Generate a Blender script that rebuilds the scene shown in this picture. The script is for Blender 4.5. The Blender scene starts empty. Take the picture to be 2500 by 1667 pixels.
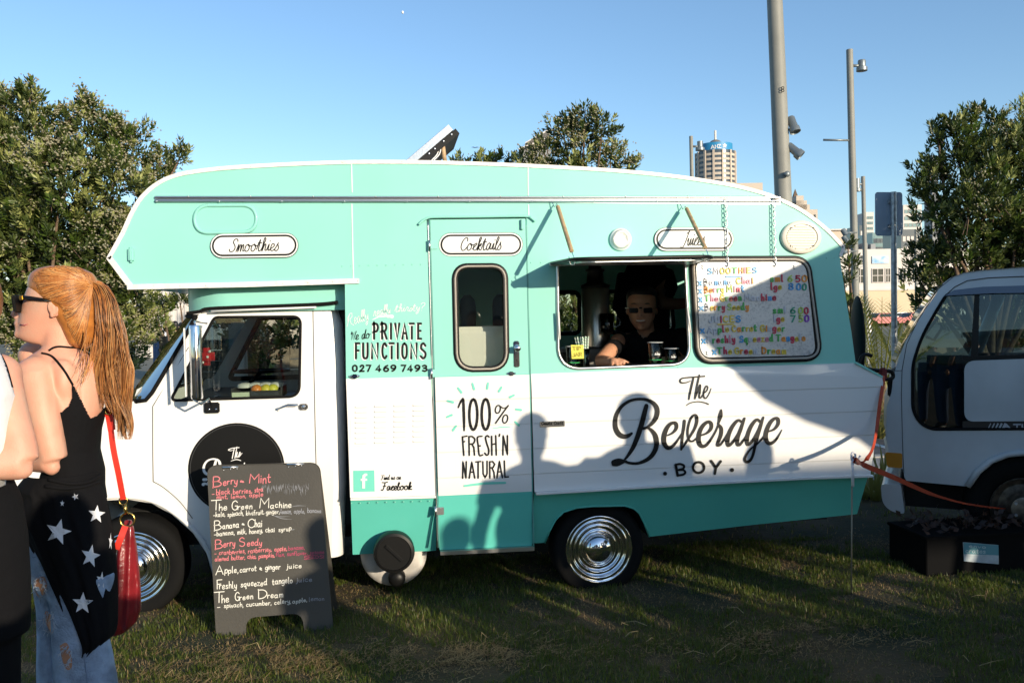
import bpy, bmesh, math, random
import numpy as np
from mathutils import Vector, Matrix
from mathutils.geometry import tessellate_polygon
from mathutils import noise as mnoise

# ------------------------------------------------------------------ camera, light, exposure
SC = bpy.context.scene
COL = SC.collection
F = 2083.3; CX, CY = 1250.0, 833.5                      # pinhole of the photograph (2500 x 1667)
CAM = np.array([0.0, -5.0, 1.68])
YAW, ROLL, PITCH = math.radians(8.0), math.radians(1.05), math.atan(59.5 / F)
_f = np.array([math.sin(YAW) * math.cos(PITCH), math.cos(YAW) * math.cos(PITCH), -math.sin(PITCH)])
_r0 = np.array([math.cos(YAW), -math.sin(YAW), 0.0]); _u0 = np.cross(_r0, _f)
_r = _r0 * math.cos(ROLL) - _u0 * math.sin(ROLL); _u = _u0 * math.cos(ROLL) + _r0 * math.sin(ROLL)
cam_d = bpy.data.cameras.new('camera'); cam = bpy.data.objects.new('camera', cam_d); COL.objects.link(cam)
cam_d.lens = 30.0; cam_d.sensor_width = 36.0; cam_d.clip_start = 0.05; cam_d.clip_end = 6000
cam.matrix_world = Matrix(((_r[0], _u[0], -_f[0], CAM[0]), (_r[1], _u[1], -_f[1], CAM[1]), (_r[2], _u[2], -_f[2], CAM[2]), (0, 0, 0, 1)))
SC.camera = cam
SUN = Vector((0.499, -0.841, 0.208)).normalized()
world = bpy.data.worlds.new('World'); SC.world = world; world.use_nodes = True
wn = world.node_tree.nodes; wl = world.node_tree.links
bg = wn['Background']; sky = wn.new('ShaderNodeTexSky'); sky.sky_type = 'NISHITA'; sky.sun_disc = False
sky.sun_elevation = math.asin(SUN.z); sky.sun_rotation = math.atan2(SUN.x, SUN.y)
sky.air_density = 1.0; sky.dust_density = 0.4; sky.ozone_density = 3.0; sky.altitude = 0
wl.new(sky.outputs[0], bg.inputs['Color']); bg.inputs['Strength'].default_value = 0.15
sun_d = bpy.data.lights.new('sun', 'SUN'); sun_d.energy = 3.8; sun_d.angle = math.radians(0.55); sun_d.color = (1.0, 0.86, 0.66)
sun_o = bpy.data.objects.new('sun', sun_d); COL.objects.link(sun_o); sun_o.location = SUN * 30
sun_o.rotation_euler = SUN.to_track_quat('Z', 'Y').to_euler()
SC.view_settings.view_transform = 'Standard'; SC.view_settings.look = 'None'
SC.view_settings.exposure = 0.60; SC.view_settings.gamma = 1.0
SC.cycles.use_denoising = True; SC.cycles.max_bounces = 8; SC.cycles.transparent_max_bounces = 12
SC.cycles.sample_clamp_indirect = 6.0

# ------------------------------------------------------------------ geometry helpers
R = random.Random(7)
def ray(px, py): return _f * F + _r * (px - CX) - _u * (py - CY)
def W(px, py, Y=0.0):
    d = ray(px, py); return Vector(CAM + d * ((Y - CAM[1]) / d[1]))
def WD(px, py, depth):                                   # point at a depth along the optical axis
    return Vector(CAM + ray(px, py) * (depth / F))
def G(px, py, Z=0.0):
    d = ray(px, py); return Vector(CAM + d * ((Z - CAM[2]) / d[2]))
def PR(p):
    v = np.array(p) - CAM; k = v @ _f
    return CX + F * (v @ _r) / k, CY - F * (v @ _u) / k
def base(px, depth):                                     # ground point under a picture column at a depth
    p = WD(px, 760, depth); return Vector((p.x, p.y, 0))

class MB:
    def __init__(s): s.v = []; s.f = []; s.m = []
    def add(s, v, f, m=0):
        o = len(s.v); s.v += [tuple(a) for a in v]; s.f += [tuple(i + o for i in q) for q in f]; s.m += [m] * len(f); return s
    def box(s, c, d, rot=None, m=0, bev=0.0):
        x, y, z = d[0] / 2, d[1] / 2, d[2] / 2
        if bev > 0:
            b = min(bev, x * .9, y * .9, z * .9); bm = bmesh.new(); bmesh.ops.create_cube(bm, size=1)
            for q in bm.verts: q.co = Vector((q.co.x * 2 * x, q.co.y * 2 * y, q.co.z * 2 * z))
            bmesh.ops.bevel(bm, geom=bm.edges[:], offset=b, segments=2, affect='EDGES')
            vs = [q.co.copy() for q in bm.verts]; fs = [[q.index for q in f.verts] for f in bm.faces]; bm.free()
        else:
            vs = [Vector((a * x, b * y, e * z)) for a in (-1, 1) for b in (-1, 1) for e in (-1, 1)]
            fs = [(0, 1, 3, 2), (4, 6, 7, 5), (0, 4, 5, 1), (2, 3, 7, 6), (0, 2, 6, 4), (1, 5, 7, 3)]
        if rot is not None: vs = [rot @ q for q in vs]
        return s.add([q + Vector(c) for q in vs], fs, m)
    def box2(s, a, b, m=0, bev=0.0):
        a, b = Vector(a), Vector(b); return s.box((a + b) / 2, [abs(q) for q in (b - a)], None, m, bev)
    def tube(s, pts, r, n=8, m=0, cap=True, flat=1.0):
        pts = [Vector(p) for p in pts]; rs = r if isinstance(r, (list, tuple)) else [r] * len(pts)
        vs = []; up = None
        for i, p in enumerate(pts):
            t = (pts[min(i + 1, len(pts) - 1)] - pts[max(i - 1, 0)])
            t = t.normalized() if t.length > 1e-9 else Vector((0, 0, 1))
            if up is None: up = t.orthogonal().normalized()
            else:
                up = up - t * up.dot(t); up = up.normalized() if up.length > 1e-6 else t.orthogonal().normalized()
            w = t.cross(up)
            for k in range(n):
                a = 2 * math.pi * k / n; vs.append(p + (up * math.cos(a) + w * math.sin(a) * flat) * rs[i])
        fs = [(i * n + k, i * n + (k + 1) % n, (i + 1) * n + (k + 1) % n, (i + 1) * n + k) for i in range(len(pts) - 1) for k in range(n)]
        if cap: fs += [tuple(range(n - 1, -1, -1)), tuple((len(pts) - 1) * n + k for k in range(n))]
        return s.add(vs, fs, m)
    def cyl(s, a, b, r, n=16, m=0, r2=None): return s.tube([a, b], [r, r if r2 is None else r2], n, m)
    def lathe(s, prof, c, axis=(0, 0, 1), n=32, m=0, sx=1.0):
        ax = Vector(axis).normalized(); u = ax.orthogonal().normalized()
        if abs(ax.z) < .5: u = Vector((0, 0, 1))
        w = ax.cross(u); c = Vector(c); vs = []
        for (r, h) in prof:
            for k in range(n):
                a = 2 * math.pi * k / n; vs.append(c + ax * h + (u * math.cos(a) + w * math.sin(a) * sx) * r)
        fs = [(i * n + k, i * n + (k + 1) % n, (i + 1) * n + (k + 1) % n, (i + 1) * n + k) for i in range(len(prof) - 1) for k in range(n)]
        return s.add(vs, fs, m)
    def ell(s, c, r, n=16, k=10, rot=None, m=0):
        c = Vector(c); vs = [Vector((0, 0, r[2]))]
        for i in range(1, k):
            t = math.pi * i / k
            for j in range(n):
                a = 2 * math.pi * j / n; vs.append(Vector((r[0] * math.sin(t) * math.cos(a), r[1] * math.sin(t) * math.sin(a), r[2] * math.cos(t))))
        vs.append(Vector((0, 0, -r[2]))); L = len(vs) - 1
        fs = [(0, 1 + j, 1 + (j + 1) % n) for j in range(n)]
        for i in range(k - 2):
            for j in range(n):
                a = 1 + i * n; fs.append((a + j, a + n + j, a + n + (j + 1) % n, a + (j + 1) % n))
        a = 1 + (k - 2) * n; fs += [(L, a + (j + 1) % n, a + j) for j in range(n)]
        if rot is not None: vs = [rot @ q for q in vs]
        return s.add([q + c for q in vs], fs, m)
    def torus(s, c, R_, r, axis=(0, 1, 0), n=28, k=8, m=0, sx=1.0):
        ax = Vector(axis).normalized(); u = Vector((0, 0, 1)) if abs(ax.z) < .5 else Vector((1, 0, 0)); w = ax.cross(u)
        P = [Vector(c) + u * R_ * math.cos(2 * math.pi * i / n) + w * R_ * sx * math.sin(2 * math.pi * i / n) for i in range(n + 1)]
        return s.tube(P, r, k, m, cap=False)
    def loft(s, rows, n=24, m=0, sq=1.0):                  # rows: (py, left px, right px, Y, half depth)
        vs = []
        for (py, xl, xr, Y, hd) in rows:
            a = W(xl, py, Y); b = W(xr, py, Y); c = (a + b) / 2; hw = (b - a).length / 2
            for k in range(n):
                t = 2 * math.pi * k / n; cs, sn = math.cos(t), math.sin(t)
                cs = math.copysign(abs(cs) ** sq, cs); sn = math.copysign(abs(sn) ** sq, sn)
                vs.append(c + Vector((hw * cs, hd * sn, 0)))
        fs = [(i * n + k, (i + 1) * n + k, (i + 1) * n + (k + 1) % n, i * n + (k + 1) % n) for i in range(len(rows) - 1) for k in range(n)]
        fs += [tuple(range(n)), tuple((len(rows) - 1) * n + k for k in range(n - 1, -1, -1))]
        return s.add(vs, fs, m)
    def build(s, name, mats, parent=None, smooth=False, angle=None):
        me = bpy.data.meshes.new(name); me.from_pydata(s.v, [], s.f)
        for q in (mats if isinstance(mats, (list, tuple)) else [mats]): me.materials.append(q)
        if any(s.m): me.polygons.foreach_set('material_index', s.m)
        return link(name, me, parent, smooth, angle)

LOCAL = False                                              # True while a thing is modelled in its own frame
def link(name, me, parent=None, smooth=False, angle=None):
    o = bpy.data.objects.new(name, me); COL.objects.link(o)
    if parent is not None:
        o.parent = parent
        if not LOCAL: o.matrix_parent_inverse = WORLD_INV(parent)
    if smooth:
        me.polygons.foreach_set('use_smooth', [True] * len(me.polygons))
        if angle is not None:
            try: me.set_sharp_from_angle(angle=math.radians(angle))
            except Exception: pass
    me.update(); return o
def WORLD_INV(p):                                          # parts are modelled in world space; only things are Empties
    return (Matrix.Translation(p.location) @ p.rotation_euler.to_matrix().to_4x4()).inverted() if p.type == 'EMPTY' else Matrix()
def tag(o, label, cat, group=None):
    o['label'] = label; o['category'] = cat
    if group: o['group'] = group
    return o
def thing(name, label, cat, loc=(0, 0, 0), group=None):
    o = bpy.data.objects.new(name, None); COL.objects.link(o); o.location = Vector(loc); o.empty_display_size = .1
    return tag(o, label, cat, group)
def struct(o): o['kind'] = 'structure'; return o
def stuff(o, label=None, cat=None):
    o['kind'] = 'stuff'
    if label: o['label'] = label
    if cat: o['category'] = cat
    return o

def smoothline(pts, k=6):                                  # Catmull-Rom through points of any size
    P = [np.array(p, float) for p in pts]
    if len(P) < 3: return P
    out = []
    for i in range(len(P) - 1):
        a = P[max(i - 1, 0)]; b = P[i]; c = P[i + 1]; d = P[min(i + 2, len(P) - 1)]
        for j in range(k):
            t = j / k; out.append(.5 * ((2 * b) + (c - a) * t + (2 * a - 5 * b + 4 * c - d) * t * t + (3 * b - a - 3 * c + d) * t ** 3))
    out.append(P[-1]); return out
def fillet(pts, r, n=6):
    """2D polygon with rounded corners; r a number or one per corner"""
    out = []; L = len(pts)
    for i in range(L):
        rr = r[i] if isinstance(r, (list, tuple)) else r
        p = np.array(pts[i], float); a = np.array(pts[i - 1], float) - p; b = np.array(pts[(i + 1) % L], float) - p
        la, lb = np.linalg.norm(a), np.linalg.norm(b)
        if rr <= 0: out.append(tuple(p)); continue
        a /= la; b /= lb; d = min(rr, la * .48, lb * .48)
        p0, p2 = p + a * d, p + b * d
        for j in range(n + 1):
            t = j / n; q = (1 - t) ** 2 * p0 + 2 * (1 - t) * t * (p * .86 + (p0 + p2) * .07) + t * t * p2; out.append(tuple(q))
    return out
def xz(pts, Y=0.0):
    o = []
    for p in pts:
        q = W(p[0], p[1], Y); o.append((q.x, q.z))
    return o
def panel(name, outer, holes, mat, parent, y0=0.0, th=0.02, yf=None, zcuts=(), xcuts=(), smooth=False, angle=40, mats=None, mfun=None):
    """a plate in the x-z plane: outline + holes, thickness th towards +y, pushed by yf(x,z)"""
    loops = [list(outer)] + [list(h) for h in holes]
    flat = [p for l in loops for p in l]
    tris = tessellate_polygon([[Vector((p[0], p[1], 0)) for p in l] for l in loops])
    bm = bmesh.new(); vs = [bm.verts.new((p[0], 0, p[1])) for p in flat]
    for t in tris:
        try: bm.faces.new([vs[i] for i in t])
        except ValueError: pass
    for z in zcuts: bmesh.ops.bisect_plane(bm, geom=bm.verts[:] + bm.edges[:] + bm.faces[:], plane_co=(0, 0, z), plane_no=(0, 0, 1))
    for x in xcuts: bmesh.ops.bisect_plane(bm, geom=bm.verts[:] + bm.edges[:] + bm.faces[:], plane_co=(x, 0, 0), plane_no=(1, 0, 0))
    bmesh.ops.recalc_face_normals(bm, faces=bm.faces[:])
    ex = bmesh.ops.extrude_face_region(bm, geom=bm.faces[:])
    for q in ex['geom']:
        if isinstance(q, bmesh.types.BMVert): q.co.y += th
    for q in bm.verts: q.co.y += y0 + (yf(q.co.x, q.co.z) if yf else 0)
    bmesh.ops.recalc_face_normals(bm, faces=bm.faces[:])
    me = bpy.data.meshes.new(name); bm.to_mesh(me); bm.free()
    for q in (mats or [mat]): me.materials.append(q)
    if mfun:
        for f in me.polygons: f.material_index = mfun(f.center)
    return link(name, me, parent, smooth, angle)
def ringtube(mb, loop2, y, r, n=8, m=0, flat=1.0):
    P = [Vector((p[0], y, p[1])) for p in loop2] + [Vector((loop2[0][0], y, loop2[0][1]))]
    mb.tube(P, r, n, m, cap=False, flat=flat)
def inset2(loop, d):
    L = len(loop); out = []
    A = sum(loop[i][0] * loop[(i + 1) % L][1] - loop[(i + 1) % L][0] * loop[i][1] for i in range(L)); sg = 1 if A > 0 else -1
    for i in range(L):
        a = np.array(loop[i - 1]); b = np.array(loop[i]); c = np.array(loop[(i + 1) % L])
        t = (c - a); t = t / (np.linalg.norm(t) + 1e-9); nrm = np.array([-t[1], t[0]]) * sg
        out.append(tuple(b + nrm * d))
    return out
def remesh(mb, voxel, smooth=4, mats=()):
    me = bpy.data.meshes.new('tmp'); me.from_pydata(mb.v, [], mb.f); me.update()
    bm = bmesh.new(); bm.from_mesh(me); bmesh.ops.recalc_face_normals(bm, faces=bm.faces[:]); bm.to_mesh(me); bm.free()
    o = bpy.data.objects.new('tmp', me); COL.objects.link(o)
    md = o.modifiers.new('r', 'REMESH'); md.mode = 'VOXEL'; md.voxel_size = voxel; md.use_smooth_shade = True
    if smooth:
        s = o.modifiers.new('s', 'SMOOTH'); s.factor = .6; s.iterations = smooth
    dg = bpy.context.evaluated_depsgraph_get(); dg.update()
    out = bpy.data.meshes.new_from_object(o.evaluated_get(dg), depsgraph=dg)
    bpy.data.objects.remove(o); bpy.data.meshes.remove(me)
    out.materials.clear()
    for q in mats: out.materials.append(q)
    out.polygons.foreach_set('use_smooth', [True] * len(out.polygons)); return out

# ------------------------------------------------------------------ materials
def mat(name, col, rough=.5, metal=0., var=0., vscale=8., bump=0., bscale=60., coat=0., spec=.5, col2=None, sheen=0., trans=0., emit=0., sub=0.):
    m = bpy.data.materials.new(name); m.use_nodes = True; nt = m.node_tree; b = nt.nodes['Principled BSDF']
    b.inputs['Base Color'].default_value = (*col, 1); b.inputs['Roughness'].default_value = rough; b.inputs['Metallic'].default_value = metal
    b.inputs['Specular IOR Level'].default_value = spec
    if coat: b.inputs['Coat Weight'].default_value = coat; b.inputs['Coat Roughness'].default_value = .04
    if sub: b.inputs['Subsurface Weight'].default_value = sub; b.inputs['Subsurface Radius'].default_value = (.02, .006, .003); b.inputs['Subsurface Scale'].default_value = .5
    if trans: b.inputs['Transmission Weight'].default_value = trans
    if sheen: b.inputs['Sheen Weight'].default_value = sheen
    tc = None
    if var or col2 or bump:
        tc = nt.nodes.new('ShaderNodeTexCoord')
    if var or col2:
        nz = nt.nodes.new('ShaderNodeTexNoise'); nz.inputs['Scale'].default_value = vscale; nz.inputs['Detail'].default_value = 5
        nt.links.new(tc.outputs['Object'], nz.inputs['Vector'])
        mx = nt.nodes.new('ShaderNodeMix'); mx.data_type = 'RGBA'
        c2 = col2 if col2 else tuple(min(1, c * (1 - var)) for c in col); c1 = col if col2 else tuple(min(1, c * (1 + var)) for c in col)
        mx.inputs['A'].default_value = (*c1, 1); mx.inputs['B'].default_value = (*c2, 1)
        rp = nt.nodes.new('ShaderNodeMapRange'); rp.inputs['From Min'].default_value = .35; rp.inputs['From Max'].default_value = .65
        nt.links.new(nz.outputs['Fac'], rp.inputs['Value']); nt.links.new(rp.outputs['Result'], mx.inputs['Factor'])
        nt.links.new(mx.outputs['Result'], b.inputs['Base Color'])
    if bump:
        n2 = nt.nodes.new('ShaderNodeTexNoise'); n2.inputs['Scale'].default_value = bscale; n2.inputs['Detail'].default_value = 4
        bp = nt.nodes.new('ShaderNodeBump'); bp.inputs['Strength'].default_value = bump; bp.inputs['Distance'].default_value = .01
        nt.links.new(tc.outputs['Object'], n2.inputs['Vector']); nt.links.new(n2.outputs['Fac'], bp.inputs['Height']); nt.links.new(bp.outputs['Normal'], b.inputs['Normal'])
    return m
def glassmat(name, tint=(.9, .95, .93), refl=1.0, ior=1.5):
    m = bpy.data.materials.new(name); m.use_nodes = True; nt = m.node_tree; nt.nodes.clear()
    out = nt.nodes.new('ShaderNodeOutputMaterial'); tr = nt.nodes.new('ShaderNodeBsdfTransparent'); gl = nt.nodes.new('ShaderNodeBsdfGlossy')
    fr = nt.nodes.new('ShaderNodeFresnel'); mx = nt.nodes.new('ShaderNodeMixShader')
    tr.inputs['Color'].default_value = (*tint, 1); gl.inputs['Roughness'].default_value = .01; fr.inputs['IOR'].default_value = ior
    gl.inputs['Color'].default_value = (refl, refl, refl, 1)
    nt.links.new(fr.outputs[0], mx.inputs[0]); nt.links.new(tr.outputs[0], mx.inputs[1]); nt.links.new(gl.outputs[0], mx.inputs[2]); nt.links.new(mx.outputs[0], out.inputs['Surface'])
    return m
def leafmat(name, c1, c2, scale=3., transl=.35, rough=.45):
    m = bpy.data.materials.new(name); m.use_nodes = True; nt = m.node_tree; b = nt.nodes['Principled BSDF']; out = nt.nodes['Material Output']
    gi = nt.nodes.new('ShaderNodeNewGeometry'); nz = nt.nodes.new('ShaderNodeTexNoise'); nz.inputs['Scale'].default_value = scale
    nt.links.new(gi.outputs['Position'], nz.inputs['Vector'])
    ad = nt.nodes.new('ShaderNodeMath'); ad.operation = 'MULTIPLY_ADD'; ad.inputs[1].default_value = .6; nt.links.new(gi.outputs['Random Per Island'], ad.inputs[0]); 
    mr = nt.nodes.new('ShaderNodeMapRange'); mr.inputs['From Min'].default_value = .3; mr.inputs['From Max'].default_value = .7; mr.inputs['To Max'].default_value = .4
    nt.links.new(nz.outputs['Fac'], mr.inputs['Value']); nt.links.new(mr.outputs['Result'], ad.inputs[2])
    mx = nt.nodes.new('ShaderNodeMix'); mx.data_type = 'RGBA'; mx.inputs['A'].default_value = (*c1, 1); mx.inputs['B'].default_value = (*c2, 1)
    nt.links.new(ad.outputs[0], mx.inputs['Factor']); nt.links.new(mx.outputs['Result'], b.inputs['Base Color'])
    b.inputs['Roughness'].default_value = rough
    tl = nt.nodes.new('ShaderNodeBsdfTranslucent'); nt.links.new(mx.outputs['Result'], tl.inputs['Color'])
    ms = nt.nodes.new('ShaderNodeMixShader'); ms.inputs[0].default_value = transl
    nt.links.new(b.outputs[0], ms.inputs[1]); nt.links.new(tl.outputs[0], ms.inputs[2]); nt.links.new(ms.outputs[0], out.inputs['Surface'])
    return m
MINT = mat('mint_paint', (.265, .625, .535), .42, var=.03, vscale=1.5, bump=.03, bscale=3., coat=.2, spec=.25)
TURQ = mat('turquoise_tone', (.105, .50, .415), .36, var=.05, vscale=1.5, bump=.04, bscale=3., coat=.25, spec=.3)  # deeper, more saturated tone than the mint, for skirt and door bottom
WHITE = mat('white_paint', (.80, .79, .765), .3, var=.02, vscale=2., bump=.02, bscale=3., coat=.5)
WHITE2 = mat('white_gelcoat', (.78, .77, .75), .25, bump=.04, bscale=2.2, coat=.7)
TRIM = mat('white_trim', (.78, .74, .70), .4, var=.12, vscale=30.)
BLACK = mat('black_vinyl', (.006, .006, .006), .42, spec=.25)
RUBBER = mat('rubber', (.007, .007, .007), .85, spec=.15, bump=.15, bscale=200)
CHROME = mat('chrome', (.75, .75, .76), .06, 1.0)
ALU = mat('aluminium', (.62, .63, .64), .3, 1.0, bump=.05)
RIMS = mat('worn_rim', (.16, .13, .10), .45, .6, var=.4, vscale=25)
STEEL = mat('galvanised_steel', (.42, .44, .46), .45, .7, var=.25, vscale=20)
WOOD = mat('wood_dowel', (.45, .30, .16), .6, var=.2, vscale=30)
GLASS = glassmat('clear_glass', (.80, .84, .82))
DGLASS = glassmat('tinted_glass', (.42, .46, .45))
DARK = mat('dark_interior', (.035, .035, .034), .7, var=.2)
# ------------------------------------------------------------------ stroke lettering (cap height 1, x-height .52)
_G = {
'A': '-0,0 30,100 60,0;-12,36 48,36', 'B': '5,100 5,0 5,0 40,4 56,24 38,50 5,52 5,52 34,56 46,76 32,98 5,100',
'C': '56,82 36,100 12,84 4,50 12,16 36,0 58,16', 'D': '5,0 5,100 5,100 38,94 58,66 58,34 38,6 5,0', 'E': '-52,100 5,100 5,0 54,0;-5,52 44,52',
'F': '-52,100 5,100 5,0;-5,52 42,52', 'G': '56,82 36,100 12,84 4,50 12,16 36,0 56,14 56,44 56,44 36,44', 'H': '-5,100 5,0;-53,100 53,0;-5,50 53,50',
'I': '-5,100 5,0', 'J': '40,100 40,24 26,2 8,6 2,22', 'K': '-5,100 5,0;-50,100 5,45;-18,58 54,0', 'L': '-5,100 5,0 50,0', 'M': '-5,0 8,100 38,40 68,100 72,0',
'N': '-5,0 5,100 53,0 53,100', 'O': '30,100 8,84 3,50 8,16 30,0 52,16 57,50 52,84 30,100', 'P': '5,0 5,100 5,100 40,96 54,74 38,50 5,48',
'Q': '30,100 8,84 3,50 8,16 30,0 52,16 57,50 52,84 30,100;-36,22 60,-8', 'R': '5,0 5,100 5,100 38,97 50,76 38,54 5,52;-26,52 54,0',
'S': '52,84 32,100 10,88 8,66 30,52 52,36 50,12 28,0 4,14', 'T': '-0,100 60,100;-30,100 30,0', 'U': '5,100 5,26 14,4 30,0 46,4 55,26 55,100',
'V': '-0,100 30,0 60,100', 'W': '-0,100 20,0 40,80 60,0 80,100', 'X': '-0,100 55,0;-55,100 0,0', 'Y': '-0,100 28,50 56,100;-28,50 28,0', 'Z': '-2,100 52,100 0,0 56,0',
'a': '40,46 22,54 5,40 4,14 18,0 36,14 42,50;42,52 40,12 50,0', 'b': '5,100 5,0;5,36 20,54 40,44 42,14 24,0 5,12', 'c': '38,44 22,54 5,40 4,14 18,0 38,8',
'd': '40,44 22,54 5,40 4,14 18,0 36,12 42,40;42,100 41,12 50,0', 'e': '5,26 36,30 36,30 34,50 18,54 4,34 6,10 20,0 40,10', 'f': '38,92 24,98 16,84 14,0;-2,54 32,54',
'g': '40,46 22,54 5,40 4,16 18,4 36,16 42,50;42,52 40,-14 24,-32 4,-22', 'h': '5,100 5,0;5,30 20,52 34,48 38,0', 'i': '-6,52 6,0;-6,72 7,76', 'j': '16,52 14,-20 0,-30;-16,72 17,76',
'k': '5,100 5,0;-34,52 5,20;-16,28 38,0', 'l': '5,100 5,10 14,0', 'm': '5,52 5,0;5,30 16,52 27,46 28,0;28,30 40,52 52,46 54,0', 'n': '5,52 5,0;5,30 18,52 32,46 35,0',
'o': '22,54 5,42 4,14 20,0 38,12 38,40 22,54', 'p': '5,52 3,-32;5,34 20,54 38,44 38,14 22,0 5,12', 'q': '38,46 22,54 5,40 4,14 18,0 34,14 40,50;40,52 38,-32 46,-24',
'r': '5,52 5,0;5,28 16,50 32,50', 's': '34,46 18,54 6,42 20,28 34,14 22,0 2,8', 't': '14,88 12,14 22,0 32,6;-0,56 32,56', 'u': '5,52 5,12 18,0 32,12 36,52;36,52 36,8 44,0',
'v': '-2,52 18,0 36,52', 'w': '-2,52 14,0 26,40 40,0 52,52', 'x': '-2,52 36,0;-36,52 2,0', 'y': '5,52 8,20 20,6 34,18 38,52;38,52 34,-14 20,-32 2,-24', 'z': '-2,52 36,52 0,0 38,0',
'0': '30,100 8,84 3,50 8,16 30,0 52,16 57,50 52,84 30,100', '1': '-5,78 26,100 26,0', '2': '5,78 18,98 40,98 50,76 38,48 2,0 2,0 54,0', '3': '4,88 26,100 48,86 44,60 22,53 22,53 48,44 54,18 30,0 4,10',
'4': '-42,0 42,100 2,28 58,28', '5': '50,100 10,100 10,100 8,56 8,56 34,62 54,40 46,10 24,0 4,8', '6': '46,96 20,76 5,34 14,4 38,0 54,22 46,48 24,54 7,36', '7': '-2,100 54,100 20,0',
'8': '30,100 10,86 14,62 46,42 54,16 30,0 6,16 14,42 46,62 50,86 30,100', '9': '52,64 36,46 12,52 5,78 22,100 46,94 54,66 40,24 16,2', ',': '6,8 0,-14', '.': '-4,0 5,4', '-': '-0,30 34,30', "'": '-6,100 3,80',
'!': '-5,100 5,28;-5,4 6,0', '?': '4,82 20,100 44,92 42,66 24,48 22,26;-22,4 23,0', '&': '40,30 20,54 8,40 30,10 48,6;-6,22 44,34', '%': '-4,0 56,100;14,96 4,84 8,64 20,64 24,82 14,96;46,36 36,24 40,4 52,4 56,20 46,36', '/': '-0,0 26,100'}
# cursive capitals and letters used by the painted script
_S = dict(_G)
_S.update({'S': '58,80 50,98 30,96 22,74 38,50 44,24 28,2 6,4 0,20', 'C': '56,74 52,96 34,98 14,70 10,30 26,2 46,6 60,26', 'J': '30,86 52,100 50,100 38,50 26,6 10,-14 -6,-8',
'F': '6,96 40,94 66,102;40,94 32,40 18,2 2,8;22,50 50,54', 'm': '0,0 10,48 14,52 14,0 24,46 34,50 34,0 44,46 54,48 54,6 64,8', 'o': '24,54 8,42 6,12 20,0 36,14 36,44 24,54 34,40 50,44',
't': '0,14 18,90 16,14 26,0 38,10;-4,62 32,64', 'h': '0,10 22,80 18,100 10,90 8,0 20,44 32,50 32,8 46,6', 'i': '0,8 12,52 12,8 24,6;-14,74 15,77', 'e': '0,10 30,36 24,54 10,48 6,14 20,0 38,12',
's': '0,6 22,56 20,50 32,20 20,0 4,4', 'c': '0,10 28,46 22,54 8,40 8,10 22,0 36,8', 'k': '0,10 22,84 18,100 10,86 8,0 20,40 32,50 28,34 14,26 28,2 40,6', 'a': '34,44 20,54 6,38 6,10 20,2 34,50 34,10 48,8',
'l': '0,10 22,82 16,100 8,80 8,10 22,2', 'u': '0,30 8,52 8,10 20,2 32,50 32,8 44,8', 'R': '-10,40 10,70 40,100 62,98 64,70 34,50 34,50 50,10 80,-6;30,92 12,30 -4,-2', 'y': '0,30 8,52 10,16 24,10 36,50 30,-20 14,-36 8,-20 40,6',
'r': '0,8 14,56 20,50 30,48 28,10 40,6', 'W': '-6,70 10,98 18,80 14,4 38,90 38,4 60,96', 'b': '0,10 22,84 18,100 10,86 8,6 24,0 34,24 24,44', 'd': '34,44 20,54 6,38 6,10 20,2 34,50 44,104 34,10 48,8',
'n': '0,0 10,48 12,0 24,46 34,48 34,6 46,8', 'B': '20,84 6,60 20,90 52,100 66,80 44,54 44,54 64,36 54,6 20,0;36,92 24,40 10,0', 'v': '0,40 10,52 14,0 30,52 44,44', 'g': '34,44 20,54 6,38 6,14 20,6 36,50 28,-20 14,-36 8,-20 44,8', 'T': '0,86 10,98 60,100;34,98 26,50 16,0'})
def glyph(font, ch):
    g = (_S if font == 'script' else _G).get(ch)
    if g is None: return [], 30
    out = []; mx = 0
    for st in g.split(';'):
        straight = st.startswith('-') and not st[1:2] == ''
        if straight: st = st[1:]
        pts = [tuple(float(q) / 100 for q in p.split(',')) for p in st.split(' ')]
        mx = max(mx, max(p[0] for p in pts)); out.append((straight, pts))
    return out, mx * 100
def layout(text, p0, p1, h, font='hand', slant=0., jit=0., gap=.14, space=.34, lc=1.0):
    """strokes of a text fitted between two picture points; returns [(char, [polyline])]"""
    p0, p1 = np.array(p0, float), np.array(p1, float)
    pos = []; x = 0
    for ch in text:
        if ch == ' ': x += space; continue
        g, w = glyph(font, ch); pos.append((ch, x, g)); x += w / 100 + (gap if font != 'script' else gap)
    x -= gap; d = (p1 - p0); L = np.linalg.norm(d); t = d / L; n = np.array([t[1], -t[0]]); sx = L / max(x, 1e-6)
    rr = random.Random(sum(map(ord, text))); out = []
    for ch, gx, g in pos:
        jy = rr.uniform(-jit, jit); js = 1 + rr.uniform(-jit, jit) * .8; pl = []
        k = lc if ch.islower() else 1.0
        for straight, pts in g:
            q = [(gx + a * js, b * js * k + jy) for a, b in pts]
            if not straight: q = [tuple(v) for v in smoothline(q, 5)]
            pl.append([p0 + t * ((a) * sx + slant * b * h) + n * b * h for a, b in q])
        out.append((ch, pl))
    return out
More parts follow.
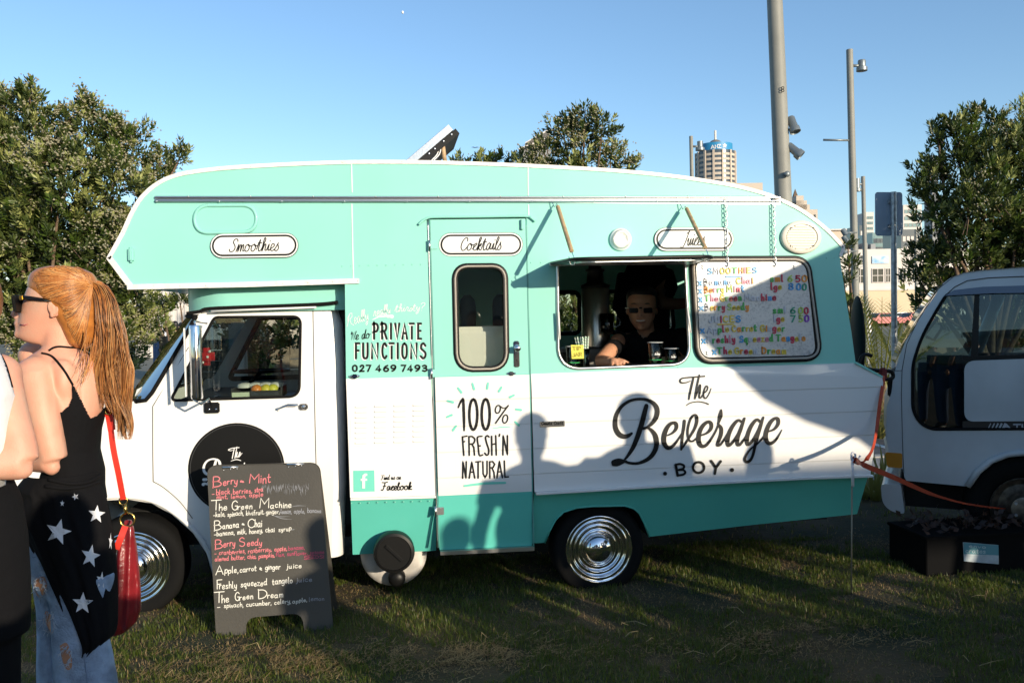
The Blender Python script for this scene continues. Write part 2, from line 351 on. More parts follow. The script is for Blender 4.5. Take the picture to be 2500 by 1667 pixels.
class Ink:
    """flat ribbons laid on a surface through a map (picture x, y, lift) -> world"""
    def __init__(s, to3, lift=.0015, sub=0): s.to3 = to3; s.sub = sub; s.mb = MB(); s.k = 0; s.lift = lift
    def stroke(s, pts, w, butt=False):
        P = [np.array(p[:2], float) for p in pts]
        ws = [p[2] for p in pts] if len(pts[0]) > 2 else ([w] * len(P) if not isinstance(w, list) else w)
        Q = [P[0]]; wq = [ws[0]]
        for p, ww in zip(P[1:], ws[1:]):
            if np.linalg.norm(p - Q[-1]) > 1e-4: Q.append(p); wq.append(ww)
        if s.sub:
            Q2, w2 = [Q[0]], [wq[0]]
            for p, ww in zip(Q[1:], wq[1:]):
                k = max(1, int(np.linalg.norm(p - Q2[-1]) / s.sub)); a, wa = Q2[-1], w2[-1]
                for j in range(1, k + 1): Q2.append(a + (p - a) * j / k); w2.append(wa + (ww - wa) * j / k)
            Q, wq = Q2, w2
        P, ws = Q, wq
        if len(P) < 2: P = [P[0], P[0] + np.array([.01, 0])]; ws = [ws[0]] * 2
        s.k += 1; lf = s.lift + (s.k % 9) * .00012; L = []; Rr = []
        for i, p in enumerate(P):
            t1 = P[min(i + 1, len(P) - 1)] - p; t0 = p - P[max(i - 1, 0)]
            n1 = np.linalg.norm(t1); n0 = np.linalg.norm(t0)
            t = (t1 / n1 if n1 > 0 else 0) + (t0 / n0 if n0 > 0 else 0); nn = np.linalg.norm(t)
            t = t / nn if nn > 1e-6 else t0 / max(n0, 1e-9)
            ml = 1.0
            if n1 > 0 and n0 > 0: ml = min(1.5, 1 / max(.4, np.dot(t, t1 / n1)))
            n = np.array([-t[1], t[0]]) * ws[i] / 2 * ml; L.append(p + n); Rr.append(p - n)
        v = []; f = []
        if butt:
            pass
        for a, b in zip(L, Rr): v += [a, b]
        for i in range(len(P) - 1): f.append((2 * i, 2 * i + 1, 2 * i + 3, 2 * i + 2))
        if not butt:
            for e, sg in ((0, -1), (len(P) - 1, 1)):
                c = P[e]; a = L[e] - c; ii = len(v); idx = []
                d = np.array([a[1], -a[0]]) * sg
                t = (P[1] - P[0]) if e == 0 else (P[-1] - P[-2])
                if np.dot(d, t) * sg < 0: d = -d
                for k in range(1, 6):
                    th = math.pi * k / 6; v.append(c + a * math.cos(th) + d * math.sin(th)); idx.append(ii + k - 1)
                f.append(tuple([2 * e] + idx + [2 * e + 1]))
        s.mb.add([s.to3(q[0], q[1], lf) for q in v], f)
    def poly(s, pts):
        s.k += 1; lf = s.lift + (s.k % 9) * .00012
        tris = tessellate_polygon([[Vector((p[0], p[1], 0)) for p in pts]])
        s.mb.add([s.to3(p[0], p[1], lf) for p in pts], [tuple(t) for t in tris])
    def text(s, text, p0, p1, h, w, font='hand', slant=0., jit=0., gap=.14, butt=False, lc=1.0, space=.34):
        for ch, pl in layout(text, p0, p1, h, font, slant, jit, gap, space, lc):
            for q in pl: s.stroke(q, w, butt)
    def boxed(s, ch, x0, x1, y0, y1, w, butt=False):
        g, _ = glyph('hand', ch); xs = [p[0] for st in g for p in st[1]]; a, b = min(xs), max(xs)
        k = max(b - a, .01)
        for straight, pts in g:
            q = pts if straight else [tuple(v) for v in smoothline(pts, 6)]
            yy = lambda y: y1 - w / 2 + (y0 - y1 + w) * y
            if b - a < .01: qq = [((x0 + x1) / 2, yy(y)) for x, y in q]
            else: qq = [(x0 + w / 2 + (x - a) / k * (x1 - x0 - w), yy(y)) for x, y in q]
            s.stroke(qq, w, butt)
    def build(s, name, m, parent): return s.mb.build(name, m, parent)
def onplane(Y=0.0, yf=None):
    def f(px, py, lift):
        p = W(px, py, Y)
        if yf is not None:
            y = Y + yf(p.x, p.z)
            p = W(px, py, y); y = Y + yf(p.x, p.z); return Vector((p.x, y - lift, p.z))
        return Vector((p.x, Y - lift, p.z))
    return f
def crop(ox, oy, k): return lambda x, y: (ox + x * k, oy + y * k)
# ================================================================== the camper van
VW = 2.0                                                   # body width, from the near side y = 0 to y = 2
van = thing('food_truck', 'mint green and white vintage camper converted to a drinks truck', 'food truck', (1.0, 1.0, 0))
top_px = [(265, 629), (300, 566), (323, 516), (349, 476), (389, 443), (436, 424), (502, 413), (582, 405.5), (698, 399), (812, 394.5), (900, 393), (1031, 393.5),
          (1130, 396), (1218, 399), (1300, 402.5), (1396, 407.5), (1480, 412.5), (1560, 419), (1650, 428.5), (1723, 439), (1793, 451), (1862, 469), (1909, 487), (1958, 512), (2015, 555), (2058, 600)]
top_s = [tuple(p) for p in smoothline(top_px, 3)]
belt = [(2089, 886), (1683, 898), (1296, 913)]
beltZ, lipZ = W(1700, 897).z, W(1700, 1172).z
RIB = (beltZ - lipZ) / 4.6
def yw(x, z):                                              # lapped boards of the white band
    u = ((beltZ - z) / RIB) % 1.0
    if z > beltZ - .012: return -.004
    return -.012 - .003 * u if u > .05 else -.012 - .003 * (1 - u / .05)
def ysk(x, z): return .004 + max(0, (lipZ - z)) * .30
ribz = []
for i in range(5):
    zt = beltZ - RIB * i; ribz += [zt, zt - .05 * RIB, zt - .5 * RIB]
# side wall, mint, above the belt
hatch_px = fillet([(1359, 645), (1361, 903), (1686, 890), (1673, 637)], [4, 52, 44, 4])
menu_px = fillet([(1686, 630), (1699, 885), (2004, 877), (1972, 629)], [26, 38, 38, 34])
cock_px = fillet([(1106, 647), (1112, 905), (1240, 903), (1236, 646)], [34, 42, 42, 34])
outer = [*top_s, (2050, 627), (2065, 727), (2079, 813), *belt, (1285, 531), (1046, 534), (1052, 919), (845, 925), (842, 690), (318, 700)]
MENU_IN = inset2(menu_px, 8)
panel('side_wall', xz(outer), [xz(hatch_px), xz(inset2(menu_px, 7))], MINT, van, 0, .025)
# roof skin, over-cab floor, rear wall, far wall
def skin(name, px, m, y0=0., y1=VW, th=.015, parent=van, sm=True):
    mb = MB(); P = [W(a, b) for a, b in px]
    ys = [y0, y0 + .02, (y0 + y1) / 2, y1 - .02, y1]
    for i, p in enumerate(P):
        for y in ys: mb.v.append((p.x, y, p.z + (.03 * math.sin(math.pi * (y - y0) / (y1 - y0)) if name == 'roof' else 0)))
    n = len(ys)
    for i in range(len(P) - 1):
        for j in range(n - 1): mb.f.append((i * n + j, i * n + j + 1, (i + 1) * n + j + 1, (i + 1) * n + j))
    return mb.build(name, m, parent, sm, 35)
skin('roof', [(p[0], p[1] + 1) for p in top_s], TRIM)
skin('nose_panel', [(265, 629), (318, 700)], MINT)
skin('overcab_floor', [(318, 700.5), (842, 689)], MINT)
skin('rear_wall', [(2058, 600), (2050, 627), (2065, 727), (2079, 813), (2089, 886)], MINT)
far = panel('far_wall', xz([*top_s, (2050, 627), (2089, 886), (2060, 1250), (858, 1360), (842, 690), (318, 700)]),
      [xz(fillet([(1395, 690), (1398, 830), (1590, 826), (1586, 688)], 20), 0), xz(fillet([(1600, 688), (1604, 826), (1900, 818), (1890, 683)], 20), 0)], MINT, van, VW - .025, .02)
for (a, b, c, d) in (((1395, 690), (1398, 830), (1590, 826), (1586, 688)), ((1600, 688), (1604, 826), (1900, 818), (1890, 683))):
    lp = xz(fillet([a, b, c, d], 20)); mb = MB(); ringtube(mb, lp, VW - .03, .018, 6); fr = mb.build('window_frame', BLACK, van, True)
    panel('pane', lp, [], glassmat('rear_pane', (.75, .8, .75)), fr, VW - .02, .004)
# white mouldings with screws
def strip(name, px, w, m=TRIM, y=-.006, d=.02, parent=van, close=False, screws=0.):
    P = [W(a, b, 0) for a, b in px]; P = [(p.x, p.z) for p in P]; mb = MB(); n = len(P); Ls = []
    for i in range(n):
        t = np.array(P[min(i + 1, n - 1)]) - np.array(P[max(i - 1, 0)]); t = t / np.linalg.norm(t); nn = np.array([-t[1], t[0]]) * w / 2
        a = np.array(P[i]) + nn; b = np.array(P[i]) - nn
        mb.v += [(a[0], y, a[1]), (b[0], y, b[1]), (b[0], y + d, b[1]), (a[0], y + d, a[1])]
    for i in range(n - 1):
        for k in range(4): mb.f.append((4 * i + k, 4 * i + (k + 1) % 4, 4 * i + 4 + (k + 1) % 4, 4 * i + 4 + k))
    mb.f += [(3, 2, 1, 0), tuple(4 * n - 4 + k for k in range(4))]
    o = mb.build(name, m, parent)
    if screws:
        mb = MB(); acc = 0
        for i in range(n - 1):
            a, b = np.array(P[i]), np.array(P[i + 1]); L = np.linalg.norm(b - a)
            while acc < L:
                q = a + (b - a) * acc / L; mb.ell((q[0], y, q[1]), (.004, .003, .004), 6, 4); acc += screws
            acc -= L
        s_ = mb.build('screws', ALU, o, True); s_['kind'] = 'stuff'
    return o
strip('roof_moulding', [(p[0], p[1] + 3) for p in top_s], .022, screws=.17)
strip('nose_moulding', [(266, 628), (320, 700)], .03, screws=.2)
strip('overcab_moulding', [(312, 701), (600, 695), (877, 686)], .028, y=-.012, screws=.14)
strip('rear_corner_moulding', [(2059, 602), (2051, 626)], .02)
for y_, r_ in ((482.5, .0075), (491.5, .007)):
    pl = [W(380 + i * 76.1, y_ + .4 * i / 20) + Vector((0, -.012, 0)) for i in range(21)]
    mb = MB(); mb.tube(pl, r_, 8); rl = mb.build('awning_rail', ALU, van, True, 60)
mb = MB()
for i in range(21):
    p = W(385 + i * 76, 481 if i % 2 else 493); mb.ell((p.x, -.02, p.z), (.005, .004, .005), 6, 4)
mb.build('rail_screws', ALU, van, True)['kind'] = 'stuff'
strip('rail_backing', [(378, 487), (1140, 487.5), (1904, 493.5)], .03, ALU, y=-.004, d=.006)
# sealant seams and rivet lines
SEAL = mat('sealant', (.75, .85, .80), .25)
for px in ([(858, 399), (860, 470)], [(859, 498), (861, 600), (863, 680)], [(1289, 408), (1289.5, 478)], [(1290, 500), (1291, 529)]):
    strip('panel_seam', px, .006, SEAL, y=-.003, d=.004)
def rivets(px, sp, m=MINT, name='rivets', y=0., parent=van, r=.004):
    mb = MB()
    for (a, b) in zip(px[:-1], px[1:]):
        A, B = W(*a), W(*b); L = (B - A).length
        for i in range(int(L / sp) + 1):
            q = A + (B - A) * (i * sp / L); mb.ell((q.x, y - .001, q.z), (r, .003, r), 6, 4)
    o = mb.build(name, m, parent, True); o['kind'] = 'stuff'; return o
rivets([(835, 650), (1040, 645)], .05); rivets([(1296, 641), (1346, 641)], .06); rivets([(1380, 901), (1680, 896)], .1); rivets([(2000, 631), (2050, 629)], .05)
rivets([(858, 1228), (1060, 1222)], .05)
# white band: left section, door section below, right section
WB = [(845, 925), (1052, 919), (1066, 1208), (855, 1214)]
panel('vent_panel', xz(WB), [], WHITE, van, 0, .02, lambda x, z: -.004, zcuts=ribz)
def lows(px): return px
right_white = [(1296, 913), (1683, 898), (2089, 886), (2083, 884.5), (2151, 920), (2153, 935), (2145, 985), (2138, 1050), (2122, 1157), (1950, 1163), (1700, 1176), (1304, 1198)]
right_white = [(1296, 913), (1683, 898), (2083, 886), (2151, 921), (2153, 935), (2145, 985), (2138, 1050), (2122, 1157), (1950, 1163), (1700, 1176), (1304, 1199)]
rw = panel('lapped_side_band', xz(right_white), [], WHITE2, van, 0, .02, yw, zcuts=ribz, xcuts=(1.4, 2., 2.6), smooth=True, angle=20)
panel('tail_moulding', xz([(2086, 886.5), (2150.5, 921), (2152, 935), (2144, 985), (2137, 1050), (2121, 1157), (2075, 1159)]), [], WHITE2, van, .012, VW - .02)
strip('lower_lip', [(1306, 1202), (1700, 1178), (1950, 1165), (2123, 1159)], .012, WHITE2, y=-.045, d=.06)
strip('lower_lip', [(856, 1217), (1064, 1211)], .012, WHITE2, y=-.02, d=.04)
strip('belt_moulding', [(2086, 885), (2151, 920)], .012, MINT, y=-.02, d=.02)
# skirt
archp = [(1598.5, 1321), (1583, 1285), (1568, 1258), (1553, 1245), (1530, 1238), (1453, 1239), (1411, 1243), (1380, 1254), (1363, 1273), (1350, 1300), (1338, 1336)]
skr = [(1305, 1202), (1700, 1178), (1950, 1165), (2122, 1159), (2111, 1262), (1855, 1290), *archp, (1305, 1338)]
panel('skirt', xz(skr), [], TURQ, van, 0, .012, ysk, zcuts=[lipZ - .05 * i for i in range(1, 10)], smooth=True)
panel('skirt', xz([(856, 1217), (1065, 1211), (1067, 1356), (859, 1366)]), [], TURQ, van, -.004, .012, ysk, zcuts=[lipZ - .06 * i for i in range(1, 8)], smooth=True)
mb = MB(); pa = [W(a, b) for a, b in archp]; mb.tube([Vector((p.x, ysk(p.x, p.z) - .002, p.z)) for p in pa], .006, 6); mb.build('arch_lip', TURQ, van, True)
mb = MB(); n = len(pa)
for p in pa: mb.v += [(p.x, ysk(p.x, p.z) + .01, p.z), (p.x, .45, p.z)]
for i in range(n - 1): mb.f.append((2 * i, 2 * i + 1, 2 * i + 3, 2 * i + 2))
mb.build('wheel_well', mat('underseal', (.012, .012, .012), .9), van)
mb = MB(); a, b = W(1300, 1340), W(2095, 1262); mb.box2((-.2, .3, .30), (b.x - .05, 1.9, .60)); mb.box2((-1.6, .35, .34), (-.2, 1.7, .56)); mb.build('chassis', mat('chassis', (.01, .01, .01), .9), van)
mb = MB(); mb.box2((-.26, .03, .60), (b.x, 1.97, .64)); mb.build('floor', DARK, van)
# door
DOOR = [(1049, 537), (1283, 534.5), (1293, 914)]
dl, dr = (lambda y: 1048 + (y - 537) * (1072 - 1048) / (1344 - 537)), (lambda y: 1284 + (y - 534) * (1302.5 - 1284) / (1334 - 534))
ddy = lambda x, z: (-.006 if z > beltZ else yw(x, z) - .002) if z > lipZ else ysk(x, z) * .35 - .012
Zb, Zl = W(1170, 917.5).z, W(1185, 1203.5).z
dm = lambda c: 0 if c.z > Zb else (1 if c.z > Zl else 2)
door_out = [(dl(537) + 2, 537), (dr(534.5) - 2, 534.5), (dr(1334) - 2, 1334.5), (dl(1344) + 2, 1344.5)]
door = panel('door', xz(door_out), [xz(inset2(cock_px, 6))], None, van, -.004, .03, ddy, zcuts=sorted(set(ribz + [Zb, Zl, Zl + .004, Zb + .01, .5, .4, .3])), smooth=True, angle=20, mats=[MINT, WHITE2, TURQ], mfun=dm)
mb = MB()
for fx in (dl, dr):
    P = [W(fx(y), y) for y in range(536, 1345, 20)]; mb.tube([Vector((p.x, -.004, p.z)) for p in P], .005, 6)
mb.build('door_edge_trim', mat('door_shut_line', (.10, .32, .28), .4), van, True)
mb = MB()
for fx, o in ((dl, -3.5),):
    P = [W(fx(y) + o, y) for y in range(536, 1345, 20)]; mb.tube([Vector((p.x, -.006, p.z)) for p in P], .003, 6)
mb.build('piano_hinge', ALU, van, True)
mb = MB(); a, b = W(1075, 1349), W(1304, 1338); mb.tube([Vector((a.x, .0, a.z)), Vector((b.x, .0, b.z))], .016, 4); mb.build('door_step', ALU, van)
def winframe(name, px, parent, y=-.006, w=.014):
    lp = xz(px); mb = MB(); ringtube(mb, lp, y, w * .75, 8); o = mb.build(name, BLACK, parent, True)
    mb = MB(); ringtube(mb, inset2(lp, w * .65), y - .008, w * .42, 8); ringtube(mb, inset2(lp, w * .65), y - .008, w * .42, 8); mb.build('cream_bead', mat('cream_bead', (.72, .66, .58), .35), o, True)
    mb = MB(); ringtube(mb, inset2(lp, w * 1.35), y - .001, w * .5, 8); mb.build('inner_gasket', BLACK, o, True); return o
wf = winframe('window', cock_px, door, -.01)
panel('pane', xz(inset2(cock_px, 7)), [], glassmat('door_glass', (.85, .87, .85), 1., 1.5), wf, .004, .004)
# rain gutter over the door, hinges, catch
gp = [W(a, b) + Vector((0, -.012, 0)) for a, b in smoothline([(1022, 549), (1030, 541), (1042, 534), (1060, 531), (1150, 530), (1280, 528.5), (1292, 530), (1306, 541)], 4)]
mb = MB(); mb.tube(gp, .007, 8); mb.build('rain_gutter', MINT, van, True)
def small(name, px, s, m, d=.012, y=-.01, bev=.003, parent=van):
    p = W(*px); mb = MB(); mb.box((p.x, y, p.z), (s[0], d, s[1]), bev=bev); return mb.build(name, m, parent)
for px, m in (((1053, 600), MINT), ((1058, 911), MINT), ((1068, 1246), ALU)):
    h = small('hinge', (px[0] + 4, px[1]), (.055, .045), m, .008, -.012); mb = MB(); p = W(*px); mb.cyl((p.x - .012, -.02, p.z - .03), (p.x - .012, -.02, p.z + .03), .008, 8); mb.build('hinge_pin', ALU, h, True)
small('door_catch', (1274, 549), (.018, .06), MINT, .02, -.02)
def latch(px):
    p = W(*px); mb = MB(); mb.ell((p.x, -.012, p.z), (.032, .01, .011), 10, 6); mb.box((p.x, -.018, p.z), (.03, .016, .026), bev=.005); return mb.build('latch', CHROME, van, True, 50)
latch((866, 918)); latch((1247, 911.5))
p = W(1260.5, 864); mb = MB(); mb.box((p.x, -.014, p.z), (.034, .012, .155), bev=.006); hp = mb.build('door_handle', CHROME, door)
mb = MB(); mb.lathe([(.0, -.05), (.012, -.05), (.019, -.046), (.021, -.038), (.012, -.03), (.008, -.02), (.01, 0)], (p.x, -.018, p.z + .035), (0, 1, 0), 18); mb.build('knob', CHROME, hp, True)
mb = MB(); mb.box((p.x, -.0215, p.z - .038), (.006, .002, .016)); mb.build('keyhole', BLACK, hp)
# blanked oval window and little vent on the over-cab
lp = xz(fillet([(472, 499), (472, 573), (631, 570), (629, 498)], 36)); mb = MB(); ringtube(mb, inset2(lp, .008), -.004, .011, 8); ow = mb.build('blanked_window', MINT, van, True)
panel('infill', inset2(lp, .012), [], MINT, ow, -.006, .006)
small('marker_vent', (322, 622), (.03, .085), MINT, .03, -.015, .01)
# louvres
lm = MB(); k = crop(820, 900, .3381)
for i, (x0, x1) in enumerate(((138, 233), (277, 373), (417, 513), (555, 650))):
    for j in range(8):
        y0 = 268 + j * 37.2 - i * 4; a = W(*k(x0, y0 + 3)); b = W(*k(x1, y0)); mb = MB()
        c = (a + b) / 2; hw = (b - a).length / 2; vs = []
        for (dx, dz) in ((-hw, -.006), (hw, -.006), (hw, .004), (-hw, .004)): vs.append(Vector((c.x + dx, -.0045, c.z + dz)))
        vs += [Vector((c.x - hw + .005, -.016, c.z - .006)), Vector((c.x + hw - .005, -.016, c.z - .006))]
        mb.add(vs, [(3, 2, 5, 4), (0, 4, 5, 1), (0, 3, 4), (1, 5, 2)]); mb.build('louvre', WHITE, van)
vp = xz([k(103, 235), k(690, 222), k(695, 540), k(112, 556)]); mb = MB(); ringtube(mb, vp, -.004, .0022, 4); mb.build('vent_outline', WHITE, van)
# fascia lamp and oval speaker grille
p = W(1514, 585); mb = MB(); mb.lathe([(.066, 0), (.068, -.012), (.062, -.02), (.058, -.022)], (p.x, 0, p.z), (0, 1, 0), 32); pl_ = mb.build('porch_lamp', WHITE, van, True)
mb = MB(); mb.lathe([(.060, -.016), (.056, -.03), (.04, -.036), (.038, -.033), (.022, -.038), (.02, -.036), (.008, -.039), (0, -.039)], (p.x, 0, p.z), (0, 1, 0), 32); mb.build('lens', mat('ribbed_lens', (.62, .60, .56), .15, .5, bump=.6, bscale=120), pl_, True)
IV = mat('ivory_plastic', (.74, .70, .60), .4)
p = W(1953.5, 580); mb = MB(); mb.lathe([(.102, .0), (.103, -.014), (.096, -.024), (.082, -.026), (.078, -.016), (0, -.016)], (p.x, 0, p.z), (0, 1, 0), 40, sx=1.28); sp = mb.build('vent_cover', IV, van, True, 60)
for i in range(15):
    z = (i - 7) * .0098; hw = 1.28 * math.sqrt(max(0, .076 ** 2 - z * z)); mb = MB(); mb.box((p.x, -.021, p.z + z), (2 * hw, .009, .0055)); mb.build('slat', IV, sp)
for a in (45, 135, 225, 315):
    mb = MB(); mb.ell((p.x + math.cos(math.radians(a)) * .108, -.024, p.z + math.sin(math.radians(a)) * .078), (.005, .004, .005), 8, 5); mb.build('screw', BLACK, sp, True)
# pill signs
def pill(cx, cy, w, h, rot, text, tp0, tp1, th):
    ca, sa = math.cos(rot), math.sin(rot)
    def cap(hw, hh): 
        o = []
        for i in range(13):
            t = math.pi / 2 - math.pi * i / 12; o.append((hw - hh + math.cos(t) * hh, -math.sin(t) * hh))
        for i in range(13):
            t = -math.pi / 2 - math.pi * i / 12; o.append((-hw + hh + math.cos(t) * hh, -math.sin(t) * hh))
        return [(cx + x * ca - y * sa, cy + x * sa + y * ca) for x, y in o]
    s = panel('sign', xz(cap(w / 2, h / 2)), [], BLACK, van if cx < 1000 or cx > 1400 else door, -.010, .008)
    panel('sign_face', xz(cap(w / 2 - 1.2, h / 2 - 1.2)), [], WHITE, s, -.0112, .001)
    panel('black_border', xz(cap(w / 2 - 4.5, h / 2 - 4.5)), [], BLACK, s, -.0124, .001)
    panel('white_field', xz(cap(w / 2 - 9, h / 2 - 9)), [], WHITE, s, -.0136, .001)
    ik = Ink(onplane(-.014)); ik.text(text, tp0, tp1, th, 2.3, 'script', slant=.22, gap=.0, lc=1.02); ik.build('lettering', BLACK, s)
pill(621.5, 600, 215, 60, -.012, 'Smoothies', (559, 615), (679, 612), 31)
pill(1173.5, 597.5, 206, 58, -.006, 'Cocktails', (1121, 612), (1222, 610), 31)
pill(1693, 584.5, 194, 58, -.003, 'Juices', (1664, 600), (1718, 599), 34)
# painted lettering on the left of the door
ik = Ink(onplane(-.001)); wk = Ink(onplane(-.0003)); k8 = crop(830, 730, .12757)
for wd, y0, y1, bx in (('PRIVATE', 448, 780, [(632, 748), (785, 915), (955, 998), (1035, 1157), (1172, 1305), (1315, 1435), (1475, 1575)]),
                       ('FUNCTIONS', 825, 1155, [(285, 392), (422, 550), (592, 745), (790, 912), (928, 1050), (1085, 1127), (1170, 1300), (1340, 1488), (1525, 1655)])):
    for ch, (a, b) in zip(wd, bx):
        for I, dx, dy in ((wk, -18, 18), (ik, 0, 0)):
            x0, yy0 = k8(a + dx, y0 + dy); x1, yy1 = k8(b + dx, y1 + dy)
            I.boxed(ch, x0, x1, yy0, yy1, 5.5)
for ch, (a, b) in zip('0274697493', [(230, 342), (372, 475), (493, 603), (675, 795), (825, 943), (965, 1082), (1160, 1272), (1282, 1400), (1425, 1542), (1570, 1678)]):
    x0, yy0 = k8(a, 1250); x1, yy1 = k8(b, 1395); ik.boxed(ch, x0, x1, yy0, yy1, 4.3)
ik.text('We do', k8(200, 790), k8(575, 745), 21, 2.1, 'script', slant=.2, gap=-.02, lc=1.)
wk.text('Really', k8(140, 520), k8(545, 400), 28, 1.2, 'script', slant=.25, gap=.02); wk.text('really', k8(640, 345), k8(960, 280), 24, 1.3, 'script', slant=.25, gap=.02)
wk.text('thirsty?', k8(1040, 250), k8(1600, 220), 19, 1.1, 'script', slant=.25, gap=.02)
wk.stroke([(*k8(620, 395), 1.), (*k8(740, 340), 3), (*k8(880, 322), 4.5), (*k8(1000, 335), 8)], 3)
wk.build('script_lettering', mat('white_vinyl', (.82, .83, .80), .4), van); ik.build('phone_lettering', BLACK, van)
# facebook patch
TEALV = mat('mint_vinyl', (.16, .60, .48), .35)
pf = panel('square_patch', xz([k(125, 734), k(278, 730), k(281, 884), k(127, 887)]), [], TEALV, van, -.0055, .001)
k5 = crop(480, 1100, .3188)
ik = Ink(onplane(-.0065)); ik.stroke([(*k5(1307, 182), 5), (*k5(1292, 182), 6), (*k5(1281, 192), 7), (*k5(1279, 215), 7), (*k5(1279, 287), 7)], 7, True); ik.stroke([k5(1256, 222), k5(1306, 220)], 5, True); ik.build('letter_f', WHITE, pf)
ik = Ink(onplane(-.005)); ik.text('Find us on', k5(1410, 222), k5(1566, 218), 11, 1.4, 'script', slant=.1, gap=.0, lc=1.05)
ik.text('Facebook', k5(1412, 303), k5(1648, 296), 20, 2.6, 'script', slant=.12, gap=-.02, lc=.9); ik.build('small_lettering', BLACK, van)
# 100% fresh'n natural on the door
kd = crop(1090, 920, .17857); D_ = onplane(0, lambda x, z: ddy(x, z) - .0045); ik = Ink(D_, .003, 2.5); tk = Ink(D_, .003, 2.5)
def st(I, k, pts, w, sm=True, sc=1.0):
    P = [(*k(p[0], p[1]), (p[2] if len(p) > 2 else w) * sc) for p in pts]
    I.stroke([tuple(q) for q in smoothline(P, 5)] if sm else P, w * sc)
def oval(I, k, cx, cy, rx, ry, w, sc, tilt=0.):
    P = []
    for i in range(25):
        t = 2 * math.pi * i / 24; x, y = rx * math.cos(t), ry * math.sin(t); P.append((cx + x + tilt * -y, cy + y, w))
    st(I, k, P, w, False, sc)
q = .17857
st(ik, kd, [(163, 415, 22), (182, 365, 26), (212, 315, 32), (230, 312, 34), (236, 450, 38), (241, 600, 36), (242, 730, 22)], 34, sc=q)
oval(ik, kd, 368, 512, 55, 208, 36, q); oval(ik, kd, 537, 510, 55, 208, 36, q)
oval(ik, kd, 703, 440, 34, 54, 18, q, .15); oval(ik, kd, 803, 572, 34, 56, 18, q, .15); st(ik, kd, [(845, 390), (760, 505), (672, 630)], 20, sc=q); st(ik, kd, [(740, 400), (775, 425), (815, 415), (845, 388)], 14, sc=q)
L1 = {'F': [[(220, 815), (228, 940), (238, 1068)], [(218, 818), (280, 805)], [(228, 885), (248, 880)]],
      'R': [[(308, 812), (312, 1068)], [(308, 815), (350, 812), (388, 850), (370, 905), (320, 915)], [(345, 912), (375, 960), (384, 1066)]],
      'E': [[(485, 808), (425, 825), (435, 940), (450, 1065), (495, 1062)], [(438, 942), (462, 938)]],
      'S': [[(582, 818), (560, 800), (535, 825), (550, 900), (578, 990), (574, 1050), (550, 1066), (525, 1038)]],
      'H': [[(618, 808), (622, 1064)], [(674, 800), (682, 1064)], [(620, 922), (678, 908)]], "'": [[(727, 782), (722, 808)]],
      'N': [[(772, 1062), (776, 800), (834, 1060), (834, 800)]]}
for g in L1.values():
    for s in g: st(ik, kd, s, 22, len(s) > 4, sc=q)
for s in ([(222, 1380), (226, 1155), (268, 1380), (272, 1155)], [(312, 1380), (347, 1160), (388, 1378)], [(325, 1300), (372, 1295)], [(402, 1158), (468, 1152)], [(434, 1155), (434, 1378)],
          [(498, 1155), (502, 1320), (530, 1372), (556, 1320), (556, 1150)], [(592, 1155), (594, 1378)], [(592, 1158), (630, 1152), (660, 1190), (640, 1232), (600, 1240)], [(622, 1238), (650, 1300), (656, 1376)],
          [(690, 1376), (725, 1150), (764, 1374)], [(706, 1295), (748, 1290)], [(792, 1145), (798, 1365), (846, 1362)]):
    st(ik, kd, s, 21, False, sc=q)
ik.build('slogan_lettering', BLACK, door)
for a, b in (((158, 150), (205, 212)), ((355, 90), (378, 165)), ((568, 85), (556, 158)), ((752, 140), (718, 195)), ((922, 248), (868, 275)), ((950, 440), (1018, 450)), ((940, 612), (988, 660)), ((15, 325), (90, 345)), ((5, 548), (72, 518)), ((132, 668), (88, 728))): st(tk, kd, [(*a, 26), (*b, 32)], 28, sc=q)
st(tk, kd, [(635, 700, 8), (740, 686, 14), (868, 680, 10)], 12, sc=q); st(tk, kd, [(248, 1486, 30), (500, 1455, 34), (800, 1443, 32)], 34, sc=q)
tk.build('rays', TEALV, door)
# the big logo
kb = crop(1480, 900, .18707); q = .18707; Lg = onplane(0, lambda x, z: yw(x, z) - .002); ik = Ink(Lg, .003, 2.5)
S = lambda pts, w=30: st(ik, kb, pts, w, True, q)
S([(330, 842, 34), (285, 872, 52), (225, 882, 62), (165, 850, 66), (125, 780, 62), (116, 700, 58), (130, 610, 52), (172, 525, 46), (235, 460, 42), (320, 413, 38), (420, 395, 36), (520, 402, 40), (605, 440, 50), (655, 500, 60), (666, 570, 62), (645, 645, 58), (600, 708, 48), (545, 755, 36), (495, 775, 36), (455, 772, 44)])
S([(540, 765, 26), (590, 800, 44), (638, 865, 60), (656, 955, 66), (640, 1050, 64), (585, 1140, 58), (500, 1200, 48), (400, 1232, 38), (300, 1226, 36), (225, 1200, 36), (160, 1192, 52), (100, 1220, 74)])
S([(522, 482, 56), (492, 600, 64), (455, 740, 66), (405, 890, 64), (345, 1030, 56), (275, 1140, 38), (232, 1190, 26)]); S([(262, 1200, 20), (200, 1225, 40), (140, 1240, 60), (90, 1245, 44)])
S([(800, 868, 18), (865, 835, 28), (912, 780, 42), (914, 722, 46), (880, 703, 42), (825, 728, 46), (778, 800, 56), (752, 895, 62), (762, 985, 60), (808, 1030, 54), (866, 1008, 40), (925, 940, 28), (985, 850, 22), (1018, 790, 22)])
S([(1020, 678, 36), (1014, 750, 38), (998, 850, 34), (988, 950, 34), (976, 1052, 28)]); S([(976, 1055, 22), (1030, 975, 26), (1090, 885, 30), (1148, 790, 34), (1180, 700, 40), (1178, 625, 40), (1150, 602, 30), (1108, 640, 28), (1078, 720, 28), (1062, 810, 28), (1068, 890, 26), (1092, 938, 24), (1135, 940, 22), (1185, 900, 22), (1235, 868, 20)])
